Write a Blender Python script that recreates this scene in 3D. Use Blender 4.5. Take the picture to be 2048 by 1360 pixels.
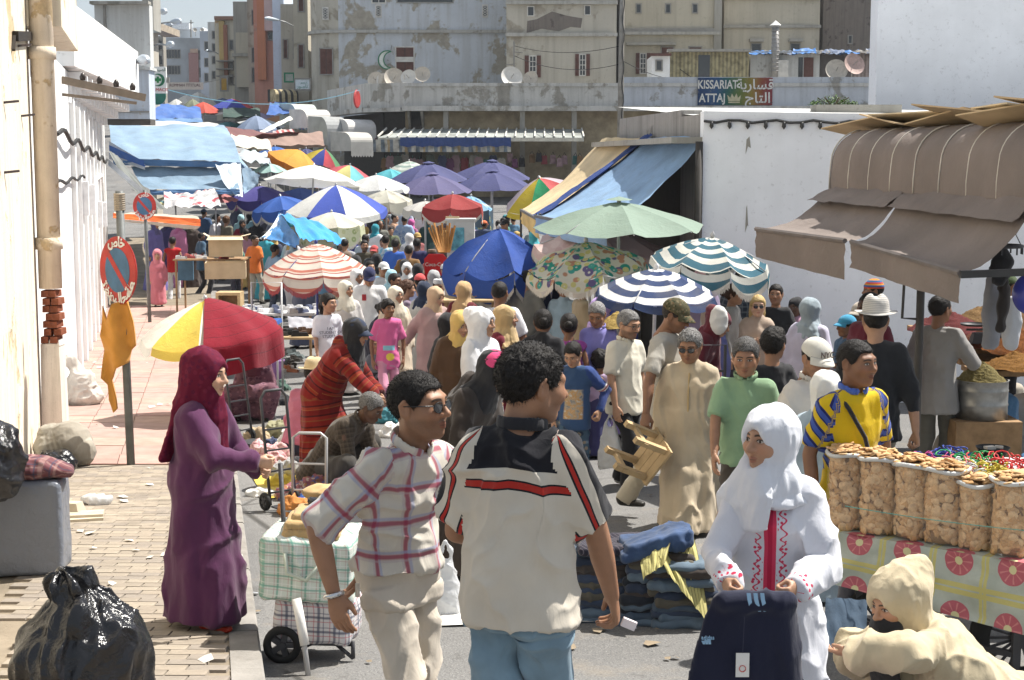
import bpy,math,random
import numpy as np
from mathutils import Vector,Matrix
random.seed(7); np.random.seed(7)
sc = bpy.context.scene
for o in list(bpy.data.objects): bpy.data.objects.remove(o)
# ------------------------------------------------------------------ camera, sky, sun, exposure
F = 3000.0; HOR = 320.0; CZ = 4.0                 # focal length in photo pixels, horizon row, camera height
PITCH = math.atan((680 - HOR) / F)
cam = bpy.data.objects.new('camera',bpy.data.cameras.new('camera')); sc.collection.objects.link(cam)
cam.data.sensor_width = 36; cam.data.lens = F / 2048 * 36
cam.data.clip_start = .1; cam.data.clip_end = 5000
cam.location = (0,0,CZ); cam.rotation_euler = (math.pi / 2 - PITCH,0,0)
sc.camera = cam
SUN_EL = math.radians(57); SUN_AZ = math.atan2(.87,.49)
w = bpy.data.worlds.new('World'); sc.world = w; w.use_nodes = True
wn = w.node_tree
sky = wn.nodes.new('ShaderNodeTexSky'); sky.sky_type = 'NISHITA'; sky.sun_disc = False
sky.sun_elevation = SUN_EL; sky.sun_rotation = SUN_AZ; sky.air_density = 1.0; sky.dust_density = 1.5; sky.ozone_density = 1.0
bg = wn.nodes['Background']; bg.inputs[1].default_value = .056
hzm = wn.nodes.new('ShaderNodeMix'); hzm.data_type = 'RGBA'; hzm.inputs[0].default_value = .45; hzm.inputs[7].default_value = (9.2,9.9,10.6,1)   # bright milky haze over the whole sky
wn.links.new(sky.outputs[0],hzm.inputs[6]); wn.links.new(hzm.outputs[2],bg.inputs[0])
sl = bpy.data.lights.new('sun','SUN'); sl.energy = 5.0; sl.angle = math.radians(.55); sl.color = (1,.955,.88)
so = bpy.data.objects.new('sun',sl); sc.collection.objects.link(so)
sd = Vector((math.sin(SUN_AZ) * math.cos(SUN_EL),math.cos(SUN_AZ) * math.cos(SUN_EL),math.sin(SUN_EL)))
so.rotation_euler = sd.to_track_quat('Z','Y').to_euler(); so.location = (20,10,30)
vs = sc.view_settings; vs.view_transform = 'Standard'; vs.look = 'None'; vs.exposure = .82; vs.gamma = 1
vs.use_curve_mapping = False
sc.cycles.max_bounces = 6; sc.cycles.diffuse_bounces = 3; sc.cycles.glossy_bounces = 2
sc.cycles.transmission_bounces = 4; sc.cycles.transparent_max_bounces = 8; sc.cycles.volume_bounces = 0
sc.cycles.use_denoising = True; sc.cycles.use_adaptive_sampling = True; sc.cycles.adaptive_threshold = .02
sc.cycles.caustics_reflective = False; sc.cycles.caustics_refractive = False
# ------------------------------------------------------------------ geometry of the place
fw = Vector((0,math.cos(PITCH),-math.sin(PITCH))); up = Vector((0,math.sin(PITCH),math.cos(PITCH)))
def ray(px,py): return Vector(((px - 1024) / F,0,0)) + up * ((680 - py) / F) + fw
def P(px,py,d):                                  # the world point seen at a photo pixel, d metres down the street
 r = ray(px,py); return Vector((0,0,CZ)) + r * (d / r.y)
GP = [(-30,-1.9),(0,-1.95),(5,-2.38),(8,-2.65),(11.4,-2.84),(15,-3.03),(19.6,-3.24),(28,-3.52),(39.5,-3.67),(50,-3.5),
  (65,-2.9),(80,-2.1),(100,-.2),(120,2.0),(150,4.6),(200,7.5),(300,10),(3000,10)]
_gx = [a for a,b in GP]; _gz = [b for a,b in GP]
def _g0(y): return np.interp(y,_gx,_gz)
def gz(y):                                         # road height, smoothed
 return CZ + float((_g0(y - 1.6) + 2 * _g0(y) + _g0(y + 1.6)) / 4)
def G(px,py):                                     # where the ground is seen at a photo pixel
 r = ray(px,py); lo,hi = 1.0,400.0
 y = 1.0
 while y < 400:
  p = CZ + r.z * (y / r.y)
  if p < gz(y): break
  y *= 1.01
 lo,hi = y / 1.01,y
 for _ in range(20):
  m = (lo + hi) / 2
  if CZ + r.z * (m / r.y) < gz(m): hi = m
  else: lo = m
 return Vector((r.x * hi / r.y,hi,gz(hi)))
def kerb_x(y): return -1.40 - .203 * (y - 8.0)      # edge of the pavement
def wall_x(y): return -4.62 - .239 * (y - 14.3)     # face of the wall along the pavement
# ------------------------------------------------------------------ objects
COL = sc.collection
def link(name,me,m=None,parent=None):
 o = bpy.data.objects.new(name,me); COL.objects.link(o)
 if m is not None and me is not None:
  for k in (m if isinstance(m,(list,tuple)) else [m]): me.materials.append(k)
 if parent is not None: o.parent = parent
 return o
def tag(o,label,cat,group=None):
 o['label'] = label; o['category'] = cat
 if group: o['group'] = group
 return o
def thing(name,loc,label,cat,group=None,rz=0):
 o = link(name,None); o.location = loc; o.rotation_euler = (0,0,rz)
 return tag(o,label,cat,group)
def struct(o,label=None):
 o['kind'] = 'structure'
 if label: o['label'] = label
 return o
def mesh(verts,faces,name='m',smooth=False,mi=None,attrs=None):
 me = bpy.data.meshes.new(name)
 if isinstance(faces,np.ndarray): faces = faces.tolist()
 me.from_pydata([tuple(v) for v in verts],[],faces)
 if smooth: me.polygons.foreach_set('use_smooth',np.ones(len(me.polygons),bool))
 if mi is not None: me.polygons.foreach_set('material_index',np.asarray(mi,np.int32))
 for k,a in (attrs or {}).items():
  at = me.attributes.new(k,'FLOAT_VECTOR','POINT' if len(a) == len(me.vertices) else 'CORNER'); at.data.foreach_set('vector',np.asarray(a,np.float32).ravel())
 me.update(); return me
class MB:                                          # collects shapes into one mesh
 def __init__(s): s.v = []; s.f = []; s.m = []; s.mi = 0
 def add(s,v,f):
  n = len(s.v); s.v += [tuple(p) for p in v]; s.f += [[i + n for i in q] for q in f]; s.m += [s.mi] * len(f); return s
 def box(s,c,d,rz=0,R=None,taper=1.0):
  R = R or Matrix.Rotation(rz,3,'Z'); c = Vector(c); v = []
  for z in (-.5,.5):
   for x,y in ((-.5,-.5),(.5,-.5),(.5,.5),(-.5,.5)):
    t = taper if z > 0 else 1; v.append(c + R @ Vector((x * d[0] * t,y * d[1] * t,z * d[2])))
  return s.add(v,[[3,2,1,0],[4,5,6,7],[0,1,5,4],[1,2,6,5],[2,3,7,6],[3,0,4,7]])
 def bx(s,x0,y0,z0,x1,y1,z1): return s.box(((x0 + x1) / 2,(y0 + y1) / 2,(z0 + z1) / 2),(abs(x1 - x0),abs(y1 - y0),abs(z1 - z0)))
 def bar(s,a,b,wd,ht=None):
  a,b = Vector(a),Vector(b); d = b - a; q = d.to_track_quat('Z','Y').to_matrix()
  return s.box((a + b) / 2,(wd,ht or wd,d.length),R=q)
 def tube(s,pts,r,n=8,closed=False,cap=True):
  pts = [Vector(p) for p in pts]; m = len(pts); base = len(s.v); rings = []
  rr = r if isinstance(r,(list,tuple)) else [r] * m
  pv = None
  for i,p in enumerate(pts):
   a = pts[(i - 1) % m] if (closed or i > 0) else p; b = pts[(i + 1) % m] if (closed or i < m - 1) else p
   t = (b - a).normalized()
   if pv is None: pv = t.orthogonal().normalized()
   pv = (pv - t * pv.dot(t)); pv = pv.normalized() if pv.length > 1e-6 else t.orthogonal().normalized()
   q = t.cross(pv)
   for k in range(n):
    an = 2 * math.pi * k / n; s.v.append(tuple(p + (pv * math.cos(an) + q * math.sin(an)) * rr[i]))
  L = m if closed else m - 1
  for i in range(L):
   for k in range(n):
    a = base + i * n + k; b = base + i * n + (k + 1) % n; c = base + ((i + 1) % m) * n + (k + 1) % n; d = base + ((i + 1) % m) * n + k
    s.f.append([a,b,c,d]); s.m.append(s.mi)
  if cap and not closed:
   s.f.append([base + k for k in range(n)][::-1]); s.m.append(s.mi)
   s.f.append([base + (m - 1) * n + k for k in range(n)]); s.m.append(s.mi)
  return s
 def lathe(s,prof,c=(0,0,0),n=20,R=None):
  c = Vector(c); base = len(s.v)
  for r,z in prof:
   for k in range(n):
    p = Vector((r * math.cos(2 * math.pi * k / n),r * math.sin(2 * math.pi * k / n),z)); s.v.append(tuple(c + (R @ p if R else p)))
  for i in range(len(prof) - 1):
   for k in range(n):
    a = base + i * n + k; b = base + i * n + (k + 1) % n
    s.f.append([a,b,b + n,a + n]); s.m.append(s.mi)
  return s
 def prism(s,poly,o,ux,uy,th):              # polygon in the plane o + x ux + y uy, given thickness along the normal
  o = Vector(o); ux = Vector(ux); uy = Vector(uy); nn = ux.cross(uy).normalized() * th
  a = [o + ux * x + uy * y for x,y in poly]; n = len(poly)
  return s.add(a + [p + nn for p in a],[list(range(n))[::-1],list(range(n,2 * n))] + [[i,(i + 1) % n,n + (i + 1) % n,n + i] for i in range(n)])
 def build(s,name,m,parent=None,smooth=False):
  return link(name,mesh(s.v,s.f,name,smooth,s.m),m,parent)
def part(name,m,parent,fn,smooth=False):
 b = MB(); fn(b); return b.build(name,m,parent,smooth)
def text_mesh(txt,size,name='lettering',ext=.004,bold=0):
 c = bpy.data.curves.new(name,'FONT'); c.body = txt; c.size = size; c.extrude = ext; c.align_x = 'CENTER'; c.align_y = 'CENTER'; c.offset = bold
 o = bpy.data.objects.new('t',c); COL.objects.link(o)
 dg = bpy.context.evaluated_depsgraph_get(); me = bpy.data.meshes.new_from_object(o.evaluated_get(dg))
 bpy.data.objects.remove(o); bpy.data.curves.remove(c); me.name = name; return me
# ------------------------------------------------------------------ materials
class NT:
 def __init__(s,name):
  s.m = bpy.data.materials.new(name); s.m.use_nodes = True; s.t = s.m.node_tree; s.b = s.t.nodes['Principled BSDF']
 def n(s,ty,ins=None,**pr):
  x = s.t.nodes.new('ShaderNode' + ty)
  for k,v in pr.items(): setattr(x,k,v)
  for k,v in (ins or {}).items(): s.set(x.inputs[k],v)
  return x
 def set(s,sock,v):
  if hasattr(v,'is_output'): s.t.links.new(v,sock)
  else:
   if sock.type == 'RGBA' and len(v) == 3: v = (*v,1)
   sock.default_value = v
 def math(s,op,a,b=None,c=None,clamp=False):
  x = s.n('Math',operation=op,use_clamp=clamp)
  for i,v in enumerate((a,b,c)):
   if v is not None: s.set(x.inputs[i],v)
  return x.outputs[0]
 def mix(s,f,a,b,bl='MIX'):
  x = s.n('Mix',data_type='RGBA',blend_type=bl); s.set(x.inputs[0],f); s.set(x.inputs[6],a); s.set(x.inputs[7],b); return x.outputs[2]
 def ramp(s,f,stops,interp='LINEAR'):
  x = s.n('ValToRGB'); cr = x.color_ramp; cr.interpolation = interp
  while len(cr.elements) < len(stops): cr.elements.new(.5)
  for e,(p,c) in zip(cr.elements,sorted(stops,key=lambda q: q[0])): e.position = p; e.color = (*c,1) if len(c) == 3 else c
  s.set(x.inputs[0],f); return x.outputs[0]
 def noise(s,vec,scale,det=3,rough=.55,dist=0):
  x = s.n('TexNoise',{'Scale': scale,'Detail': det,'Roughness': rough,'Distortion': dist})
  if vec is not None: s.set(x.inputs['Vector'],vec)
  return x.outputs[0]
 def obj(s): return s.n('TexCoord').outputs['Object']
 def pos(s): return s.n('NewGeometry').outputs['Position']
 def attr(s,nm): return s.n('Attribute',attribute_name=nm).outputs['Vector']
 def sep(s,v): return s.n('SeparateXYZ',{0: v}).outputs
 def vmul(s,v,k): return s.n('VectorMath',{0: v,1: k},operation='MULTIPLY').outputs[0]
 def thr(s,v,lo,hi): return s.n('MapRange',{0: v,1: lo,2: hi},clamp=True).outputs[0]
 def bump(s,h,st=.3,dist=.01):
  x = s.n('Bump',{'Strength': st,'Distance': dist,'Height': h}); s.t.links.new(x.outputs[0],s.b.inputs['Normal']); return x
 def out(s,col,rough=.8,spec=.3,**kw):
  s.set(s.b.inputs['Base Color'],col); s.set(s.b.inputs['Roughness'],rough); s.set(s.b.inputs['Specular IOR Level'],spec)
  for k,v in kw.items(): s.set(s.b.inputs[k],v)
  return s.m
def lin(c):                                        # 0-255 sRGB to linear
 return tuple(((x / 255 + .055) / 1.055) ** 2.4 if x > 10 else x / 255 / 12.92 for x in c)
def sh(c,k): return tuple(min(1,x * k) for x in c)
_M = {}
def mat(col,rough=.8,var=.18,scale=6,bump=.15,bs=90,spec=.25,metal=0,name='paint',dirt=0):
 key = (col,rough,var,scale,bump,bs,spec,metal,dirt)
 if key in _M: return _M[key]
 t = NT(name); v = t.obj()
 f = t.noise(v,scale,4); c = t.mix(t.thr(f,.3,.7),sh(col,1 - var),sh(col,1 + var * .7))
 if dirt:
  g = t.thr(t.noise(v,scale * .6,6,.7),.48,.68); c = t.mix(t.math('MULTIPLY',g,dirt),c,sh((.13,.11,.085),.6))
 if bump: t.bump(t.noise(v,bs,3),bump,.01)
 _M[key] = t.out(c,rough,spec,Metallic=metal); return _M[key]
def cloth(col,var=.1,rough=.92,name='cloth',sheen=.15,bump=.35):
 key = ('cloth',col,var,rough,bump)
 if key in _M: return _M[key]
 t = NT(name); v = t.obj()
 f = t.noise(v,5,4); c = t.mix(t.thr(f,.3,.7),sh(col,1 - var),sh(col,1 + var))
 fine = t.noise(v,420,2); c = t.mix(t.thr(fine,.2,.8),sh(c,1) if isinstance(c,tuple) else c,c)
 big = t.noise(t.vmul(v,(1,1,.45)),22,3,.6,.6)
 h = t.math('ADD',t.math('MULTIPLY',big,1.0),t.math('MULTIPLY',fine,.1)); t.bump(h,bump,.012)
 t.set(t.b.inputs['Sheen Weight'],sheen); t.set(t.b.inputs['Sheen Roughness'],.6)
 _M[key] = t.out(c,rough,.15); return _M[key]
# ------------------------------------------------------------------ signed-distance figures: one continuous surface per body or garment
def vnoise(p,seed=0):                             # value noise, p (n,3)
 i = np.floor(p).astype(np.int64); f = p - i; f = f * f * (3 - 2 * f); r = np.zeros(len(p))
 for a in (0,1):
  for b in (0,1):
   for c in (0,1):
    q = (i[:,0] + a) * 73856093 ^ (i[:,1] + b) * 19349663 ^ (i[:,2] + c) * 83492791 ^ (seed * 2654435 + 12345)
    q = (q ^ (q >> 13)) * 1274126177 & 0x7fffffff; h = (q ^ (q >> 16)) % 10007 / 10007.0
    r += h * (f[:,0] if a else 1 - f[:,0]) * (f[:,1] if b else 1 - f[:,1]) * (f[:,2] if c else 1 - f[:,2])
 return r * 2 - 1
def nrm(v): v = np.asarray(v,float); return v / (np.linalg.norm(v) + 1e-12)
class Tube:                                        # chain of elliptical cross-sections
 def __init__(s,pts,rad,side=(1,0,0),k=.02,cap=None,lab=0,fold=None,sub=False,v0=0,zv=None):
  s.p = [np.asarray(q,float) for q in pts]
  s.r = [(q,q) if np.isscalar(q) else q for q in (rad if isinstance(rad,list) else [rad] * len(pts))]
  s.side = side; s.k = k; s.cap = cap; s.lab = lab; s.fold = fold; s.sub = sub; s.v0 = v0; s.zv = zv
 def bb(s):
  lo = np.min([q - max(r) for q,r in zip(s.p,s.r)],0); hi = np.max([q + max(r) for q,r in zip(s.p,s.r)],0); return lo,hi
 def ev(s,X,uv=False):                        # X (n,3)
  best = None; L = v0 = s.v0; m = len(s.p); U = V = None
  for i in range(max(1,m - 1)):
   a = s.p[i]; b = s.p[min(i + 1,m - 1)]; ax = b - a; ln = np.linalg.norm(ax)
   if ln < 1e-9: ax = np.array([0,0,1.]); tt = np.zeros(len(X)); w = (X - a) @ ax
   else:
    ax = ax / ln; q = (X - a) @ ax; tt = np.clip(q / ln,0,1); w = q - tt * ln
   S = np.asarray(s.side[i] if isinstance(s.side,list) else s.side,float); S = S - ax * (S @ ax)
   if np.linalg.norm(S) < 1e-6: S = np.array([0,1.,0]) - ax * ax[1]
   S = nrm(S); T = np.cross(ax,S); rel = X - a; u = rel @ S; v = rel @ T
   ra,rb = s.r[i],s.r[min(i + 1,m - 1)]; A = ra[0] + (rb[0] - ra[0]) * tt; B = ra[1] + (rb[1] - ra[1]) * tt
   if s.fold:
    n,am,ph = s.fold; th = np.arctan2(v / B,u / A); z = (i + tt) / max(1,m - 1)
    f = 1 + am * z * (np.sin(n * th + ph + 1.3 * z) + .6 * np.sin((n * 2 - 1) * th + 2.1 * ph - .8 * z)) ; A = A * f; B = B * f
   mn = np.minimum(A,B); c = mn.copy()
   if s.cap is not None:
    c0,c1 = s.cap if isinstance(s.cap,tuple) else (s.cap,s.cap)
    if i == 0 and c0: c = np.where(w < 0,c0,c)
    if i >= m - 2 and c1: c = np.where(w > 0,c1,c)
   d = (np.sqrt((u / A) ** 2 + (v / B) ** 2 + (w / c) ** 2) - 1) * mn
   if best is None:
    best = d
    if uv: U = np.arctan2(u / A,-v / B) * (A + B) / 2; V = L + tt * ln
   else:
    if uv:
     k = d < best; U = np.where(k,np.arctan2(u / A,-v / B) * (A + B) / 2,U); V = np.where(k,L + tt * ln,V)
    best = np.minimum(best,d)
   L = L + ln
  if uv and s.zv is not None: V = X[:,2] - s.zv
  return (best,U,V) if uv else best
class Ell:
 def __init__(s,c,r,k=.02,R=None,lab=0,sub=False):
  s.c = np.asarray(c,float); s.r = np.asarray(r if not np.isscalar(r) else (r,r,r),float); s.k = k; s.lab = lab; s.sub = sub
  s.R = None if R is None else np.asarray(R,float)
 def bb(s): m = s.r.max(); return s.c - m,s.c + m
 def ev(s,X,uv=False):
  q = X - s.c
  if s.R is not None: q = q @ s.R
  k0 = np.linalg.norm(q / s.r,axis=1); k1 = np.linalg.norm(q / s.r ** 2,axis=1) + 1e-9; d = k0 * (k0 - 1) / k1
  return (d,np.arctan2(q[:,0],-q[:,1]) * s.r[0],q[:,2]) if uv else d
def extract(prims,h,extra=None,smooth=1):
 bbs = [p.bb() for p in prims if not p.sub]; lo = np.min([b[0] for b in bbs],0) - 3 * h; hi = np.max([b[1] for b in bbs],0) + 3 * h
 n = np.ceil((hi - lo) / h).astype(int) + 1
 D = np.full(n,1e2); xs = [lo[i] + h * np.arange(n[i]) for i in range(3)]
 for p in prims:
  b = p.bb(); mg = p.k + 2.5 * h
  i0 = np.maximum(0,np.floor((b[0] - mg - lo) / h).astype(int)); i1 = np.minimum(n,np.ceil((b[1] + mg - lo) / h).astype(int) + 1)
  if (i1 <= i0).any(): continue
  sl_ = tuple(slice(a,c) for a,c in zip(i0,i1))
  g = np.stack(np.meshgrid(*[xs[k][sl_[k]] for k in range(3)],indexing='ij'),-1); d = p.ev(g.reshape(-1,3)).reshape(g.shape[:3])
  a = D[sl_]; k = max(p.k,1e-5)
  if p.sub:
   hh = np.maximum(k - np.abs(a + d),0) / k; D[sl_] = np.maximum(a,-d) + hh * hh * k * .25
  else:
   hh = np.maximum(k - np.abs(a - d),0) / k; D[sl_] = np.minimum(a,d) - hh * hh * k * .25
 if extra is not None:
  g = np.stack(np.meshgrid(*xs,indexing='ij'),-1); D = extra(D,g)
 v,f = snets(D,lo,h)
 for _ in range(smooth): v = lap(v,f,.5)
 return v,f
def snets(D,lo,h):
 I = D < 0; nx,ny,nz = D.shape; cnt = np.zeros((nx - 1,ny - 1,nz - 1),np.int8); C = [(a,b,c) for a in (0,1) for b in (0,1) for c in (0,1)]
 for a,b,c in C: cnt += I[a:nx - 1 + a,b:ny - 1 + b,c:nz - 1 + c]
 act = np.argwhere((cnt > 0) & (cnt < 8))
 if not len(act): return np.zeros((0,3)),np.zeros((0,4),int)
 vals = np.stack([D[act[:,0] + a,act[:,1] + b,act[:,2] + c] for a,b,c in C],1); pos = np.zeros((len(act),3)); num = np.zeros(len(act))
 for i in range(8):
  for j in range(i + 1,8):
   if sum(abs(C[i][k] - C[j][k]) for k in range(3)) != 1: continue
   da,db = vals[:,i],vals[:,j]; m = (da < 0) != (db < 0); t = np.where(m,da / np.where(m,da - db,1),0)
   ca,cb = np.array(C[i],float),np.array(C[j],float); pos += np.where(m[:,None],ca + (cb - ca) * t[:,None],0); num += m
 v = lo + h * (act + pos / num[:,None]); idx = np.full(cnt.shape,-1,np.int64); idx[tuple(act.T)] = np.arange(len(act)); F_ = []
 for ax in range(3):
  b,c = (ax + 1) % 3,(ax + 2) % 3; s0 = [slice(None)] * 3; s1 = [slice(None)] * 3; s0[ax] = slice(0,-1); s1[ax] = slice(1,None)
  A = I[tuple(s0)]; B = I[tuple(s1)]; e = np.argwhere(A != B); e = e[(e[:,b] > 0) & (e[:,c] > 0) & (e[:,b] < D.shape[b] - 1) & (e[:,c] < D.shape[c] - 1)]
  if not len(e): continue
  q = []
  for ob,oc in ((0,0),(1,0),(1,1),(0,1)):
   k = e.copy(); k[:,b] -= 1 - ob; k[:,c] -= 1 - oc; q.append(idx[tuple(k.T)])
  q = np.stack(q,1); fl = ~A[tuple(e.T)]; q[fl] = q[fl][:,::-1]; F_.append(q)
 return v,np.concatenate(F_)
def lap(v,f,w):
 e = np.concatenate([f[:,[0,1]],f[:,[1,2]],f[:,[2,3]],f[:,[3,0]]]); n = len(v); c = np.bincount(e[:,0],minlength=n) + np.bincount(e[:,1],minlength=n)
 s = np.stack([np.bincount(e[:,0],v[e[:,1],k],n) + np.bincount(e[:,1],v[e[:,0],k],n) for k in range(3)],1)
 return v * (1 - w) + w * s / np.maximum(c,1)[:,None]
def vnormals(v,f):
 a = np.cross(v[f[:,2]] - v[f[:,0]],v[f[:,3]] - v[f[:,1]]); n = len(v)
 r = np.stack([sum(np.bincount(f[:,j],a[:,k],n) for j in range(4)) for k in range(3)],1)
 return r / (np.linalg.norm(r,axis=1)[:,None] + 1e-12)
def uvcorner(v,f,prims):
 pr = [p for p in prims if not p.sub]; cen = v[f].mean(1); E = np.stack([p.ev(cen) for p in pr]); w_ = E.argmin(0); A = [p.ev(v,True) for p in pr]
 U = np.stack([a[1] for a in A]); V = np.stack([a[2] for a in A]); lb = np.array([p.lab for p in pr]); q = f.ravel(); k = np.repeat(w_,4); return np.stack([U[k,q],V[k,q],lb[k]],1)
def uvlab(v,prims):
 B = np.full(len(v),1e9); U = np.zeros(len(v)); V = np.zeros(len(v)); Lb = np.zeros(len(v))
 for p in prims:
  if p.sub: continue
  d,u,w_ = p.ev(v,True); k = d < B; B = np.where(k,d,B); U = np.where(k,u,U); V = np.where(k,w_,V); Lb = np.where(k,p.lab,Lb)
 return np.stack([U,V,Lb],1)
def wrinkle(v,f,amp,sc_=(9,9,3),seed=0,gp=None):
 n = vnormals(v,f); q = v * np.array(sc_); wp = np.stack([vnoise(v * 3.1,seed + k) for k in (5,6,7)],1)
 def rdg(k,s2): return (1 - np.abs(vnoise(q * k + wp * 1.3,s2))) ** 3
 d = 1.5 * rdg(.75,seed + 2) + .8 * rdg(1.5,seed + 3) - .75 + .7 * vnoise(q * .5 + wp,seed) + .25 * vnoise(q * 3,seed + 1)
 return v + n * (amp * 1.5 * d)[:,None]
# ------------------------------------------------------------------ heads, hair, scarves, hats, hands: cached in their own frame (face towards -y)
_C = {}
def head_prims(fem,child):
 nk = .045 if fem else .054
 if child: nk = .036
 jw = .054 if fem else .059
 pr = [Ell((0,.014,.03),(.075,.096,.084),.02),Ell((0,-.028,-.03),(jw,.064,.076),.03),Ell((0,-.068,-.09),(.023,.022,.02),.035),
   Tube([(-.052,.0,-.045),(-.03,-.045,-.085)],[.022,.018],k=.03),Tube([(.052,.0,-.045),(.03,-.045,-.085)],[.022,.018],k=.03),
   Tube([(-.044,-.072,.03),(0,-.086,.03),(.044,-.072,.03)],[.010,.012,.010] if not fem else .008,k=.025),
   Ell((-.04,-.062,-.02),.026,.03),Ell((.04,-.062,-.02),.026,.03),
   Ell((-.031,-.101,.008),(.018,.014,.012),.012,sub=True),Ell((.031,-.101,.008),(.018,.014,.012),.012,sub=True),
   Ell((-.031,-.0755,.008),.0135,.004),Ell((.031,-.0755,.008),.0135,.004),
   Tube([(0,-.086,.022),(0,-.103,-.004),(0,-.113,-.021)],[.007,.0085,.0125],k=.012),Ell((-.012,-.099,-.025),.0095,.008),Ell((.012,-.099,-.025),.0095,.008),
   Tube([(-.021,-.085,-.056),(0,-.0975,-.053),(.021,-.085,-.056)],[.003,.0068,.003],k=.008),
   Tube([(-.018,-.084,-.063),(0,-.0955,-.0655),(.018,-.084,-.063)],[.003,.008,.003],k=.007)]
 for s_ in (-1,1):
  pr += [Ell((s_ * .079,.008,-.004),(.008,.019,.031),.012),Ell((s_ * .089,.004,-.0),(.006,.010,.018),.006,sub=True),Tube([(s_ * .082,.02,-.02),(s_ * .088,.024,.012),(s_ * .085,.008,.028)],.006,k=.008)]
 pr.append(Tube([(0,.016,-.05),(0,.03,-.12),(0,.045,-.2)],[nk * 1.0,nk * .97,nk * 1.15],k=.035))
 return pr
def get_head(fem,child,h):
 k = ('head',fem,child,h)
 if k not in _C: _C[k] = extract(head_prims(fem,child),h,smooth=1)
 return _C[k]
def hairline(style):
 if style == 'short': return [-.13,-.075,-.06,-.04,-.02,.012,.035,.06,.1,.14],[.072,.064,.055,.012,.0,.03,-.02,-.075,-.085,-.08]
 if style == 'bald': return [-.13,-.06,-.02,.01,.04,.06,.14],[.3,.3,.04,.02,-.02,-.075,-.08]
 return [-.13,-.075,-.055,-.03,0,.03,.06,.14],[.066,.06,.045,.0,-.05,-.09,-.1,-.1]
def get_hair(style,h):
 k = ('hair',style,h)
 if k in _C: return _C[k]
 base = 'short' if style in ('short','curly','crop','afro','quiff') else ('bald' if style == 'bald' else 'long')
 t = {'short': .010,'crop': .006,'curly': .012,'afro': .026,'quiff': .016,'bald': .006}.get(style,.013)
 pr = [Ell((0,.016,.032),(.077 + t,.098 + t,.086 + t * 1.25),.01)]
 if style == 'quiff': pr.append(Ell((0,-.03,.1),(.062,.06,.03),.03))
 hx,hz = hairline(base); hh = h
 def ex(D,g):
  y = g[...,1]; z = g[...,2]; x = g[...,0]; zl = np.interp(y,hx,hz)
  if base == 'short': zl = zl + np.where((y < -.03),np.abs(x) * np.where(np.abs(x) < .05,.15,0),0)
  return np.maximum(D,(zl - z) * .7)
 v,f = extract(pr,h,ex,1)
 am = {'curly': .0055,'afro': .011,'quiff': .006}.get(style,.003); sc_ = {'curly': 95,'afro': 70,'quiff': 80}.get(style,120)
 n = vnormals(v,f); v = v + n * (am * (vnoise(v * sc_,3) * .7 + vnoise(v * sc_ * .45,4) * .6))[:,None]
 ad = []
 if style == 'bun': ad = [Ell((0,.125,.02),(.045,.04,.042),.02)]
 if style == 'pony': ad = [Tube([(0,.1,.02),(0,.135,-.03),(0,.12,-.13)],[.03,.034,.02],k=.02)]
 if style == 'long': ad = [Tube([(0,.05,.02),(0,.07,-.08),(0,.075,-.17)],[(.085,.07),(.095,.055),(.085,.04)],k=.03)]
 if ad:
  v2,f2 = extract(ad,h,None,1); v2 = v2 + vnormals(v2,f2) * (.004 * vnoise(v2 * 70,9))[:,None]; f = np.concatenate([f,f2 + len(v)]); v = np.concatenate([v,v2])
 _C[k] = (v,f); return _C[k]
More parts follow.
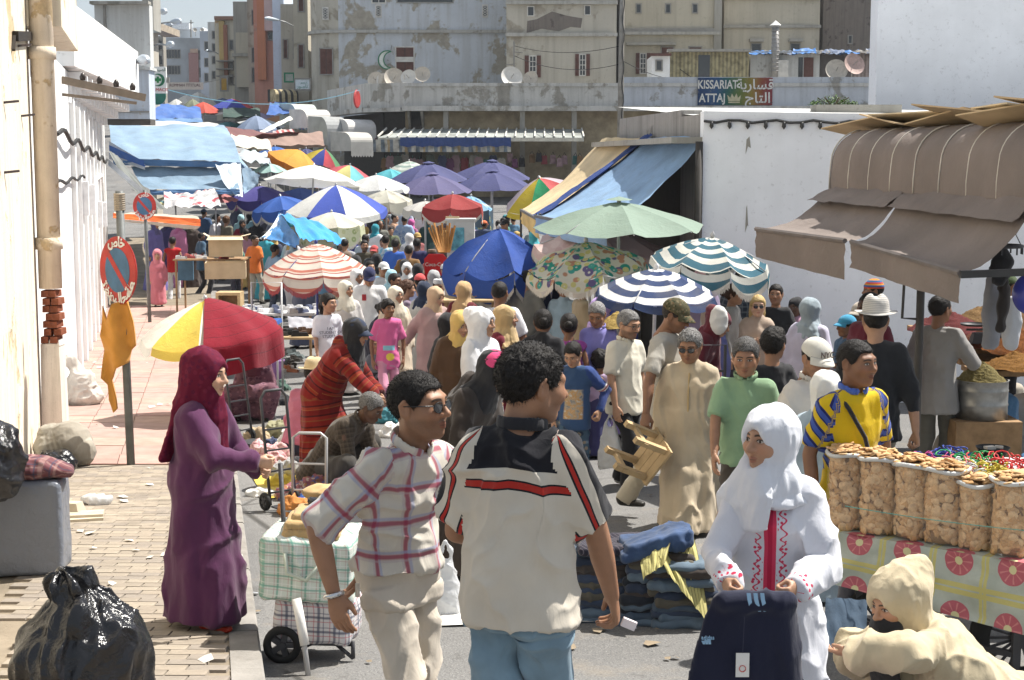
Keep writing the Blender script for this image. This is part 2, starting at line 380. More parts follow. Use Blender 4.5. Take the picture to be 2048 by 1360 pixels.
def get_scarf(style,h):
 k = ('scarf',style,h)
 if k in _C: return _C[k]
 face = Ell((0,-.14,-.018),(.058,.098,.088),.012,sub=True)
 pr = [Ell((0,.018,.03),(.092,.114,.1),.02),Tube([(0,.015,0),(0,.012,-.09),(0,.02,-.15)],[(.09,.098),(.08,.092),(.08,.085)],k=.04)]
 if style == 'hijab': pr += [Tube([(0,.02,-.14),(0,.03,-.21),(0,.03,-.27)],[(.085,.085),(.15,.11),(.19,.12)],k=.05,cap=.02,fold=(7,.05,1)),
        Tube([(0,-.045,-.13),(.015,-.085,-.22),(.02,-.1,-.34)],[(.06,.045),(.1,.035),(.09,.02)],k=.05,fold=(5,.06,2))]
 elif style == 'veil': pr += [Tube([(0,.02,-.12),(0,.035,-.22),(0,.045,-.4)],[(.09,.09),(.2,.13),(.24,.15)],k=.05,cap=.02,fold=(8,.05,.5)),
        Tube([(0,-.05,-.13),(.02,-.1,-.25),(.02,-.12,-.48)],[(.06,.045),(.13,.035),(.12,.02)],k=.05,fold=(5,.07,2))]
 elif style == 'wrap': pr += [Tube([(0,.02,-.12),(0,.02,-.18),(0,.025,-.21)],[(.085,.085),(.12,.10),(.15,.11)],k=.05,cap=.02,fold=(7,.05,1)),
        Tube([(-.03,-.06,-.11),(-.07,-.10,-.22),(-.085,-.115,-.36)],[(.06,.04),(.085,.03),(.06,.016)],k=.04,fold=(5,.06,2)),Tube([(.0,-.08,-.13),(.05,-.1,-.19),(.06,-.12,-.30)],[(.05,.03),(.06,.028),(.045,.014)],k=.03,fold=(4,.06,1))]
 elif style == 'back': pr += [Tube([(0,.05,-.05),(0,.09,-.2),(.0,.13,-.42)],[(.085,.07),(.12,.05),(.15,.022)],k=.05,fold=(6,.06,1)),
        Tube([(0,-.03,-.12),(.02,-.07,-.2),(.04,-.1,-.42)],[(.07,.06),(.08,.04),(.06,.02)],k=.04,fold=(5,.06,1))]
 elif style == 'kerchief': pr = [Ell((0,.018,.03),(.09,.112,.098),.02),Tube([(0,.03,-.02),(0,.06,-.1),(0,.07,-.15)],[(.08,.07),(.075,.05),(.05,.03)],k=.03)]
 elif style == 'hood': pr = [Ell((0,.03,.04),(.105,.13,.105),.03),Ell((0,.13,.09),(.05,.06,.05),.06),Tube([(0,.03,0),(0,.04,-.12),(0,.05,-.2)],[(.1,.11),(.1,.1),(.15,.11)],k=.05)]
 if style == 'hood': face = Ell((0,-.16,-.03),(.066,.13,.11),.015,sub=True)
 pr.append(face)
 v,f = extract(pr,h,None,1); v = wrinkle(v,f,.0045,(16,16,9),11)
 _C[k] = (v,f); return _C[k]
def get_hat(style,h):
 k = ('hat',style,h)
 if k in _C: return _C[k]
 cut = lambda z0: (lambda D,g: np.maximum(D,z0 + .12 * np.minimum(0,g[...,1] + .0) - g[...,2]))
 if style == 'cap': pr = [Ell((0,.014,.04),(.09,.11,.094),.01)]; v,f = extract(pr,h,cut(.035),1)
 elif style == 'kufi': v,f = extract([Tube([(0,.014,.05),(0,.014,.115)],[(.085,.104),(.08,.098)],cap=.012)],h,None,1)
 elif style == 'beanie': v,f = extract([Ell((0,.016,.04),(.092,.112,.098),.01),Tube([(0,.014,.04),(0,.014,.065)],[(.094,.113),(.094,.113)],k=.005,cap=.01)],h,cut(.03),1)
 elif style == 'fedora': v,f = extract([Tube([(0,.014,.055),(0,.014,.11),(0,.014,.155)],[(.092,.112),(.088,.105),(.072,.085)],cap=.02,k=.02),Ell((0,.014,.185),(.02,.08,.03),.03,sub=True)],h,None,1)
 ad = []
 n = 28
 def sheet(fn,nu,nv,th):
  V = []; Fq = []
  for i in range(nu):
   for j in range(nv): V.append(fn(i / (nu - 1),j / (nv - 1)))
  V = np.array(V); m = len(V); V2 = V - [0,0,th]
  for i in range(nu - 1):
   for j in range(nv - 1):
    a = i * nv + j; Fq += [[a,a + 1,a + nv + 1,a + nv],[a + m + nv,a + m + nv + 1,a + m + 1,a + m]]
  for i in range(nu - 1):
   for j in (0,nv - 1):
    a = i * nv + j; q = [a,a + nv,a + nv + m,a + m]; Fq.append(q if j == 0 else q[::-1])
  return np.concatenate([V,V2]),np.array(Fq)
 if style == 'cap':
  def fn(a,b):
   an = (a - .5) * 2.1; r = 1 + b * .62 * math.cos(an * 1.05) ** .5 if abs(an) < 1.45 else 1
   return (math.sin(an) * .089 * (1 + .08 * b),.014 - math.cos(an) * .109 * (1 + .62 * b * max(0,math.cos(an)) ** .7),.047 - .025 * b - .03 * b * math.sin(an) ** 2)
  ad = sheet(fn,17,5,.004)
 if style == 'fedora':
  ad = sheet(lambda a,b: (math.sin(a * 6.2832) * (.088 + .055 * b),.014 - math.cos(a * 6.2832) * (.108 + .06 * b),.062 + .022 * b * b * (.3 + .7 * math.sin(a * 6.2832) ** 2) - .012 * b),33,5,.004)
 if len(ad): f = np.concatenate([f,ad[1] + len(v)]); v = np.concatenate([v,ad[0]])
 _C[k] = (v,f); return _C[k]
def get_hand(pose,h):                              # right hand, wrist at origin, fingers down -z, thumb towards -y, palm towards +x
 k = ('hand',pose,h)
 if k in _C: return _C[k]
 cu = {'relax': (.25,.4,.35),'grip': (.9,1.25,.8),'flat': (.05,.12,.1),'pinch': (.75,.7,.4),'point': (.5,.75,.5)}[pose]
 pr = [Tube([(0,0,.03),(0,0,-.02),(0,.002,-.055),(.002,.002,-.088)],[(.022,.027),(.018,.032),(.0155,.039),(.0125,.038)],k=.012),
   Ell((.010,-.024,-.035),(.014,.017,.026),.015)]
 for i,(y,L) in enumerate(((-.029,.072),(-.0095,.081),(.0105,.075),(.029,.058))):
  p = np.array([.002,y,-.084]); an = 0; pts = [p]
  for j,fr in enumerate((.45,.31,.24)):
   an += cu[j] * (1 + .08 * (i - 1)); p = p + L * fr * np.array([math.sin(an),y * .12 / .03 * .03 / L * 0,-math.cos(an)]); pts.append(p)
  pr.append(Tube(pts,[.0098,.009,.0083,.0068],k=.004))
 if pose == 'flat': th = [(.006,-.026,-.022),(.012,-.052,-.05),(.014,-.066,-.084)]
 elif pose in ('grip','pinch'): th = [(.010,-.024,-.022),(.028,-.045,-.05),(.043,-.034,-.076)]
 else: th = [(.008,-.026,-.022),(.020,-.047,-.052),(.027,-.052,-.085)]
 pr.append(Tube(th,[.0135,.011,.008],k=.012))
 _C[k] = extract(pr,h,None,1); return _C[k]
# ------------------------------------------------------------------ skin, hair and dress materials
SK = {'tan': (.31,.160,.092),'olive': (.40,.225,.14),'fair': (.53,.325,.22),'brown': (.215,.105,.058),'dark': (.11,.055,.033)}
def skin(tone,beard=0,lips=0.5):
 key = ('skin',tone,beard)
 if key in _M: return _M[key]
 c0 = SK[tone]; t = NT('skin_' + tone); hp = t.attr('hp'); x,y,z = t.sep(hp); ax = t.math('ABSOLUTE',x)
 v = t.obj(); c = t.mix(t.thr(t.noise(v,14,4),.3,.7),sh(c0,.88),sh(c0,1.1))
 fr = t.math('LESS_THAN',y,-.045)
 def ell(cx,cz,rx,rz,lo=.85,hi=1.1):
  a = t.math('DIVIDE',t.math('SUBTRACT',ax,cx),rx); b = t.math('DIVIDE',t.math('SUBTRACT',z,cz),rz)
  d = t.math('ADD',t.math('MULTIPLY',a,a),t.math('MULTIPLY',b,b)); return t.math('MULTIPLY',t.thr(d,hi,lo),fr)
 ck = ell(.04,-.02,.03,.025,.2,1.2); c = t.mix(t.math('MULTIPLY',ck,.25),c,(min(1,c0[0] * 1.15),c0[1] * .85,c0[2] * .8))
 if beard:
  b1 = t.math('MULTIPLY',t.thr(z,-.028,-.045),t.thr(y,.03,-.0)); st = t.thr(t.noise(v,260,2),.25,.6)
  mo = ell(0,-.042,.026,.0065,.5,1.2)
  b2 = t.math('MAXIMUM',t.math('MULTIPLY',b1,min(.75,beard)),t.math('MULTIPLY',mo,min(1,beard * 1.5)))
  c = t.mix(t.math('MULTIPLY',b2,t.math('ADD',.55,t.math('MULTIPLY',st,.45))),c,(.022,.017,.014))
 lp = t.math('MAXIMUM',ell(0,-.0545,.022,.0065),ell(0,-.0645,.018,.007)); c = t.mix(t.math('MULTIPLY',lp,.6),c,(c0[0] * .72,c0[1] * .42,c0[2] * .45))
 c = t.mix(t.math('MULTIPLY',ell(0,-.0595,.02,.0014),.8),c,sh(c0,.2))
 c = t.mix(t.math('MULTIPLY',ell(.031,.009,.020,.012,.6,1.3),.4),c,sh(c0,.45))  # eye sockets darkened, shading painted into the skin colour
 c = t.mix(ell(.031,.0085,.0142,.0052),c,(.40,.36,.33)); c = t.mix(ell(.031,.0085,.0055,.0058),c,(.02,.012,.008))
 arc = t.math('SUBTRACT',z,t.math('SUBTRACT',.0155,t.math('MULTIPLY',t.math('POWER',t.math('DIVIDE',t.math('SUBTRACT',ax,.031),.016),2),.006)))
 la = t.math('MULTIPLY',t.math('MULTIPLY',t.thr(t.math('ABSOLUTE',arc),.0026,.0014),fr),t.math('LESS_THAN',t.math('ABSOLUTE',t.math('SUBTRACT',ax,.031)),.0165)); c = t.mix(la,c,(.015,.01,.008))
 bz = t.math('SUBTRACT',z,t.math('SUBTRACT',.031,t.math('MULTIPLY',t.math('POWER',t.math('DIVIDE',t.math('SUBTRACT',ax,.028),.022),2),.005)))
 bw = t.math('MULTIPLY',t.math('MULTIPLY',t.thr(t.math('ABSOLUTE',bz),.0048,.003),fr),t.math('MULTIPLY',t.thr(ax,.008,.013),t.thr(ax,.054,.047))); c = t.mix(t.math('MULTIPLY',bw,.92),c,(.018,.013,.01))
 t.bump(t.noise(v,160,3),.12,.004)
 t.set(t.b.inputs['Subsurface Weight'],.06); t.set(t.b.inputs['Subsurface Radius'],(.02,.008,.004)); t.set(t.b.inputs['Subsurface Scale'],.4)
 _M[key] = t.out(c,t.math('ADD',.42,t.math('MULTIPLY',t.noise(v,40,2),.2)),.4); return _M[key]
def hairm(col=(.012,.010,.009),grey=0):
 key = ('hair',col,grey)
 if key in _M: return _M[key]
 t = NT('hair'); v = t.obj(); f = t.noise(t.vmul(v,(1,1,.5)),150,3,.6); c = t.mix(f,sh(col,.6),sh(col,1.7))
 if grey: c = t.mix(t.math('MULTIPLY',t.thr(t.noise(v,190,3),.4,.6),grey),c,(.42,.41,.40))
 t.bump(f,.8,.008); _M[key] = t.out(c,.55,.22); return _M[key]
def pat(name,fn,var=.1,bump=.35,rough=.92):     # fn(t, u, v, lab) -> colour socket; u, v in metres over the garment
 if name in _M: return _M[name]
 t = NT(name); g = t.attr('gp'); u,v,lb = t.sep(g); c = fn(t,u,v,lb); o = t.obj()
 n = t.noise(o,6,4); c = t.mix(t.math('MULTIPLY',t.thr(n,.35,.7),var * 2),c,sh((.1,.09,.09),1),'MULTIPLY') if var else c
 big = t.noise(t.vmul(o,(1,1,.45)),22,3,.6,.6); fine = t.noise(o,420,2)
 t.bump(t.math('ADD',big,t.math('MULTIPLY',fine,.1)),bump,.012); t.set(t.b.inputs['Sheen Weight'],.12)
 _M[name] = t.out(c,rough,.15); return _M[name]
def fr(t,a,per,off=0): return t.math('FRACT',t.math('ADD',t.math('DIVIDE',a,per),off + 100))
def stripes(name,cols,per,axis='v',**k):        # cols: [(start fraction, colour)]
 return pat(name,lambda t,u,v,l: t.ramp(fr(t,v if axis == 'v' else u,per),cols,'CONSTANT'),**k)
def plaid(name,base,bands,pu,pv):               # bands: [(pos, half width, colour, strength)]
 def fn(t,u,v,l):
  c = base
  for a,per in ((u,pu),(v,pv)):
   f = fr(t,a,per)
   for p,w_,col,st in bands:
    m = t.thr(t.math('ABSOLUTE',t.math('SUBTRACT',f,p)),w_,w_ * .4); c = t.mix(t.math('MULTIPLY',m,st),c,col)
  return c
 return pat(name,fn)
# ------------------------------------------------------------------ people
def rotm(rx=0,ry=0,rz=0): return np.array(Matrix.Rotation(rz,3,'Z') @ Matrix.Rotation(ry,3,'Y') @ Matrix.Rotation(rx,3,'X'))
def ik(S,T,l1,l2,pole):
 d = T - S; L = np.linalg.norm(d); L2 = min(L,(l1 + l2) * .998); d = d / (L + 1e-9); T = S + d * L2
 a = (l1 * l1 - l2 * l2 + L2 * L2) / (2 * L2); h = math.sqrt(max(l1 * l1 - a * a,0)); p = np.asarray(pole,float); p = p - d * (p @ d); p = nrm(p)
 return S + d * a + p * h,T
SHOE = None
PEOPLE = []
def person(label,px,top,d,yaw=0,H=None,tone='tan',fem=False,child=False,wear='st',up_=(.5,.5,.5),low=(.1,.1,.1),hair='short',hcol=(.012,.010,.009),grey=0,
   scarf=None,sccol=(.8,.8,.8),hat=None,hatcol=(.1,.1,.1),hy=None,hp=0,hr=0,lean=0,hunch=0,drop=None,tw=0,armL='down',armR='down',handL='relax',handR='relax',
   sleeve='short',stride=.06,spread=.1,w=1.0,beard=0,hem=.07,collar=0,glasses=0,shoe=(.03,.028,.025),lod=None,wr=.006,ground=None,hood=None,chest=None,seed=None,
   feet=None,legs=True,cat='person',crouch=False,belt=None,tl=None,tr=None,sll=None,skirt=None,sag=0,hsx=1.0,hfwd=0,flare=1.0,foldn=6):
 seed = seed if seed is not None else len(PEOPLE) * 7 + 3; rnd = random.Random(seed)
 pt = P(px,top,d); g = gz(d) if ground is None else ground; hs = (.88 if child else (1.02 if fem else 1.05)) * hsx
 hatx = .028 if (hat or scarf) else (.02 if hair in ('afro',) else .012)
 upright = H is None
 if upright: H = pt.z - g - hatx * hs; H = H / (1 - .4 * (1 - math.cos(math.radians(lean + hunch)))) if lean else H
 s = H / 1.75 if not child else H / 1.75
 sc_ = F / d; lod = lod or (0 if sc_ > 420 else 1 if sc_ > 200 else 2 if sc_ > 110 else 3)
 hG = (.0075,.0135,.019,.028)[lod]; hH = (.0042,.0062,.009,.014)[lod]; hHd = (.0038,.0055,.009,.014)[lod]
 a8 = math.radians
 fx = lambda q: np.asarray(q,float)
 Pz = (drop if drop is not None else (.49 if child else .525)) * H; Pv = fx((0,0,Pz))
 la = a8(lean); U = fx((0,-math.sin(la),math.cos(la))); TL = (H - .287 * hs) - (.49 if child else .525) * H
 if lean: Pv = Pv + fx((0,.35 * TL * math.sin(la),0))
 la2 = a8(lean + hunch); U2 = fx((0,-math.sin(la2),math.cos(la2))); M_ = Pv + U * TL * .55; N = M_ + U2 * TL * .45
 X = fx((math.cos(a8(tw)),-math.sin(a8(tw)) * 1.0,0)); X = nrm(X - U2 * (X @ U2))
 sw = (.098 if fem else .108) * H * (1.02 if child else 1) * (.5 + .5 * w)
 S = {-1: N - U2 * .045 * s - X * sw,1: N - U2 * .045 * s + X * sw}          # -1 = own right (image left when facing us)
 fwd = np.cross(X,U2); fwd = fwd if fwd[1] < 0 else -fwd
 hyl = a8((hy if hy is not None else yaw) - yaw); HR = rotm(0,0,hyl) @ rotm(a8(hp),0,0) @ rotm(0,a8(hr),0)
 nb = N + U2 * .02 * s; HC = nb + (HR @ fx((0,-.045,.158)) * .55 + (U2 * .158) * .45) * hs * (1 if not child else .95) * .97 + fwd * hfwd
 l1,l2 = .168 * H,.148 * H; AR = {}
 for sd_,spec,tg in ((-1,armR,tr),(1,armL,tl)):
  A = {'down': (.10,.03,-.97,None),'side': (.2,.06,-.93,None),'bent': (.06,.42,-.72,None),'fwd': (.05,.8,-.35,None),'carry': (.02,.5,-.45,None),'back': (-.12,-.35,-.80,None),
    'hip': (.1,.1,-.62,(1,-1,0)),'chest': (-.25,.5,-.35,None),'low': (-.1,.45,-.82,None),'up': (.25,.3,.5,None),'out': (.75,.35,-.4,None)}
  if isinstance(spec,str): spec = A[spec]
  L = l1 + l2
  T = S[sd_] + X * sd_ * spec[0] * L + fwd * spec[1] * L + fx((0,0,1)) * spec[2] * L
  if tg is not None: T = ('W',tg)
  AR[sd_] = (T,spec[3] if len(spec) > 3 else None)
 w *= 1.03 if wear == 'robe' else .96
 # root placement: head column over the given pixel column
 RZ = rotm(0,0,a8(yaw)); hx = RZ @ HC; loc = Vector((pt.x - hx[0],d - hx[1],g))
 def w2l(q): return RZ.T @ (fx(q) - fx(loc))
 J = {}
 for sd_ in (-1,1):
  T,pole = AR[sd_]
  if isinstance(T,tuple): T = w2l(T[1])
  po = X * sd_ * .55 - fwd * .7 + fx((0,0,-.35)) if pole is None else X * sd_ * pole[0] + fwd * pole[1] + fx((0,0,pole[2]))
  E,W = ik(S[sd_],T,l1,l2,po); J[sd_] = (E,W)
 hipw = .047 * H; ft = {}
 for sd_,fo in ((-1,stride),(1,-stride)):
  Fp = fx((sd_ * (spread * .5 + .03) * s,-fo * s * 2.2,.062 * s)) if feet is None else fx(feet[0 if sd_ < 0 else 1])
  hip = Pv + fx((sd_ * hipw,0,-.02 * H)); K,Fp = ik(hip,Fp,.245 * H,.245 * H,(sd_ * (.5 if crouch else .05),-1,.2)); ft[sd_] = (hip,K,Fp)
 # body
 pr = [Tube([Pv,M_,N - U2 * .05 * s,N + U2 * .05 * s],[(.11 * s * w,.07 * s),(.11 * s * w,.07 * s),(.10 * s,.055 * s),(.05 * hs,.05 * hs)],side=X,k=.02)]
 pr.append(Tube([N - U2 * .03 * s,HC + HR @ fx((0,.03,-.09)) * hs],[.045 * hs,.043 * hs],k=.02))
 for sd_ in (-1,1):
  E,W = J[sd_]; ar = (.86 if fem else 1) * s * (.9 + .1 * w)
  pr.append(Tube([S[sd_] * .8 + E * .2,S[sd_] * .45 + E * .55,E,E * .65 + W * .35,W],[.038 * ar,.044 * ar,.041 * ar,.041 * ar,.0265 * ar],side=X,k=.02))
 hg = {0: .011,1: .014,2: .02,3: .03}[lod]
 V,Fa = extract(pr,hg,None,1); HPa = np.full((len(V),3),9.0)
 hv,hf = get_head(fem,child,hH); V2 = (hv * hs) @ HR.T + HC; Fa = np.concatenate([Fa,hf + len(V)]); V = np.concatenate([V,V2]); HPa = np.concatenate([HPa,hv])
 for sd_,hd in ((-1,handR),(1,handL)):
  E,W = J[sd_]; dr = nrm(W - E); th = None; pose = hd
  if isinstance(hd,tuple): pose,th = hd
  if pose == 'none': continue
  if th is None: th = fwd * .8 + fx((0,0,.6)) + X * (-sd_) * .25
  else: th = RZ.T @ fx(th)
  th = th - dr * (th @ dr); th = nrm(th); vz = -dr; vy = -th; vx = np.cross(vy,vz)
  hv2,hf2 = get_hand(pose,hHd); q = hv2 * np.array([1 if sd_ < 0 else -1,1,1]) * (.93 if fem else 1.03) * min(1.05,s + (.1 if child else 0)); f2 = hf2 if sd_ < 0 else hf2[:,::-1]
  if True:
   B = np.stack([vx if True else -vx,vy,vz],1); q = q @ B.T + W
  Fa = np.concatenate([Fa,f2 + len(V)]); V = np.concatenate([V,q]); HPa = np.concatenate([HPa,np.full((len(q),3),9.0)])
 root = link('person',mesh(V,Fa,'body',True,attrs={'hp': HPa}),skin(tone,beard)); root.location = loc; root.rotation_euler = (0,0,a8(yaw)); tag(root,label,cat)
 def child_(name,prims,m,h=None,wrk=None,wsc=(10,10,4),extra=None,sm=1):
  v,f = extract(prims,h or hG,extra,sm); gp = uvcorner(v,f,prims) if lod < 2 else uvlab(v,prims)
  if wrk: v = wrinkle(v,f,wrk,wsc,seed)
  return link(name,mesh(v,f,name,True,attrs={'gp': gp}),m,root)
 mc = lambda c: c if not isinstance(c,tuple) else cloth(c)
 # garments
 ws = w * s; top_ = [(.158,.098),(.072,.07)]
 if fem: ch_ = (.168,.128)
 else: ch_ = (.178,.122)
 sl_end = {'short': .80,'cap': .5,'long': 2,'elbow': 1.0,'three': 1.45,'none': .12}[sleeve]
 def arms(r0,r1,r2,lab=1,fl=1.0):
  out = []
  for sd_ in (-1,1):
   E,W = J[sd_]; a0 = S[sd_] - X * sd_ * .035 * s
   if sl_end <= 1: pts = [a0,S[sd_] * (1 - sl_end) + E * sl_end]; rr = [r0,r1 * 1.08]
   else:
    q = min(1,sl_end - 1); q = 1.02 if q >= 1 else q; pts = [a0,E,E * (1 - q) + W * q]; rr = [r0,r1,r2 * fl]
   out.append(Tube(pts,[r * s for r in rr],side=X,k=.07 * s,cap=(None,.006),lab=lab,v0=-.0))
  return out
 if wear in ('st','shirtskirt','skirt'):
  hz = Pv - U * hem * H
  nodes = [hz,Pv + U * TL * .22,Pv * .45 + M_ * .55 + U * TL * .1,N - U2 * .17 * s,N - U2 * .055 * s,N + U2 * .022 * s]
  rads = [((.192 + .22 * max(0,hem - .08)) * ws,(.155 + .25 * max(0,hem - .08)) * ws),(.172 * ws,.135 * ws),(.166 * ws,.126 * ws),(ch_[0] * ws,ch_[1] * ws),(top_[0][0] * s * (.6 + .4 * w),top_[0][1] * s),(top_[1][0] * hs,top_[1][1] * hs)]
  if sag: rads[1] = (rads[1][0],rads[1][1] + sag)
  pr = [Tube(nodes,rads,side=X,k=.03,cap=.006,lab=0,zv=hz[2] if abs(lean) < 15 else None)] + arms(.067 * (.5 + .5 * w),.062 * (.6 + .4 * w),.044)
  if chest: pr.append(Ell(HC + HR @ fx(chest[0]) if False else N + fwd * .12 * s + fx((0,0,-.06 * s)),(.05 * s,.075 * s,.10 * s),.01,sub=True))
  child_('shirt',pr,mc(up_),wrk=wr,wsc=(9,9,6))
  if belt: pr_b = 1
 if wear == 'st' and legs:
  pr = [Tube([Pv + fx((0,0,.075 * H)),Pv + fx((0,0,-.045 * H))],[(.148 * ws,.112 * ws),(.165 * ws,.128 * ws)],k=.03,lab=0,cap=.01)] if not crouch else [Tube([Pv + U * .07 * H,Pv - U * .03 * H],[(.15 * ws,.12 * ws),(.16 * ws,.14 * ws)],k=.03)]
  for sd_ in (-1,1):
   h_,K,A_ = ft[sd_]; pr.append(Tube([h_ + fx((0,0,-.01)),K,A_ + fx((0,0,-.005 * H))],[(.078 * ws,.094 * ws),.074 * ws,.068 * ws],k=.05 * s,cap=.006,lab=1 + (sd_ > 0)))
  child_('trousers',pr,mc(low),wrk=wr * 1.15,wsc=(8,8,5))
  for sd_ in (-1,1):
   h_,K,A_ = ft[sd_]; z0 = A_[2] - .062 * s; a0 = A_ + fx((0,.025,-.02 * s)); a0[2] = z0 + .036 * s; t0 = A_ + fx((sd_ * .02,-.15 * s,0)); t0[2] = z0 + .028 * s
   child_('shoe',[Tube([a0,(a0 + t0) / 2,t0],[(.038 * s,.036 * s),(.042 * s,.033 * s),(.036 * s,.024 * s)],k=.01),Ell(a0 + fx((0,0,.03 * s)),(.04 * s,.045 * s,.035 * s),.03)],mat(shoe,.5,name='shoe_leather'),h=max(.008,hG * .8))
 if wear in ('robe','skirt'):
  hm = (.035 * H if skirt is None else skirt)
  mid = (ft[-1][2] + ft[1][2]) / 2; mid[2] = hm; dy = abs(ft[-1][2][1] - ft[1][2][1]) * .5
  if crouch:
   pr = []
   for sd_ in (-1,1): pr.append(Tube([ft[sd_][0],ft[sd_][1],ft[sd_][2]],[.15 * ws,.12 * ws,.11 * ws],k=.12))
   pr.append(Tube([Pv,(ft[-1][1] + ft[1][1]) / 2],[(.19 * ws,.16 * ws),(.16 * ws,.09 * ws)],k=.1)); pr.append(Tube([Pv,Pv * fx((1,1,.3))],[(.2 * ws,.17 * ws),(.22 * ws,.2 * ws)],k=.1))
  else:
   kz = (Pv * .5 + mid * .5); pr = [Tube([Pv + U * TL * .3,Pv + fx((0,0,-.03 * H)),kz,mid],[(.165 * ws,.13 * ws),(.185 * ws,.155 * ws),(.2 * ws * flare,.165 * ws * flare + dy * .5),(.225 * ws * flare,.18 * ws * flare + dy)],side=(1,0,0),k=.08,cap=.006,fold=(foldn,.045,rnd.random() * 6),lab=0,v0=0)]
  if wear == 'robe':
   nodes = [Pv,Pv * .45 + M_ * .55 + U * TL * .1,N - U2 * .17 * s,N - U2 * .05 * s,N + U2 * .025 * s]
   pr += [Tube(nodes,[(.185 * ws,.15 * ws),(.172 * ws,.135 * ws),(ch_[0] * 1.04 * ws,ch_[1] * 1.1 * ws),(.162 * s * (.6 + .4 * w),.102 * s),(.08 * hs,.078 * hs)],side=X,k=.06,lab=0,v0=Pz - hm)]
   if sleeve == 'short': sl_end = 2
   pr += arms(.076,.073,.064,lab=1)
   if hood: pr += [Ell(N - fwd * .1 * s + fx((0,0,-.05 * s)),(.11 * s,.05 * s,.13 * s),.05,lab=2),Tube([N + X * .1 * s - fwd * .02,N - fwd * .07 * s + U2 * .02,N - X * .1 * s - fwd * .02],.04 * s,k=.04,lab=2)]
   child_('robe',pr,mc(up_),wrk=wr * 1.1,wsc=(9,9,2.6),sm=2)
  else: child_('skirt',pr,mc(low),wrk=wr,wsc=(9,9,2.6),sm=2)
  if legs:
   for sd_ in (-1,1):
    A_ = ft[sd_][2]; z0 = A_[2] - .062 * s; a0 = A_ + fx((0,.03,0)); a0[2] = z0 + .03 * s; t0 = A_ + fx((sd_ * .02,-.15 * s,0)); t0[2] = z0 + .024 * s
    child_('shoe',[Tube([a0,t0],[(.036 * s,.03 * s),(.034 * s,.022 * s)],k=.01)],mat(shoe,.5,name='shoe_leather'),h=max(.008,hG * .8))
 if collar:
  cc = collar if isinstance(collar,(tuple,bpy.types.Material)) and not isinstance(collar,bool) and collar != 1 else up_
  ring = []; sds = []; n = 14
  for i in range(n + 1):
   an = -math.pi * .5 + (i / n * 1.86 + .07) * math.pi; r = X * math.cos(an) + fwd * (-1) * math.sin(an) * -1; r = X * math.cos(an) - fwd * math.sin(an) * -1 * -1
   r = X * math.cos(an) + fwd * (-math.sin(an)) ; ring.append(N + U2 * (.034 + .028 * (1 - max(0,-math.sin(an)))) * s + r * .073 * hs + fwd * .002); sds.append(r)
  child_('collar',[Tube(ring,[(.007,.024 * s)] * (n + 1),side=sds,k=.004)],mc(cc),h=min(hG,.011))
 def headpart(name,vf,m,off=None,gsc=1):
  v,f = vf; q = (v * hs * gsc) @ HR.T + HC; return link(name,mesh(q,f,name,True,attrs={'gp': np.stack([np.arctan2(v[:,0],-v[:,1]) * .09,v[:,2],v[:,1]],1),'hp': v}),m,root)
 if scarf: headpart('headscarf' if scarf != 'hood' else 'hood',get_scarf(scarf,max(hH * 1.35,.0065)),mc(sccol))
 elif hair:
  vf = get_hair(hair,max(hH * 1.1,.005)); ho_ = headpart('hair',vf,hairm(hcol,grey))
  if lod < 2 and not hat:                     # short strands break up the outline
   rn = np.random.RandomState(seed); v,f = vf; n_ = 5200 if lod == 0 else 2200; fi = rn.randint(0,len(f),n_); nn = vnormals(v,f); wt = rn.dirichlet((1,1,1,1),n_); q = (v[f[fi]] * wt[...,None]).sum(1); no = nn[f[fi,0]]; ln = rn.uniform(.006,.013,n_)[:,None] * (1.15 if hair in ('curly','quiff','long') else 1)
   dr = no * .75 + rn.normal(0,.45,(n_,3)) + np.array([0,.15,-.2]); dr /= np.linalg.norm(dr,axis=1)[:,None]; sd2 = np.cross(dr,rn.normal(0,1,(n_,3))); sd2 = sd2 / (np.linalg.norm(sd2,axis=1)[:,None] + 1e-9) * .0011; A = np.stack([q - sd2 - no * .002,q + sd2 - no * .002,q + dr * ln + np.array([0,0,-.25]) * ln],1).reshape(-1,3)
   so2 = link('hair_strands',mesh((A * hs) @ HR.T + HC,np.arange(n_ * 3).reshape(-1,3),'strands'),hairm(hcol,grey),root); so2['kind'] = 'stuff'
 if hat: headpart({'cap': 'cap','kufi': 'cap','beanie': 'cap','fedora': 'hat'}[hat],get_hat(hat,max(hH * 1.2,.0055)),mc(hatcol))
 if glasses:
  b = MB()
  if glasses == 'sun':
   g1 = MB()
   for s1 in (-1,1):
    pts = [(s1 * (.031 + .024 * math.cos(a) * (1 + .1 * math.cos(a * 2))),-.0985 + abs(.024 * math.cos(a) + .008) * .25,.004 + .018 * math.sin(a)) for a in np.linspace(0,6.2832,15)[:-1]]
    pts2 = [(x,y - .004,z) for x,y,z in pts]; g1.add(pts + pts2,[list(range(14)),list(range(14,28))[::-1]] + [[i,(i + 1) % 14,14 + (i + 1) % 14,14 + i] for i in range(14)])
   q = [HR @ (fx(v) * hs) + HC for v in g1.v]; link('sunglasses',mesh(q,g1.f),mat((.012,.013,.018),.08,.0,bump=0,spec=.8,name='dark_lens'),root)
  for s1 in (-1,1):
   b.tube([(s1 * .058,-.092,.012),(s1 * .083,-.03,.012),(s1 * .084,.012,.01)],.0022,5); b.tube([(s1 * (.031 + .025 * math.cos(a)),-.101 + abs(.024 * math.cos(a) + .008) * .2,.004 + .019 * math.sin(a)) for a in np.linspace(0,6.2832,13)[:-1]],.0016,5,True)
  b.tube([(-.009,-.106,.01),(.009,-.106,.01)],.002,5)
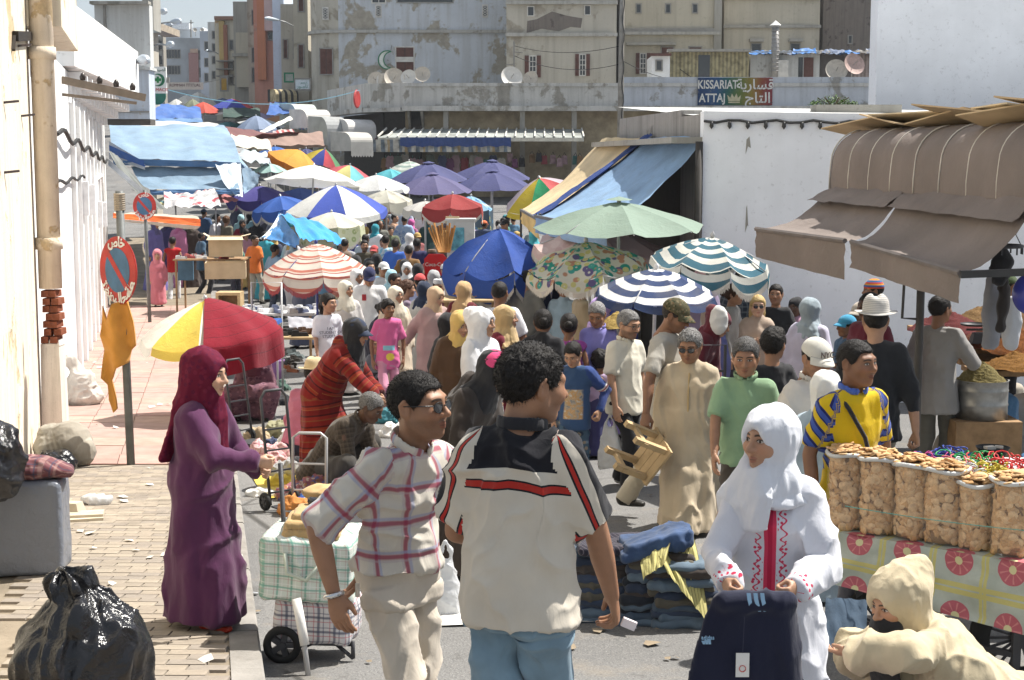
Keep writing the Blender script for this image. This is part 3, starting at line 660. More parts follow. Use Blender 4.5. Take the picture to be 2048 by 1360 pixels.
  q = [HR @ (fx(v) * hs) + HC for v in b.v]; link('glasses_frame',mesh(q,b.f,smooth=True),mat((.03,.03,.03),.3,name='frame_metal'),root)
 PEOPLE.append((label,round(H,2),pt.x,d))
 root_info = dict(root=root,N=N,X=X,fwd=fwd,U=U2,HC=HC,HR=HR,J=J,S=S,Pv=Pv,s=s,hs=hs,RZ=RZ,loc=loc,ft=ft,child=child_,hG=hG,H=H)
 def tow(q): return Vector(RZ @ fx(q)) + loc
 root_info['w'] = tow; root_info['l'] = w2l
 return root_info
# ------------------------------------------------------------------ ground, pavement
def plaster(name,base,under,peel=.5,streak=.3,scale=1.2,stain=(.16,.14,.11),under2=None,pk=0,bump=.5):
 t = NT(name); v = t.obj(); n = t.noise(v,scale,8,.62,.4); n2 = t.noise(t.vmul(v,(1,1,.8)),scale * 3.1,6,.6)
 m = t.thr(t.math('ADD',t.math('MULTIPLY',n,.7),t.math('MULTIPLY',n2,.3)),.5 + .18 * (1 - peel) - .02,.5 + .18 * (1 - peel) + .015)
 b = t.mix(t.thr(t.noise(v,scale * 2,5),.3,.7),sh(base,.93),sh(base,1.05)); u = t.mix(t.thr(t.noise(v,scale * 7,5,.7),.3,.7),sh(under,.75),sh(under,1.15))
 if under2: u = t.mix(t.thr(t.noise(v,scale * .8,3),.5,.6),u,under2)
 c = t.mix(m,b,u)
 st = t.thr(t.noise(t.vmul(v,(6,6,.35)),scale * .9,6,.65),.46,.75); c = t.mix(t.math('MULTIPLY',st,streak),c,stain)
 sp = t.thr(t.noise(v,scale * 18,3,.7),.60,.72); c = t.mix(t.math('MULTIPLY',sp,.35),c,sh(stain,.8))
 h = t.math('ADD',t.math('MULTIPLY',m,-.7),t.math('MULTIPLY',t.noise(v,scale * 25,4),.35)); t.bump(h,bump,.02); return t.out(c,.9,.15)
def asphalt():
 t = NT('asphalt'); v = t.pos(); n = t.noise(v,.5,6,.6); c = t.mix(t.thr(n,.35,.65),(.145,.143,.14),(.20,.196,.19))
 ag = t.noise(v,90,2,.7); c = t.mix(t.thr(ag,.55,.75),c,(.30,.29,.28)); c = t.mix(t.thr(ag,.42,.3),c,(.07,.07,.07))
 d = t.thr(t.noise(v,1.7,6,.7),.56,.7); c = t.mix(t.math('MULTIPLY',d,.5),c,(.25,.215,.17)); o2 = t.thr(t.noise(v,.9,5,.6,.8),.58,.66); c = t.mix(t.math('MULTIPLY',o2,.55),c,(.075,.073,.07)); o3 = t.thr(t.noise(v,5,4,.7),.62,.7); c = t.mix(t.math('MULTIPLY',o3,.5),c,(.09,.085,.08))
 vo = t.n('TexVoronoi',{'Vector': t.n('VectorMath',{0: v,1: t.vmul(t.n('TexNoise',{'Scale': 2.0}).outputs[1],(.7,.7,0))},operation='ADD').outputs[0],'Scale': .45},feature='DISTANCE_TO_EDGE').outputs[0]
 ck = t.math('MULTIPLY',t.thr(vo,.012,.003),t.thr(t.noise(v,.6,2),.5,.6)); c = t.mix(t.math('MULTIPLY',ck,.8),c,(.05,.048,.045))
 t.bump(t.math('ADD',ag,t.math('MULTIPLY',ck,-1.5)),.55,.012); return t.out(c,.93,.15)
ys = list(np.concatenate([np.arange(-20,0,4),np.arange(0,30,.6),np.arange(30,90,2),np.arange(90,320,8),np.array([400,800,2500])])); xs_ = [-900,-60,-20,-8,-3,0,3,8,20,60,900]
rv = [(x,y,gz(y)) for y in ys for x in xs_]; nx = len(xs_); rf = [[j * nx + i,j * nx + i + 1,(j + 1) * nx + i + 1,(j + 1) * nx + i] for j in range(len(ys) - 1) for i in range(nx - 1)]
struct(link('road',mesh(rv,rf,smooth=True),asphalt()))
PV = .12
def pz(y): return gz(y) + PV
# pavement slab: kerb on the street side, wall on the other
dirtm = mat((.25,.21,.16),.95,.25,2.2,.5,40,.1,name='sandy_bed',dirt=.35)
b = MB(); yy = list(np.arange(2,60,1.0))
for y in yy: b.v += [(wall_x(y) - .6,y,pz(y) - .012),(kerb_x(y) - .16,y,pz(y) - .012)]
b.f = [[2 * k,2 * k + 1,2 * k + 3,2 * k + 2] for k in range(len(yy) - 1)]; b.m = [0] * len(b.f)
pavement = struct(b.build('pavement',dirtm))
kst = mat((.27,.255,.235),.9,.2,5,.4,50,.15,name='kerb_stone',dirt=.3)
sdir = Vector((-.203,1,0)).normalized()
kme = mesh([(-.15 + a * .004,0 + b_ * 0,c) for a in (0,) for b_ in (0,) for c in (0,)],[])
for i,y in enumerate(np.arange(3,40,.8)):
 y1 = y + .788; b = MB(); x0,x1 = kerb_x(y),kerb_x(y1); z0,z1 = pz(y) + random.uniform(-.004,.004),pz(y1) + random.uniform(-.004,.004)
 b.add([(x0 - .16,y,z0),(x0 - .012,y,z0),(x1 - .012,y1,z1),(x1 - .16,y1,z1),(x0,y,z0 - .012),(x1,y1,z1 - .012),(x0 + .012,y,z0 - .3),(x1 + .012,y1,z1 - .3),(x0 - .16,y,z0 - .3),(x1 - .16,y1,z1 - .3)],
   [[0,1,2,3],[1,4,5,2],[4,6,7,5],[0,8,6,4,1],[3,2,5,7,9]]); b.build('kerb_stone',kst,pavement)
# small pavers (nearest as single pieces, the rest as one mass), then rows of pink tiles
pvm = []
for c in ((.31,.265,.215),(.285,.245,.20),(.33,.285,.23),(.27,.235,.20)): pvm.append(mat(c,.92,.2,9,.35,60,.12,name='paver',dirt=.25))
pl = .2; pw = .1
pshape = MB().box((0,0,0),(pl - .004,pw - .004,.02),taper=.97); pmes = [mesh(pshape.v,pshape.f,'paver') for _ in range(4)]
for me,m in zip(pmes,pvm): me.materials.append(m)
slots = []
Y_SPLIT = 13.9
for r,y in enumerate(np.arange(4.2,Y_SPLIT,pw)):
 x1 = kerb_x(y) - .17; x0 = wall_x(y) - .1; x0 = max(x0,-.345 * y); n = int((x1 - x0) / pl)
 for c in range(n):
  x = x1 - (c + .5 + .5 * (r % 2)) * pl
  if x < x0: continue
  slots.append((x,y))
rng = random.Random(3); mass = MB(); nsingle = 0
def vis(x,y): q = 1024 + x / y * F; return -20 < q < 2060 and y > 5.6
for i,(x,y) in enumerate(slots):
 z = pz(y) - .006 + rng.uniform(-.0015,.0015); rx = math.atan((gz(y + .5) - gz(y - .5))) + rng.uniform(-.008,.008); ry = rng.uniform(-.006,.006)
 if vis(x,y) and nsingle < 290:
  o = link('paver',pmes[rng.randrange(4)],None,pavement); o.location = (x,y,z); o.rotation_euler = (rx,ry,rng.uniform(-.015,.015)); nsingle += 1
 else:
  mass.mi = rng.randrange(4); mass.box((x,y,z),(pl - .004,pw - .004,.02),R=Matrix.Rotation(rx,3,'X') @ Matrix.Rotation(ry,3,'Y'))
o = mass.build('paver_field',pvm,pavement); o['kind'] = 'stuff'
tm = [mat(c,.85,.15,5,.3,60,.2,name='pink_tile',dirt=.2) for c in ((.40,.255,.22),(.43,.28,.24),(.37,.255,.22),(.41,.285,.235))]
ntile = 0
for r,y in enumerate(np.arange(Y_SPLIT + .05,36,.62)):
 x1 = kerb_x(y) - .17; x0 = wall_x(y) + .0; n = int((x1 - x0) / .48) + 1; narrow = (r % 3 == 2)
 for c in range(n):
  xa = x1 - c * .48; xb = max(xa - .472,x0)
  if xa - xb < .05: continue
  b = MB(); k = -.22; y1 = y + .612; z0,z1 = pz(y),pz(y1); e = rng.uniform(-.003,.003)
  b.add([(xb,y,z0 + e),(xa,y,z0 + e),(xa + k * .612,y1,z1 + e),(xb + k * .612,y1,z1 + e),(xb,y,z0 - .02),(xa,y,z0 - .02),(xa + k * .612,y1,z1 - .02),(xb + k * .612,y1,z1 - .02)],[[0,1,2,3],[0,4,5,1],[1,5,6,2],[2,6,7,3],[3,7,4,0]])
  b.build('tile',tm[3] if narrow and rng.random() < .8 else tm[rng.randrange(3)],pavement); ntile += 1
# ------------------------------------------------------------------ left walls
ochre = plaster('ochre_plaster',(.78,.71,.58),(.60,.46,.29),.5,.45,1.3,(.42,.31,.19),(.55,.49,.42),bump=.7)
white = plaster('white_limewash',(.83,.83,.82),(.66,.64,.60),.14,.12,.8,(.45,.43,.40),bump=.25)
whiteB = plaster('white_paint_wall',(.86,.88,.92),(.66,.69,.73),.1,.08,.7,(.45,.45,.46),bump=.15)
def wallstrip(name,y0,y1,ztop,th,m,label,cat='wall',inset=0,zb=None,n=8):
 b = MB(); Y = np.linspace(y0,y1,n); ux = Vector((-.239,1,0)).normalized(); nrm_ = Vector((1,.239,0)).normalized()
 for i in range(n):
  y = Y[i]; q = Vector((wall_x(y),y,0)) + nrm_ * inset; bk = q - nrm_ * th; z0 = gz(y) - .3 if zb is None else zb
  zt = ztop(y) if callable(ztop) else ztop
  b.v += [(q.x,q.y,z0),(q.x,q.y,zt),(bk.x,bk.y,zt),(bk.x,bk.y,z0)]
 for i in range(n - 1):
  k = 4 * i; b.f += [[k,k + 1,k + 5,k + 4][::-1],[k + 1,k + 2,k + 6,k + 5][::-1],[k + 2,k + 3,k + 7,k + 6][::-1]]
 b.f += [[0,1,2,3],[4 * n - 1,4 * n - 2,4 * n - 3,4 * n - 4]]; b.m = [0] * len(b.f); o = b.build(name,m); tag(o,label,cat); return o
o_wall = wallstrip('wall',6,15.25,10.5,.6,ochre,'peeling ochre and cream plaster wall beside the sacks, with an iron bracket','wall')
nW = Vector((1,.239,0)).normalized(); uW = Vector((-.239,1,0)).normalized()
def onwall(px,py,off=0): # point of the pavement-side wall plane seen at a pixel
 r = ray(px,py); k = (-4.62 + .239 * 14.3) / (r.x / r.y + .239); return Vector((0,0,CZ)) + r * (k / r.y) + nW * off
part('iron_bracket',mat((.03,.025,.022),.6,name='rusty_iron'),o_wall,lambda b: (b.bar(onwall(24,72,.03),onwall(56,72,.03),.05,.09),b.bar(onwall(24,72,.02),onwall(22,100,.02),.025)))
for k,(x_,y_) in enumerate(((7,205),(42,232),(8,345),(35,92))):
 part('nail',mat((.05,.035,.03),.7,name='rusty_iron'),o_wall,lambda b: b.bar(onwall(x_,y_,0),onwall(x_ + 4,y_ - 3,.1),.02))
# drainpipe
q0 = Vector((wall_x(15.2),15.2,0)) + nW * .14
pipe_m = plaster('pipe_paint',(.72,.62,.50),(.55,.42,.26),.5,.4,3,(.4,.3,.2))
dp = part('drainpipe',pipe_m,None,lambda b: (b.tube([(q0.x,q0.y,10.4),(q0.x,q0.y,pz(15.2) + 1.62)],.115,14)),True); tag(dp,'fat stained cream drainpipe running down between the ochre and white walls','pipe')
for z in (7.2,5.0,3.1): part('pipe_collar',pipe_m,dp,lambda b: b.tube([(q0.x,q0.y,z),(q0.x,q0.y,z + .12)],.135,14),True)
# brick stub where the casing round the pipe has broken away
bs = thing('brick_pier',(q0.x,q0.y,pz(15.2)),'broken red brick pier at the foot of the cream drainpipe','pier')
part('render_coat',plaster('pier_render',(.7,.66,.6),(.5,.45,.38),.4,.4,3),bs,lambda b: (b.box((0,0,.53),(.22,.24,1.06),taper=.85),b.box((.02,.0,1.07),(.16,.2,.06),taper=.8),))
brm = mat((.24,.085,.05),.9,.3,12,.6,50,.1,name='red_brick')
for r_ in range(7):
 for c in range(2):
  o = part('brick',brm,bs,lambda b: b.box((0,0,0),(.075,.2,.066),taper=.97)); o.location = (-.04 + .08 * c + rng.uniform(-.012,.012) + (.03 if r_ % 2 else 0),rng.uniform(-.015,.02),.1 + 1.0 + r_ * .078); o.rotation_euler = (0,0,rng.uniform(-.06,.06))
# ochre block above, then the long white building
ob = part('wall',ochre,None,lambda b: b.prism([(0,0),(3.6,0),(3.6,4.5),(0,4.5)],Vector((wall_x(15.5),15.5,5.35)) - nW * .4,uW,(0,0,1),.72)); tag(ob,'ochre stained upper wall block above the white wall, behind the pipe','wall')
ww = thing('white_building',(wall_x(18),18,gz(18)),'long dazzling white wall with pilasters and dentil cornice along the pavement','building')
def wpart(name,m,fn,par=None,sm=False):
 o = part(name,m,par or ww,fn,sm)
 if par is None: o.location = -ww.location
 return o
def wv(y,z,off): q = Vector((wall_x(y),y,z)) + nW * off; return q
def wallbox(b,y0,y1,z0,z1,off0,off1):
 a = [wv(y0,z0,off0),wv(y1,z0,off0),wv(y1,z1,off0),wv(y0,z1,off0),wv(y0,z0,off1),wv(y1,z0,off1),wv(y1,z1,off1),wv(y0,z1,off1)]
 b.add(a,[[0,1,2,3],[7,6,5,4],[0,4,5,1],[1,5,6,2],[2,6,7,3],[3,7,4,0]])
wpart('wall',white,lambda b: wallbox(b,15.3,39.5,-.4,5.3,-.6,0))
wpart('upper_wall',white,lambda b: b.add([tuple(P(145,6,22)),tuple(P(276,104,36)),(*P(276,104,36).xy,5.55),(*P(145,6,22).xy,5.35),(wall_x(22) - .6,22,6.3),(wall_x(36) - .9,36,6.6),(wall_x(36) - .9,36,5.55),(wall_x(22) - .6,22,5.35)],
  [[0,1,2,3],[7,6,5,4],[0,4,5,1],[3,2,6,7],[1,5,6,2],[0,3,7,4]]))
for i in range(14):
 y = 22.6 + i * 1.0; L = i / 13; p0 = P(145,6,22).lerp(P(276,104,36),(y - 22) / 14)
 for j in range(3): wpart('dentil',white,lambda b: wallbox(b,y,y + .34,5.30 - .16 * j - .16,5.30 - .16 * j,-.02,.2 + .5 * L - .16 * j * (1 + L * .6)))
for i in range(9):
 y = 22.6 + i * 1.8; wpart('pilaster',white,lambda b: wallbox(b,y,y + .42,pz(y),4.85,0,.07))
wpart('plinth',white,lambda b: wallbox(b,15.4,39.4,0,.55,0,.05))
for i,(y,z) in enumerate(((24.5,3.1),(27.5,3.0),(31,2.6),(34,2.5))): wpart('meter_box',mat((.8,.8,.8),.6,name='white_enamel'),lambda b: wallbox(b,y,y + .35,z,z + .55,0,.16))
wpart('conduit',mat((.75,.74,.7),.6,name='grey_conduit'),lambda b: b.tube([wv(30,1.0,.06),wv(30,3.3,.06),wv(30.5,3.6,.06),wv(34,3.65,.06),wv(34.5,3.3,.06),wv(34.5,.6,.06)],.05,8),sm=True)
wpart('cable',mat((.03,.03,.03),.7,name='black_cable'),lambda b: (b.tube([wv(y,4.35 + .06 * math.sin(y * 1.7) - .02 * (y - 18),.1) for y in np.arange(17.8,38,.6)],.03,5),b.tube([wv(y,3.72 + .03 * math.sin(y * 2.1),.06) for y in np.arange(18.2,26,.5)],.022,5)))
# wire bracket with insulators
wb = thing('insulator_bracket',wv(21,5.1,.0),'timber bracket with dark insulators jutting from the white wall','bracket')
part('arm',mat((.25,.2,.15),.9,name='old_timber'),wb,lambda b: (b.bar((0,0,0),(1.0,.6,-.22),.07,.1),b.bar((0,0,-.2),(.9,.5,-.3),.04)))
for k in range(4): part('insulator',mat((.05,.04,.035),.3,name='brown_porcelain'),wb,lambda b: b.lathe([(0,0),(.035,.0),(.045,.05),(.02,.1),(0,.11)],(.25 + k * .2,.15 + k * .12,-.0 - k * .04),10),True)
# ------------------------------------------------------------------ buildings given by the photo rectangle of their front
def rect(px0,py0,px1,py1,d): a,b_ = P(px0,py1,d),P(px1,py0,d); return a.x,a.z,b_.x,b_.z
class Bld:
 def __init__(s,name,label,px0,py0,px1,py1,d,depth,m,cat='building',yaw=0,base=True):
  s.d = d; s.x0,s.z0,s.x1,s.z1 = rect(px0,py0,px1,py1,d); s.o = thing(name,(s.x0,d,s.z0 if not base else gz(d)),label,cat); s.yaw = yaw; s.off = s.o.location.copy()
  zb = gz(d) - .3 if base else s.z0
  s.part('wall',m,lambda b: b.bx(s.x0,d,zb,s.x1,d + depth,s.z1))
 def part(s,name,m,fn,par=None,sm=False):
  o = part(name,m,par or s.o,fn,sm)
  if par is None: o.location = -s.off
  return o
 def px(s,name,m,r,proud=.05,back=.1,par=None):     # a box on the facade by photo rectangle
  x0,z0,x1,z1 = rect(*r,s.d); return s.part(name,m,lambda b: b.bx(x0,s.d - proud,z0,x1,s.d + back,z1),par)
 def ledge(s,y0,y1,proud=.25,m=None,x0=None,x1=None):
  a = rect(0,y0,1,y1,s.d); return s.part('ledge',m,lambda b: b.bx((P(x0,y0,s.d).x if x0 else s.x0) - .05,s.d - proud,a[1],(P(x1,y0,s.d).x if x1 else s.x1) + .05,s.d + .05,a[3]))
 def window(s,r,fm,pm,shutter=None,trim=.07,open_=False,sill=True,bars=0):
  x0,z0,x1,z1 = rect(*r,s.d); f = s.part('window',fm,lambda b: (b.bx(x0 - trim,s.d - .06,z0 - trim,x0,s.d + .05,z1 + trim),b.bx(x1,s.d - .06,z0 - trim,x1 + trim,s.d + .05,z1 + trim),b.bx(x0,s.d - .06,z1,x1,s.d + .05,z1 + trim),b.bx(x0,s.d - .06,z0 - trim,x1,s.d + .05,z0)))
  part('pane',pm,f,lambda b: b.bx(x0,s.d - .012,z0,x1,s.d + .05,z1))
  if bars: part('glazing_bars',fm,f,lambda b: [b.bx(x0 + (x1 - x0) * k / 2 - .02,s.d - .03,z0,x0 + (x1 - x0) * k / 2 + .02,s.d - .013,z1) for k in (1,)] + [b.bx(x0,s.d - .028,z0 + (z1 - z0) * k / bars - .02,x1,s.d - .014,z0 + (z1 - z0) * k / bars + .02) for k in range(1,bars)])
  if shutter:
   wd = (x1 - x0)
   if open_:
    for a,bb in ((x0 - trim - wd * .75,x0 - trim),(x1 + trim,x1 + trim + wd * .75)):
     part('shutter',shutter,f,lambda b: (b.bx(a,s.d - .1,z0 - .05,bb,s.d - .03,z1 + .05),[b.bx(a + .05,s.d - .125,z0 + (z1 - z0) * k / 12,bb - .05,s.d - .1,z0 + (z1 - z0) * (k + .55) / 12) for k in range(12)]))
   else:
    for a,bb in ((x0,(x0 + x1) / 2 - .015),((x0 + x1) / 2 + .015,x1)):
     part('shutter',shutter,f,lambda b: (b.bx(a,s.d - .05,z0,bb,s.d - .02,z1),[b.bx(a + .05,s.d - .075,z0 + (z1 - z0) * k / 14,bb - .05,s.d - .05,z0 + (z1 - z0) * (k + .55) / 14) for k in range(14)]))
  return f
glassd = mat((.03,.035,.04),.15,.1,bump=0,spec=.6,name='dark_glass'); brown = mat((.13,.06,.048),.7,.25,4,.3,30,name='brown_shutter'); ledm = plaster('ledge_stone',(.42,.41,.38),(.3,.29,.26),.4,.5,1)
trimw = mat((.6,.58,.54),.8,.2,3,name='window_trim'); trimd = mat((.28,.27,.25),.8,.2,3,name='dark_trim')
creamA = plaster('cream_render',(.47,.44,.375),(.34,.305,.245),.62,.55,.35,(.23,.2,.16)); creamB = plaster('cream_render_pale',(.49,.45,.365),(.37,.335,.265),.5,.55,.3,(.25,.22,.17))
blueW = plaster('blue_white_render',(.52,.55,.59),(.36,.33,.275),.82,.5,.45,(.27,.25,.21)); greyC = plaster('grey_concrete',(.36,.345,.31),(.23,.22,.19),.45,.55,.45,(.15,.14,.12))
brickD = plaster('dark_brickwork',(.19,.165,.145),(.11,.095,.085),.6,.5,1.2,(.07,.06,.055))
# crescent building with its rounded corner
cb = Bld('crescent_building','weathered blue and beige building with a neon crescent and brown shutters',680,-60,1013,300,95,14,blueW)
zt = cb.z1
def rc(b,z0,z1,ex=0,n=10):                      # rounded corner at the left of the facade
 R = cb.x0 - P(613,0,95).x; cx,cy = cb.x0,95 + R; ring = []
 for i in range(n + 1):
  a = -math.pi / 2 - i / n * math.pi / 2; ring.append((cx + (R + ex) * math.cos(a),cy + (R + ex) * math.sin(a)))
 m = len(ring); b.add([(x,y,z0) for x,y in ring] + [(x,y,z1) for x,y in ring] + [(cx,cy,z0),(cx,cy,z1)],[[i,m + i,m + i + 1,i + 1] for i in range(m - 1)] + [[2 * m + 1] + [m + i for i in range(m)]] + [[2 * m] + [i for i in range(m)][::-1]])
cb.part('corner',creamA,lambda b: rc(b,gz(95) - .3,zt)); zl0,zl1 = P(0,66,95).z,P(0,60,95).z
cb.part('ledge',ledm,lambda b: (rc(b,zl0,zl1,.22),b.bx(cb.x0,94.78,zl0,cb.x1,95.05,zl1)))
cb.window((641,98,664,148),trimd,glassd,brown); cb.window((793,95,827,147),trimw,glassd,brown); cb.px('shutter_band',trimw,(793,114,827,124),.1)
for x_,y_ in ((651,27),(757,22),(970,22)):
 f = cb.px('window',trimw,(x_ - 6,y_ - 13,x_ + 6,y_ + 13),.05); x0,z0,x1,z1 = rect(x_ - 4,y_ - 10,x_ + 4,y_ + 10,95)
 part('pane',glassd,f,lambda b: b.bx(x0,94.93,z0,x1,95.0,z1)); part('lattice',trimw,f,lambda b: [b.bar((x0,94.92,z0 + (z1 - z0) * k / 4),(x1,94.92,z0 + (z1 - z0) * (k + 1) / 4),.03) for k in range(4)] + [b.bar((x1,94.92,z0 + (z1 - z0) * k / 4),(x0,94.92,z0 + (z1 - z0) * (k + 1) / 4),.03) for k in range(4)])
cb.window((795,-20,905,4),trimd,glassd); cb.window((745,-20,770,5),trimw,glassd,bars=3)
# neon crescent sign
cs = thing('crescent_sign',P(775,120,94.6),'green outlined white crescent moon sign mounted on the blue building','sign')
def cres(R,r,off,n=26):
 a0 = math.acos((R * R + off * off - r * r) / (2 * R * off)); o1 = [(R * math.cos(a),R * math.sin(a)) for a in np.linspace(a0,2 * math.pi - a0,n)]
 b0 = math.atan2(R * math.sin(a0),R * math.cos(a0) - off); i1 = [(off + r * math.cos(a),r * math.sin(a)) for a in np.linspace(2 * math.pi - b0,b0,n)]; return o1 + i1[1:-1]
pc = cres(.56,.5,.27); part('face',mat((.78,.80,.76),.5,name='white_acrylic'),cs,lambda b: b.prism(pc,(0,-.06,0),(1,0,0),(0,0,1),-.05)); part('neon_tube',mat((.03,.2,.1),.4,name='green_tube'),cs,lambda b: b.tube([(x,-.12,z) for x,z in pc],.035,6,True),True)
part('bracket',trimd,cs,lambda b: (b.bar((.2,0,.5),(.25,.35,.9),.03),b.bar((0,0,0),(.0,.42,0),.05)))
# next buildings to the right
b2 = Bld('apartment_building','grey cream building with flaking plaster and two small square openings',1013,-60,1234,300,90,14,creamA)
b2.ledge(66,73,.22,ledm); b2.ledge(2,9,.25,ledm)
b2.part('bare_patch',brickD,lambda b: b.prism([(0,0),(.9,.25),(1.9,.1),(2.6,.35),(3.2,.3),(3.3,.85),(2.4,1.0),(1.5,1.25),(.6,.8),(.05,.7)],P(1053,66,89.985),(1,0,0),(0,0,1),-.012))
for r in ((1056,14,1067,31),(1170,12,1180,29)): b2.window(r,trimw,glassd,trim=.05)
for r in ((1060,113,1071,153),(1160,110,1170,150)): b2.window(r,trimw,glassd,brown,open_=True,bars=4)
b3 = Bld('apartment_building','beige building with three little square windows above a dark ledge',1240,-60,1441,300,92,14,creamB)
b3.ledge(57,64,.2,trimd); b3.ledge(64,70,.3,ledm); b3.part('pilaster',greyC,lambda b: b.bx(b3.x1 - .35,91.8,gz(92),b3.x1 + .1,92.1,b3.z1))
for x_ in (1277,1336,1390): b3.window((x_ - 4,9,x_ + 4,25),trimd,glassd,trim=.07)
b3.px('canopy_slab',greyC,(1252,86,1350,91),.5); b3.window((1281,108,1291,146),trimw,glassd,brown,open_=True,bars=4); b3.window((1323,95,1346,146),trimd,glassd,brown); b3.window((1378,95,1402,146),trimd,glassd,brown)
b4 = Bld('apartment_building','cream building with hooded windows behind the rooftop shacks',1444,-60,1642,300,94,14,creamB)
b4.ledge(50,56,.2,greyC); b4.ledge(-8,-1,.2,greyC)
for x_ in (1512,1590): b4.px('window_hood',greyC,(x_ - 14,78,x_ + 14,84),.4); b4.window((x_ - 9,88,x_ + 9,130),trimd,glassd)
b5 = Bld('brick_building','tall bare dark brick building next to the white wall',1640,-60,1800,300,96,14,brickD); b5.window((1697,72,1703,86),trimd,glassd)
# shops with the long parapet (kissariat), turning its corner at the left
KD = 80; ks = thing('market_hall',P(800,400,KD),'long low market hall with stained concrete parapet and dark shop fronts','building'); ko = ks.location.copy()
def kp(name,m,fn,sm=False): o = part(name,m,ks,fn,sm); o.location = -ko; return o
par_ = plaster('parapet_concrete',(.53,.52,.49),(.33,.31,.27),.72,.6,.5,(.16,.15,.13),bump=.6); parB = plaster('parapet_blue_white',(.50,.525,.565),(.32,.31,.29),.7,.5,.5,(.2,.2,.2))
xa,xb,xm = P(805,0,KD).x,P(1770,0,KD).x,P(1240,0,KD).x; zc = lambda y: P(800,y,KD).z
kp('parapet',par_,lambda b: b.bx(xa,KD,zc(212),xm,KD + .4,zc(167))); kp('parapet',parB,lambda b: b.bx(xm,KD + .01,zc(214),xb,KD + .4,zc(154)))
kp('coping',par_,lambda b: b.bx(xa,KD - .08,zc(173),xb,KD + .45,zc(166))) ; kp('ledge',par_,lambda b: b.bx(xa - .05,KD - .28,zc(222),xb,KD + .2,zc(212)))
nAn = Vector((-.80,.6,0)); c0 = Vector((xa,KD,0)); c1 = c0 + nAn * 2.6; c2 = c1 + Vector((-.35,.94,0)) * 9
def facet(b,p,q,z0,z1,th,out=0):
 dd = (q - p).normalized(); n = Vector((dd.y,-dd.x,0)); n = n if n.y < 0 or n.x < 0 else -n; a = [p + n * out,q + n * out,q - n * th,p - n * th]
 b.add([(v.x,v.y,z0) for v in a] + [(v.x,v.y,z1) for v in a],[[3,2,1,0],[4,5,6,7]] + [[i,(i + 1) % 4,4 + (i + 1) % 4,4 + i] for i in range(4)])
kp('parapet',par_,lambda b: (facet(b,c0,c1,zc(215),zc(165),.3),facet(b,c1,c2,zc(213),zc(163),.3)))
kp('ledge',par_,lambda b: (facet(b,c0,c1,zc(223),zc(215),.2,.28),facet(b,c1,c2,zc(223),zc(213),.2,.25)))
kp('roof_slab',greyC,lambda b: b.add([(c0.x,c0.y + .2,zc(216)),(xb,KD + .2,zc(216)),(xb,KD + 12,zc(216)),(c2.x,c2.y,zc(216)),(c1.x,c1.y,zc(216))],[[0,1,2,3,4]]))
kp('back_wall',mat((.40,.33,.22),.9,.3,1.5,.4,8,name='ochre_shop_wall',dirt=.5),lambda b: b.bx(xa,KD + 1.3,gz(KD) - 1,xb,KD + 1.6,zc(216)))
for x_ in (890,1045,1150,1330,1450): kp('pillar',greyC,lambda b: b.bx(P(x_ - 5,0,KD).x,KD + .2,gz(KD) - 1,P(x_ + 5,0,KD).x,KD + .7,zc(221)))
for a_,b_ in ((c0,c1),(c1,c2)): kp('recess_shade_panel',mat((.05,.045,.04),.9,name='painted_shop_shade'),lambda b: facet(b,a_ + Vector((.8,.9,0)),b_ + Vector((.9,.6,0)),gz(KD) - 1,zc(222),.2))  # near-black slabs, the shade of the corner shops put into their colour
kp('brackets',greyC,lambda b: [b.add([(x + 0,KD - .25,zc(223)),(x + .12,KD - .25,zc(223)),(x + .12,KD + 1.3,zc(258)),(x,KD + 1.3,zc(258)),(x,KD + 1.3,zc(223)),(x + .12,KD + 1.3,zc(223))],[[0,1,2,3],[0,3,4],[1,5,2],[0,4,5,1],[4,3,2,5]]) for x in (xa + .2,xa + .9)])
# painted market sign
sg = thing('painted_sign',P(1470,183,KD - .03),'rainbow painted KISSARIAT ATTAJ sign with a crown on the parapet','sign')
t = NT('rainbow_paint'); xx = t.sep(t.obj())[0]; cc = t.ramp(t.thr(t.math('ADD',xx,t.math('MULTIPLY',t.noise(t.obj(),.8,3),.8)),-1.6,2.3),[(0,(.015,.04,.11)),(.25,(.02,.07,.17)),(.42,(.02,.10,.08)),(.58,(.09,.14,.03)),(.74,(.24,.17,.03)),(.88,(.22,.06,.03)),(1,(.19,.03,.04))])
cc = t.mix(t.math('MULTIPLY',t.thr(t.noise(t.obj(),9,5,.7),.55,.7),.4),cc,(.3,.28,.25)); rainbow = t.out(cc,.8,.2)
sx = (P(1545,0,KD).x - P(1395,0,KD).x) / 2; sz = (zc(156) - zc(211)) / 2
part('board',rainbow,sg,lambda b: b.bx(-sx,-.06,-sz,sx,.02,sz)); wl = mat((.68,.67,.63),.8,.15,8,name='white_lettering',dirt=.3)
def letters(txt,x,z,size,par=sg,m=wl,y=-.07,sx_=1,rot=0,bold=.0):
 o = link('lettering',text_mesh(txt,size,bold=bold),m,par); o.location = (x,y,z); o.rotation_euler = (math.pi / 2,rot,0); o.scale = (sx_,1,1); return o
letters('KISSARIAT',-.92,.34,.62,sx_=.74,bold=.012); letters('ATTAJ',-1.2,-.36,.62,sx_=.8,bold=.012)
letters('\uFE94\uFEF3\uFEAD\uFE8E\uFEB4\uFED7',1.05,.34,.72,bold=.012); letters('\uFE9D\uFE8E\uFE98\uFEDF\uFE8D',1.2,-.36,.75,bold=.012)
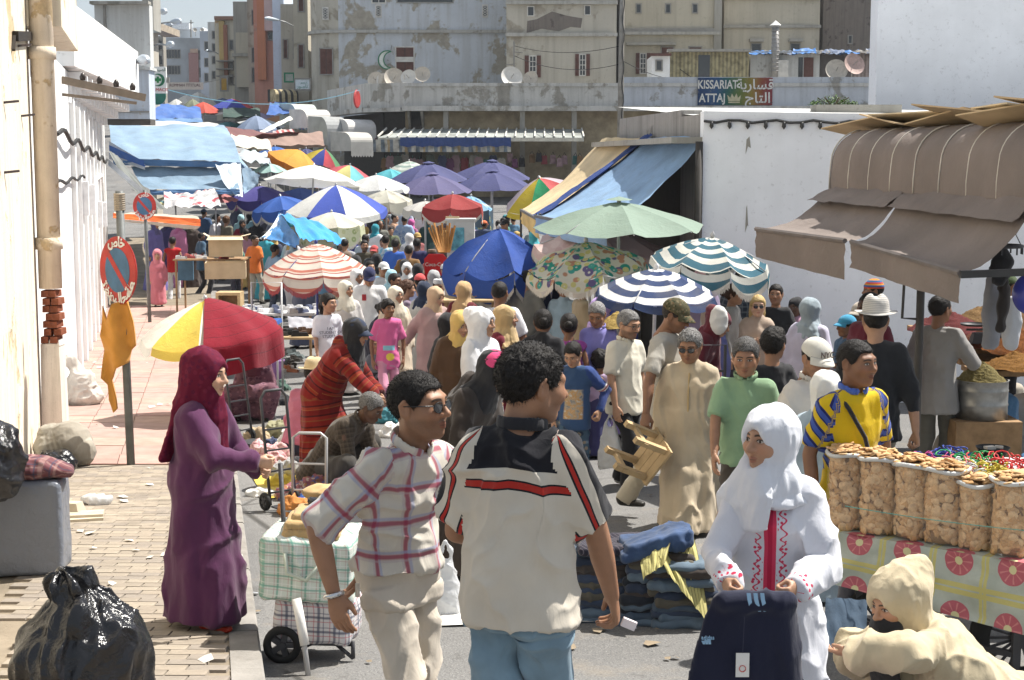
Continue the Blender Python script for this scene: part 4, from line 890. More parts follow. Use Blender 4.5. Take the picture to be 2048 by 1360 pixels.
part('crown',mat((.5,.46,.3),.8,name='crown_paint'),sg,lambda b: (b.prism([(-.3,0),(.3,0),(.36,.32),(.2,.16),(.12,.40),(0,.18),(-.12,.40),(-.2,.16),(-.36,.32)],(-.05,-.075,-.5),(1,0,0),(0,0,1),-.01),b.bx(-.35,-.085,-.6,.25,-.065,-.53)))
# corrugated shop canopy and striped valance under the parapet
ca = thing('corrugated_canopy',P(960,275,KD - 1),'long corrugated canopy with ribs and striped valance on the market hall','canopy'); cav = ca.location.copy()
def cpt(name,m,fn): o = part(name,m,ca,fn); o.location = -cav; return o
x0c,x1c = P(755,0,KD - 1.6).x,P(1168,0,KD - 1.6).x; za,zb_ = P(0,258,KD - .2).z,P(0,275,KD - 2.2).z
cpt('sheet',mat((.38,.40,.38),.6,.3,1,.2,10,metal=.3,name='corrugated_sheet',dirt=.5),lambda b: b.add([(x0c + 1,KD + .2,za),(x1c,KD + .2,za),(x1c,KD - 2.2,zb_),(x0c,KD - 2.2,zb_),(x0c + 1,KD + .2,za - .04),(x1c,KD + .2,za - .04),(x1c,KD - 2.2,zb_ - .04),(x0c,KD - 2.2,zb_ - .04)],[[0,3,2,1],[4,5,6,7],[3,7,6,2],[0,4,7,3],[1,2,6,5]]))
for k in range(22):
 xk = x0c + (x1c - x0c) * k / 21; cpt('rib',mat((.62,.60,.54),.7,name='pale_rib'),lambda b: b.bar((xk + .25 * (1 - k / 21),KD + .2,za + .05),(xk,KD - 2.25,zb_ + .05),.07))
cpt('fascia',mat((.60,.57,.48),.7,name='pale_rib'),lambda b: b.bx(x0c,KD - 2.27,zb_ - .2,x1c,KD - 2.2,zb_ - .02))
stripe_v = None
def vstripe(name,cols,per):
 if name in _M: return _M[name]
 t = NT(name); x_,y_,z_ = t.sep(t.obj()); c = t.ramp(fr(t,t.math('ADD',x_,t.math('MULTIPLY',y_,.6)),per),cols,'CONSTANT'); c = t.mix(t.thr(t.noise(t.obj(),3,4),.4,.8),c,sh((.5,.47,.42),.5),'MULTIPLY'); _M[name] = t.out(c,.9,.15); return _M[name]
vsm = vstripe('striped_valance',[(0,(.55,.52,.45)),(.3,(.20,.24,.27)),(.5,(.5,.47,.4)),(.66,(.40,.30,.17)),(.8,(.22,.25,.28))],.9)
zz0,zz1 = P(0,304,KD - 2.3).z,P(0,279,KD - 2.3).z; xs1 = P(1022,0,KD - 2.3).x
cpt('valance',vsm,lambda b: b.add([(x,KD - 2.32 - .12 * (i % 2) * (z < zz1),z) for i,x in enumerate(np.linspace(x0c - .6,xs1,24)) for z in (zz0,zz1)],[[2 * i,2 * i + 2,2 * i + 3,2 * i + 1] for i in range(23)]))
cpt('blue_cloth',mat((.04,.07,.20),.8,name='blue_cloth'),lambda b: b.add([(x,KD - 2.5 - .05 * (i % 2),z) for i,x in enumerate(np.linspace(P(805,0,KD).x,xs1,16)) for z in (P(0,292,KD).z - .08 * (i % 2),P(0,276,KD).z)],[[2 * i,2 * i + 2,2 * i + 3,2 * i + 1] for i in range(15)]))
# goods hanging in the dark fronts
rr = random.Random(5)
hc = [(.25,.05,.06),(.05,.06,.12),(.3,.2,.22),(.1,.12,.1),(.02,.02,.025),(.15,.05,.12),(.35,.33,.3),(.05,.14,.13),(.2,.12,.06)]
for k in range(30):
 px_ = 770 + k * 14.5 + rr.uniform(-4,4); isbag = px_ > 1020; y_ = rr.uniform(305,318); L = rr.uniform(.5,.9) if isbag else rr.uniform(.9,1.5); o_ = P(px_,y_,KD - .6 + rr.uniform(-.4,.2)); c = hc[rr.randrange(9)]; wd = .22 if isbag else .2
 if isbag:
  o = thing('backpack',o_,'small dark backpack hanging in the market hall shop front','backpack','backpacks hanging in the market hall shop front')
  part('body',mat(c,.8,name='nylon'),o,lambda b: (b.box((0,0,-.25),(.34,.2,.46),taper=.8),b.box((0,-.13,-.33),(.26,.08,.24),taper=.9)))
  part('strap',mat((.02,.02,.02),.8,name='strap'),o,lambda b: b.tube([(-.1,.0,-.05),(0,0,.14),(.1,0,-.05)],.02,5))
 else:
  o = thing('hanging_dress',o_,'long garment hanging in the dark market hall shop front','dress','garments hanging in the market hall shop front')
  part('cloth',mat(c,.9,name='hung_cloth'),o,lambda b: b.prism([(-.1,0),(-wd,-.1),(-wd - .06,-L * .4),(-wd + .02,-L * .4),(-wd - .05,-L),(wd + .05,-L),(wd - .02,-L * .4),(wd + .06,-L * .4),(wd,-.1),(.1,0),(0,-.06)],(0,0,0),(1,0,0),(0,0,1),.1))
  part('hanger',mat((.1,.3,.25),.6,name='hanger'),o,lambda b: (b.bar((-.2,0.04,-.04),(.2,.04,-.04),.02),b.bar((0,.04,0),(0,.04,.12),.015)))
# ------------------------------------------------------------------ cloth sheets
def sheet_mesh(c,nu=16,nv=12,sag=.1,wr=.03,seed=0,scallop=0,wsc=3.0,gp=None):   # c: 4 corners (back-left, back-right, front-right, front-left)
 c = [np.asarray(q,float) for q in c]; A,B = np.meshgrid(np.linspace(0,1,nu),np.linspace(0,1,nv),indexing='ij'); a = A[...,None]; b_ = B[...,None]
 v = c[0] * (1 - a) * (1 - b_) + c[1] * a * (1 - b_) + c[2] * a * b_ + c[3] * (1 - a) * b_; L = max(np.linalg.norm(c[1] - c[0]),np.linalg.norm(c[3] - c[0]))
 q = v.reshape(-1,3); n = nrm(np.cross(c[1] - c[0],c[3] - c[0])); q = q - np.array([0,0,1]) * (sag * 4 * (B * (1 - B)) ** 1).reshape(-1,1); qq = np.stack([A.ravel() * wsc * 2,B.ravel() * wsc,np.zeros(A.size)],1)
 q = q + n * (wr * .6 * (vnoise(qq * 1.5,seed) + .5 * vnoise(qq * 4,seed + 1)))[:,None]
 f = [[i * nv + j,(i + 1) * nv + j,(i + 1) * nv + j + 1,i * nv + j + 1] for i in range(nu - 1) for j in range(nv - 1)]
 lu,lv = np.linalg.norm(c[1] - c[0]),np.linalg.norm(c[3] - c[0]); return mesh(q,f,'cloth',True,attrs={'gp': np.stack([A.ravel() * lu,B.ravel() * lv,0 * A.ravel()],1)})
def sheet(name,c,m,parent=None,**k): return link(name,sheet_mesh(c,**k),m,parent)
def tarp(col,rough=.55,name='tarp',var=.2,streak=.25,trans=.0):
 key = ('tarp',col,rough,var)
 if key in _M: return _M[key]
 t = NT(name); v = t.obj(); c = t.mix(t.thr(t.noise(v,1.5,5),.3,.7),sh(col,1 - var),sh(col,1 + var)); c = t.mix(t.math('MULTIPLY',t.thr(t.noise(v,3.5,6,.7),.52,.72),streak),c,(.2,.18,.15))
 t.bump(t.math('ADD',t.noise(v,7,4,.6,.5),t.math('MULTIPLY',t.noise(v,60,2),.15)),.5,.03); m = t.out(c,rough,.3)
 if trans:
  tr = t.n('BsdfTranslucent',{'Color': c}); mx = t.n('MixShader',{0: trans}); t.t.links.new(t.b.outputs[0],mx.inputs[1]); t.t.links.new(tr.outputs[0],mx.inputs[2]); t.t.links.new(mx.outputs[0],t.t.nodes['Material Output'].inputs[0])
 _M[key] = m; return m
# ------------------------------------------------------------------ white shop on the right with its two cloth awnings
CX,CY = P(1411,0,20).x,20.0
sh_ = thing('white_shop',(CX + 4,CY,gz(CY)),'big plain white wall of the shop at the right, strung with small lamps','building'); sho = sh_.location.copy()
def sp(name,m,fn,sm=False): o = part(name,m,sh_,fn,sm); o.location = -sho; return o
zt1 = P(1411,222,20).z; zt2 = P(1240,214,26).z; fx2,fy2 = P(1236,0,26).x,26.0; xT = P(1757,0,20).x
sp('wall',whiteB,lambda b: b.prism([(CX,gz(20) - .4),(14,gz(20) - .4),(14,zt1 - .2),(CX,zt1)],(0,20,0),(1,0,0),(0,0,1),-.35))
xT3 = P(1757,0,29).x
sp('tower',whiteB,lambda b: b.bx(xT3,29,3.5,xT3 + 14,29.6,11.5))
sp('roof',mat((.62,.62,.60),.9,.2,1.5,.3,20,name='roof_screed',dirt=.4),lambda b: b.add([(CX + .05,20.3,zt1 - .06),(13,20.3,zt1 - .26),(14,29,zt2),(fx2,fy2,zt2)],[[0,1,2,3]]))
sp('roof_edge',greyC,lambda b: b.bx(CX,20.36,zt1 - .25,13,20.5,zt1 - .02))
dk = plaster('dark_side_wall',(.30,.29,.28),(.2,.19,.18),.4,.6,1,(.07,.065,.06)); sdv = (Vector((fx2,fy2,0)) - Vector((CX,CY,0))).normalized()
def side(b,s0,s1,z0,z1,th,out=0): p = Vector((CX,CY + .36,0)) + sdv * s0; q = Vector((CX,CY + .36,0)) + sdv * s1; n = Vector((-sdv.y,sdv.x,0)); a = [p + n * out,q + n * out,q - n * th,p - n * th]; b.add([(v.x,v.y,z0) for v in a] + [(v.x,v.y,z1) for v in a],[[3,2,1,0],[4,5,6,7]] + [[i,(i + 1) % 4,4 + (i + 1) % 4,4 + i] for i in range(4)])
SL = (Vector((fx2,fy2,0)) - Vector((CX,CY + .36,0))).length
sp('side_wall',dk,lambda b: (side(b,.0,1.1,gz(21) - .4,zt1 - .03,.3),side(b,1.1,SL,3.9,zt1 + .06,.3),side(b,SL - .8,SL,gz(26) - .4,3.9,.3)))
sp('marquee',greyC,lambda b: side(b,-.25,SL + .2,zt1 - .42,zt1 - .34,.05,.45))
sp('interior_shade_panel',mat((.04,.035,.03),.95,name='painted_shop_shade'),lambda b: (side(b,1.1,SL - .8,gz(22) - .4,3.9,.3,-.25)))  # near-black panel closes the opening, its colour stands in for shade inside
sp('doorway',mat((.12,.11,.10),.8,.3,name='shop_door',dirt=.4),lambda b: side(b,.25,.95,gz(21),gz(21) + 2.1,.02,.03))
sp('drain',mat((.06,.055,.05),.7,name='old_drain'),lambda b: b.tube([(CX - .06,19.95,zt1 - .4),(CX - .06,19.95,gz(20))],.05,8),True)
sp('cord',mat((.03,.03,.03),.7,name='black_cable'),lambda b: b.tube([(CX + (6.4) * k / 40,19.97,zt1 - .13 - .02 * math.sin(k * 1.9) - .05 * k / 40) for k in range(41)],.018,5))
lampm = mat((.05,.05,.05),.4,name='festoon_lamp')
lm = MB().lathe([(0,0),(.02,0),(.024,-.03),(.03,-.06),(.0,-.1)],(0,0,0),7); lme = mesh(lm.v,lm.f,smooth=True); lme.materials.append(lampm)
for k in range(26): o = link('lamp',lme,None,sh_); o.location = Vector((CX + .1 + 6.2 * k / 26,19.965,zt1 - .14 - .05 * k / 40)) - sho
for r in ((1491,273,1502,308),(1490,410,1497,465)): x0,z0,x1,z1 = rect(*r,20); sp('wall_scar',greyC,lambda b: b.prism([(0,0),(.03,.1),(x1 - x0,.08),(x1 - x0 - .02,z1 - z0),(.01,z1 - z0 - .04)],(x0,19.995,z0),(1,0,0),(0,0,1),-.01))
for r in ((1380,340,1386,352),): pass
# roof planter with a green bush
pb = thing('planter',P(1690,222,24),'long concrete roof planter with a bushy green plant','planter'); part('trough',greyC,pb,lambda b: (b.bx(-.45,0,-.12,.9,.5,.1)))
lv = MB(); r2 = random.Random(8)
for k in range(420):
 a,rad = r2.uniform(0,6.28),r2.uniform(0,1) ** .5; c = Vector((-.15 + .4 * rad * math.cos(a),.2 + .2 * rad * math.sin(a),.1 + r2.uniform(0,.17) * (1.2 - rad))); s_ = r2.uniform(.018,.035); R = Matrix.Rotation(r2.uniform(0,6.28),3,'Z') @ Matrix.Rotation(r2.uniform(-1,1),3,'X'); lv.add([c + R @ Vector(q) * s_ for q in ((-.5,0,0),(0,-1,.1),(.5,0,0),(0,1,.2))],[[0,1,2,3]])
lv.build('foliage',mat((.07,.13,.03),.6,.4,20,name='leaves'),pb)['kind'] = 'stuff'
part('stem',mat((.12,.09,.05),.9,name='stem'),pb,lambda b: [b.tube([(-.15,.2,.05),(-.15 + .25 * math.cos(a),.2 + .1 * math.sin(a),.22)],.008,4) for a in np.linspace(0,6,7)])
aw_b = tarp((.22,.34,.50),.7,'blue_awning_cloth'); aw_t = tarp((.60,.47,.28),.75,'tan_awning_cloth'); aw_n = tarp((.03,.06,.2),.7,'navy_cloth')
ba = thing('cloth_awning',P(1350,275,21),'faded blue cloth awning sloping off the white shop','awning'); bo = ba.location.copy()
def at_(par,o_,name,c,m,**k): o = sheet(name,c,m,par,**k); o.location = -o_; return o
B0,B1,B2,B3 = P(1413,272,20.2),P(1288,276,23.3),P(1070,432,22.6),P(1215,462,19.4)
at_(ba,bo,'cloth',(B1,B0,B3,B2),aw_b,nu=20,nv=20,sag=.10,wr=.03,seed=3); at_(ba,bo,'valance',(B2,B3,B3 - Vector((0,0,.25)),B2 - Vector((0,0,.25))),aw_b,sag=0,wr=.02)
at_(ba,bo,'edge_cloth',(B1 + Vector((0,.2,.03)),B1 + Vector((.1,-.2,.06)),B2 + Vector((.1,-.15,.05)),B2 + Vector((-.05,.25,0))),aw_n,wr=.05,sag=.06)
o = part('bar',mat((.1,.1,.1),.5,name='dark_steel'),ba,lambda b: (b.bar(B2,B3,.04),b.bar(B3,B0 - Vector((0,0,1.2)),.03))); o.location = -bo
ta = thing('cloth_awning',P(1230,285,24.5),'sun bleached tan cloth awning next to the blue one','awning'); to = ta.location.copy()
T0,T1,T2,T3 = P(1290,277,23.4),P(1203,277,26.4),P(1042,420,25.8),P(1078,440,22.9)
at_(ta,to,'cloth',(T1,T0,T3,T2),aw_t,nu=20,nv=20,sag=.12,wr=.03,seed=5); at_(ta,to,'valance',(T2,T3,T3 - Vector((0,0,.3)),T2 - Vector((0,0,.22))),tarp((.62,.44,.17),.75,'tan_valance'),sag=0,wr=.02)
o = part('bar',mat((.1,.1,.1),.5,name='dark_steel'),ta,lambda b: (b.bar(T2,T3,.04),b.bar(T2,Vector((T2.x,T2.y,gz(25.8))),.04))); o.location = -to
# ------------------------------------------------------------------ brown awning with barrel hood, right edge
br = tarp((.20,.167,.15),.85,'brown_awning_cloth',.15)
hd = thing('barrel_awning',P(1860,380,12.5),'brown canvas awning with ribbed barrel hood and cardboard sheets laid on top','awning'); ho = hd.location.copy()
H0,H1 = P(1660,378,14.5),P(2075,402,10.3)       # base line of the hood, far end to near end
ax = (H1 - H0).normalized(); bk = Vector((ax.y,-ax.x,0)).normalized() * -1; bk = bk if bk.x > 0 else -bk
prof = [(0,0),(0,.12),(.01,.24)] + [(.32 - .31 * math.cos(a),.24 + .32 * math.sin(a)) for a in np.linspace(.25,1.5,8)] + [(.8,.60),(1.6,.68)]
ns = 50; v = []; L = (H1 - H0).length
for i in range(ns + 1):
 q = H0.lerp(H1,i / ns); fr_ = (i / ns * 10) % 1; pf = .012 * math.sin(fr_ * math.pi)
 for k,(o1,z1) in enumerate(prof): v.append(q + bk * (o1 - pf) + Vector((0,0,z1 - .01 * (fr_ < .03))))
npf = len(prof); hm_ = mesh(v,[[i * npf + k,(i + 1) * npf + k,(i + 1) * npf + k + 1,i * npf + k + 1] for i in range(ns) for k in range(npf - 1)] + [[k for k in range(npf)]],smooth=True)
o = link('hood',hm_,br,hd); o.location = -ho
for i in range(9):
 q = H0.lerp(H1,i / 8.2); o = part('rib',mat((.62,.58,.52),.7,name='pale_piping'),hd,lambda b: b.tube([q + bk * (o1 - .008) + Vector((0,0,z1 + .002)) for o1,z1 in prof[:-2]],.0075,5),True); o.location = -ho
E0,E1,E2,E3 = P(1512,460,13.9),P(1690,484,12.35),P(1703,486,12.25),P(1920,549,10.3)
Hm = H0.lerp(H1,.44)
for k,(a,b_,c,d_) in enumerate(((H0,Hm,E1,E0),(Hm,H1,E3,E2))):
 o = sheet('canvas',(a - bk * .0,b_,c,d_),br,hd,nu=22,nv=16,sag=.10,wr=.018,seed=k + 20); o.location = -ho
 z_ = Vector((0,0,-.25 if k == 0 else -.20)); o = sheet('valance',(d_,c,c + z_ * (1.25 if k == 0 else 1.0),d_ + z_),br,hd,nu=22,nv=6,sag=0,wr=.02,seed=k + 40,wsc=6); o.location = -ho
 o = part('front_bar',mat((.16,.14,.13),.6,name='awning_bar'),hd,lambda b: b.tube([d_ + Vector((0,0,.01)),c + Vector((0,0,.01))],.022,6)); o.location = -ho
 o = sheet('scalloped_flap',(a + Vector((0,0,.015)),b_ + Vector((0,0,.015)),b_.lerp(c,.33) + Vector((0,0,.02)),a.lerp(d_,.33) + Vector((0,0,.02))),br,hd,nu=22,nv=5,sag=.0,wr=.02,seed=60 + k); o.location = -ho
o = part('arm',mat((.05,.05,.05),.5,name='dark_steel'),hd,lambda b: (b.bar(E3,E3 + Vector((1.6,.1,.05)),.05),)); o.location = -ho
pp = P(1842,570,12.6); o = part('post',mat((.08,.075,.07),.6,name='dark_steel'),hd,lambda b: (b.tube([(pp.x,pp.y,gz(12.6)),(pp.x,pp.y,pp.z + .35)],.035,8),b.tube([(pp.x - .14,pp.y,pp.z + .1),(pp.x - .15,pp.y,pp.z - .28),(pp.x,pp.y,pp.z - .29)],.012,6)),True); o.location = -ho
cbm = [mat(c,.9,.15,3,.2,20,.1,name='cardboard') for c in ((.55,.42,.26),(.50,.38,.24),(.62,.52,.36))]
for k,(t_,o1,ln,wd,rz,ti) in enumerate(((.02,.42,1.2,.55,.15,.10),(.16,.55,1.3,.6,-.1,.05),(.30,.50,1.4,.5,.2,.12),(.44,.62,1.2,.7,.0,.06),(.58,.45,1.3,.6,.25,.14),(.70,.6,1.4,.7,-.2,.05),(.82,.4,1.2,.6,.3,.18),(.93,.55,1.2,.8,.1,.1),(.36,.9,1.5,.5,0,.0),(.75,.95,1.6,.5,.1,.02))):
 o1 -= .06 * (k % 2); q = H0.lerp(H1,t_) + bk * o1 + Vector((0,0,.585 + .025 * (k % 3) + .03 * (o1 > .8))); an = math.atan2(ax.y,ax.x) + rz; R = Matrix.Rotation(an,3,'Z') @ Matrix.Rotation(-ti - .1,3,'X') @ Matrix.Rotation(.09 * ((k * 5) % 3 - 1),3,'Y')
 bb = thing('cardboard_sheet',q,['flat cardboard sheet','bent cardboard sheet','pale cardboard sheet'][k % 3] + ' lying on the brown barrel hood, %s from its far end' % ['first','second','third','fourth','fifth','sixth','seventh','eighth','ninth','last'][k],'cardboard')
 part('panel',cbm[k % 3],bb,lambda b: (b.box(R @ Vector((0,-wd * .25,0)),(ln,wd * .5,.012),R=R),b.box(R @ Vector((0,wd * .24,.03)),(ln * .98,wd * .5,.012),R=R @ Matrix.Rotation(.12,3,'X'))))
# ------------------------------------------------------------------ rooftop shacks, dishes, flue, pole on and behind the market hall
cor = vstripe('yellow_ridge_shading',[(0,(.42,.37,.22)),(.5,(.27,.24,.15))],.22)  # flat wall, darker stripes paint the shaded sides of the corrugation
hut = Bld('rooftop_shack','yellow corrugated shack with dark doorway on the market roof',1340,104,1498,160,86,4,cor,'shack',base=False); hut.px('door',glassd,(1396,110,1420,158),.02); hut.px('roof_edge',greyC,(1334,99,1500,104),.5)
hut2 = Bld('rooftop_room','small whitewashed rooftop room left of the yellow shack',1303,112,1340,160,85.5,3,white,'shack',base=False); hut2.window((1313,122,1323,140),trimd,glassd); hut2.px('roof_edge',brown,(1300,107,1342,112),.3)
hut3 = Bld('rooftop_room','white and grey patched rooftop room right of the yellow shack',1500,102,1640,158,87,4,plaster('patched_white',(.62,.62,.60),(.4,.38,.35),.4,.5,.6),'shack',base=False)
hut3.px('door',brown,(1607,115,1627,158),.04); hut3.px('door',glassd,(1596,115,1606,158),.03); hut3.px('tank',trimw,(1540,122,1572,158),.8)
hut4 = Bld('rooftop_shed','dark rooftop shed with pinkish corrugated wall by the dishes',1640,104,1760,158,87.5,4,mat((.12,.105,.10),.9,.4,1,name='shed_dark',dirt=.5),'shack',base=False); hut4.px('panel',vstripe('pink_ridge_shading',[(0,(.4,.33,.3)),(.5,(.28,.22,.2))],.22),(1706,106,1760,158),.05)  # pink panel is flat too, its ridge shading is painted as stripes
r3 = random.Random(4)
for k in range(9):
 x_ = 1500 + k * 29; o = tag(sheet('roof_tarpaulin',[P(x_,104 - r3.uniform(0,6),88),P(x_ + 44,102 - r3.uniform(0,6),88),P(x_ + 46,107,86.2),P(x_ - 4,108,86.2)],tarp([(.04,.16,.42),(.12,.11,.1),(.1,.13,.2)][k % 3],.5,'roof_tarp'),wr=.12,sag=.05,seed=k),'%s tarpaulin scrap on the shack roofs, number %s from the flue' % (['blue','grey','slate'][k % 3],['one','two','three','four','five','six','seven','eight','nine'][k]),'tarpaulin','scraps on the shack roofs')
fl = thing('flue',P(1550,110,85),'ribbed metal flue pipe with white conical cap on the roof','chimney'); part('pipe',mat((.30,.29,.28),.5,.2,6,metal=.3,name='flue_metal'),fl,lambda b: (b.tube([(0,0,-1.2),(0,0,1.55)],.2,12),[b.tube([(0,0,z),(0,0,z + .05)],.225,12) for z in np.arange(-.9,1.5,.22)]),True); part('cap',mat((.7,.7,.68),.5,name='white_metal'),fl,lambda b: b.lathe([(.33,1.62),(.0,1.9)],(0,0,0),12),True)
dish_m = [mat((.55,.50,.43),.7,.2,3,name='dish_paint',dirt=.4),mat((.5,.36,.32),.7,.3,3,name='dish_rust',dirt=.4),mat((.66,.64,.60),.6,.1,3,name='dish_pale',dirt=.2)]
def dish(label,px,py,rp,d,m,yaw=0,tilt=.5):
 o = thing('satellite_dish',P(px,py,d),label,'satellite dish'); r = rp / F * d; R = Matrix.Rotation(yaw,3,'Z') @ Matrix.Rotation(math.pi / 2 - tilt,3,'X')
 part('reflector',m,o,lambda b: b.lathe([(0.001,-.0),(r * .4,r * .05),(r * .75,r * .17),(r,r * .3)],(0,0,0),24,R),True); part('mast',trimd,o,lambda b: (b.tube([(0,.25,0),(0,.3,-r - .5)],.04,6),b.bar((0,0,0),R @ Vector((0,0,r * .9)),.03)))
for k,(x_,y_,r_,m_) in enumerate(((752,160,16,0),(768,162,15,2),(788,158,21,0),(818,156,16,2),(845,150,16,0),(1022,156,22,2),(1062,158,15,0),(1672,142,22,0),(1706,130,22,1))):
 dish(['small cream','leftmost pale','large beige','white','yellowish','largest pale','flat rim','beige','rust streaked pink'][k] + ' satellite dish ' + ('on the roof by the dark shed' if k > 6 else 'on the market roof below the %s' % ('crescent sign' if k < 5 else 'brown shutters')),x_,y_,r_,83,dish_m[m_],(k % 3 - 1) * .3,.35)
up_p = thing('utility_pole',P(1240,215,76),'tall thin weathered utility pole in front of the market hall','pole'); part('shaft',mat((.30,.28,.25),.8,.3,3,name='weathered_pole'),up_p,lambda b: b.tube([(0,0,gz(76) - up_p.location.z),(.05,0,4),(.1,0,7.5)],[.17,.13,.1],8),True); part('cable',mat((.04,.04,.04),.8,name='black_cable'),up_p,lambda b: b.tube([(.12 + .05 * math.sin(z * 4),-.16,z) for z in np.arange(-1.5,7,.3)],.03,4))
wp = thing('wall_bracket',P(1028,135,89),'dark iron cable bracket mast on the corner of the buildings','bracket'); part('mast',trimd,wp,lambda b: (b.tube([(0,0,-1),(0,0,1.5)],.05,6),b.bar((0,0,.9),(.5,.8,.9),.04),b.bar((0,0,.2),(-.5,.8,.2),.04)))
def wire(label,a,b_,sag,r=.018,m=None):
 a,b_ = Vector(a),Vector(b_); return tag(part('cable',m or mat((.03,.03,.03),.8,name='black_cable'),None,lambda b: b.tube([a.lerp(b_,k / 16) - Vector((0,0,sag * 4 * k / 16 * (1 - k / 16))) for k in range(17)],r,4)),label,'cable')
wire('black cable from the corner bracket to the utility pole, upper',P(1030,92,89),P(1240,92,76),.35); wire('black cable sagging across the brown shutters to the utility pole, lower',P(1030,112,89),P(1240,128,76),.5); wire('thin cable from the utility pole past the yellow shack',P(1240,118,76),P(1400,158,86),.4)
wire('thin cable running down to the painted sign',P(1360,138,86),P(1545,205,KD - .2),.5); wire('pale blue washing line across the street over the umbrellas',P(330,178,70),P(720,180,78),.7,.025,mat((.2,.4,.5),.7,name='blue_rope'))
# ------------------------------------------------------------------ far street: row on the right, end of the street, left fronts
def fwin(bd,xs,ys,w_,h_,sm=None):
 for x_ in xs:
  for y_ in ys: bd.window((x_ - w_,y_ - h_,x_ + w_,y_ + h_),trimd,glassd,sm,trim=.08)
fH = Bld('townhouse','cream townhouse with tall brown shutters left of the rounded corner',590,-60,614,250,100,12,creamB); fwin(fH,(602,),(0,112),4,22,brown)
fG = Bld('townhouse','pale cream townhouse front with iron wall brackets',565,8,590,250,106,12,creamA); fwin(fG,(571,),(98,),3,18,brown); part('bracket',trimd,fG.o,lambda b: [b.bar(P(586,y_,105.5) - fG.off,P(612,y_,103) - fG.off,.09) for y_ in (80,112)] + [b.bar(P(587,60,105.4) - fG.off,P(587,118,105.4) - fG.off,.1)])
fF = Bld('townhouse','narrow pale blue house front on the far street',549,-60,566,250,112,12,plaster('pale_blue_wall',(.55,.62,.74),(.5,.5,.5),.2,.3,.4))
fE = Bld('townhouse','salmon pink tenement with narrow windows on the far street',511,-60,550,250,118,12,plaster('salmon_wall',(.55,.27,.20),(.45,.3,.25),.3,.4,.4,(.25,.13,.1))); fwin(fE,(541,),(12,72),3.5,7); fE.px('pilaster',plaster('orange_wall',(.55,.22,.12),(.4,.2,.14),.3,.3,.5),(518,-60,530,160),.4); fE.px('bay',plaster('pink_wall',(.58,.42,.40),(.5,.4,.36),.3,.3,.5),(531,-60,549,62),.5)
fD = Bld('townhouse','dark shabby tenement strip next to the salmon house',499,-60,512,250,122,12,creamA); fwin(fD,(508,),(35,110,150),3,14)
fC = Bld('townhouse','grey cream tower house with flat top on the far street',471,3,500,250,128,12,greyC); fwin(fC,(493,),(72,118),5,6); fC.px('bay',creamB,(476,66,499,175),.6); fC.px('bay_cap',greyC,(468,108,500,114),.9)
fB = Bld('townhouse','striped white, yellow and red tenement with rusty balconies',434,34,472,250,138,12,plaster('patchy_white',(.58,.54,.44),(.5,.35,.2),.45,.5,.5)); fB.px('red_strip',plaster('brick_red',(.32,.14,.09),(.2,.1,.08),.4,.3,.5),(450,50,455,170),.3); fB.px('yellow_strip',plaster('mustard',(.5,.36,.15),(.4,.3,.15),.3,.3,.5),(440,42,449,120),.25); fB.px('brick_top',plaster('brick_top',(.30,.17,.12),(.2,.1,.08),.4,.3,.5),(430,33,470,40),.4); fwin(fB,(463,),(90,130,160),2.5,9)
for y_ in (122,138,152): fB.px('balcony',trimd,(436,y_,470,y_ + 2),1.0)
fA = Bld('townhouse','whitish narrow house at the far bend of the street',420,44,436,250,150,12,plaster('grey_white',(.55,.55,.53),(.4,.4,.38),.3,.5,.5)); fwin(fA,(428,),(70,95,120,150),2.5,7)
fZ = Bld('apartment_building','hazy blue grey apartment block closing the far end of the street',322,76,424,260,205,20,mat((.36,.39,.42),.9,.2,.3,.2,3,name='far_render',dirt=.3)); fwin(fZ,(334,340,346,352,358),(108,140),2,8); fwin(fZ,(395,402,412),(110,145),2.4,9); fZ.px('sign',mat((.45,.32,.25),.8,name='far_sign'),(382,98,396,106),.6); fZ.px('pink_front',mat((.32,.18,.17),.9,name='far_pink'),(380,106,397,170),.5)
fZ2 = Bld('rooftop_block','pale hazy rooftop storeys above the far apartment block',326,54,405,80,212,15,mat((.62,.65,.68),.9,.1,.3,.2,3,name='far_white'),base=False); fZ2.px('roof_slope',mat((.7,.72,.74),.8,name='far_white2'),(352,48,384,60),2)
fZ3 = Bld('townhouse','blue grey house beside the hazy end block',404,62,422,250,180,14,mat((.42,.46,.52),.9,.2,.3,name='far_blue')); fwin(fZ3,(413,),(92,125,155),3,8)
for x_ in (390,404): dish('far hazy satellite dish on the end rooftops, %s' % ('left of two' if x_ < 400 else 'beside the blue grey house'),x_,60,4,200,dish_m[0],.3,.3)
tag(part('antenna',trimd,None,lambda b: (b.bar(P(382,75,204),P(382,40,204),.15),b.bar(P(378,46,204),P(387,45,204),.1))),'thin television antenna on the far end rooftop','antenna')
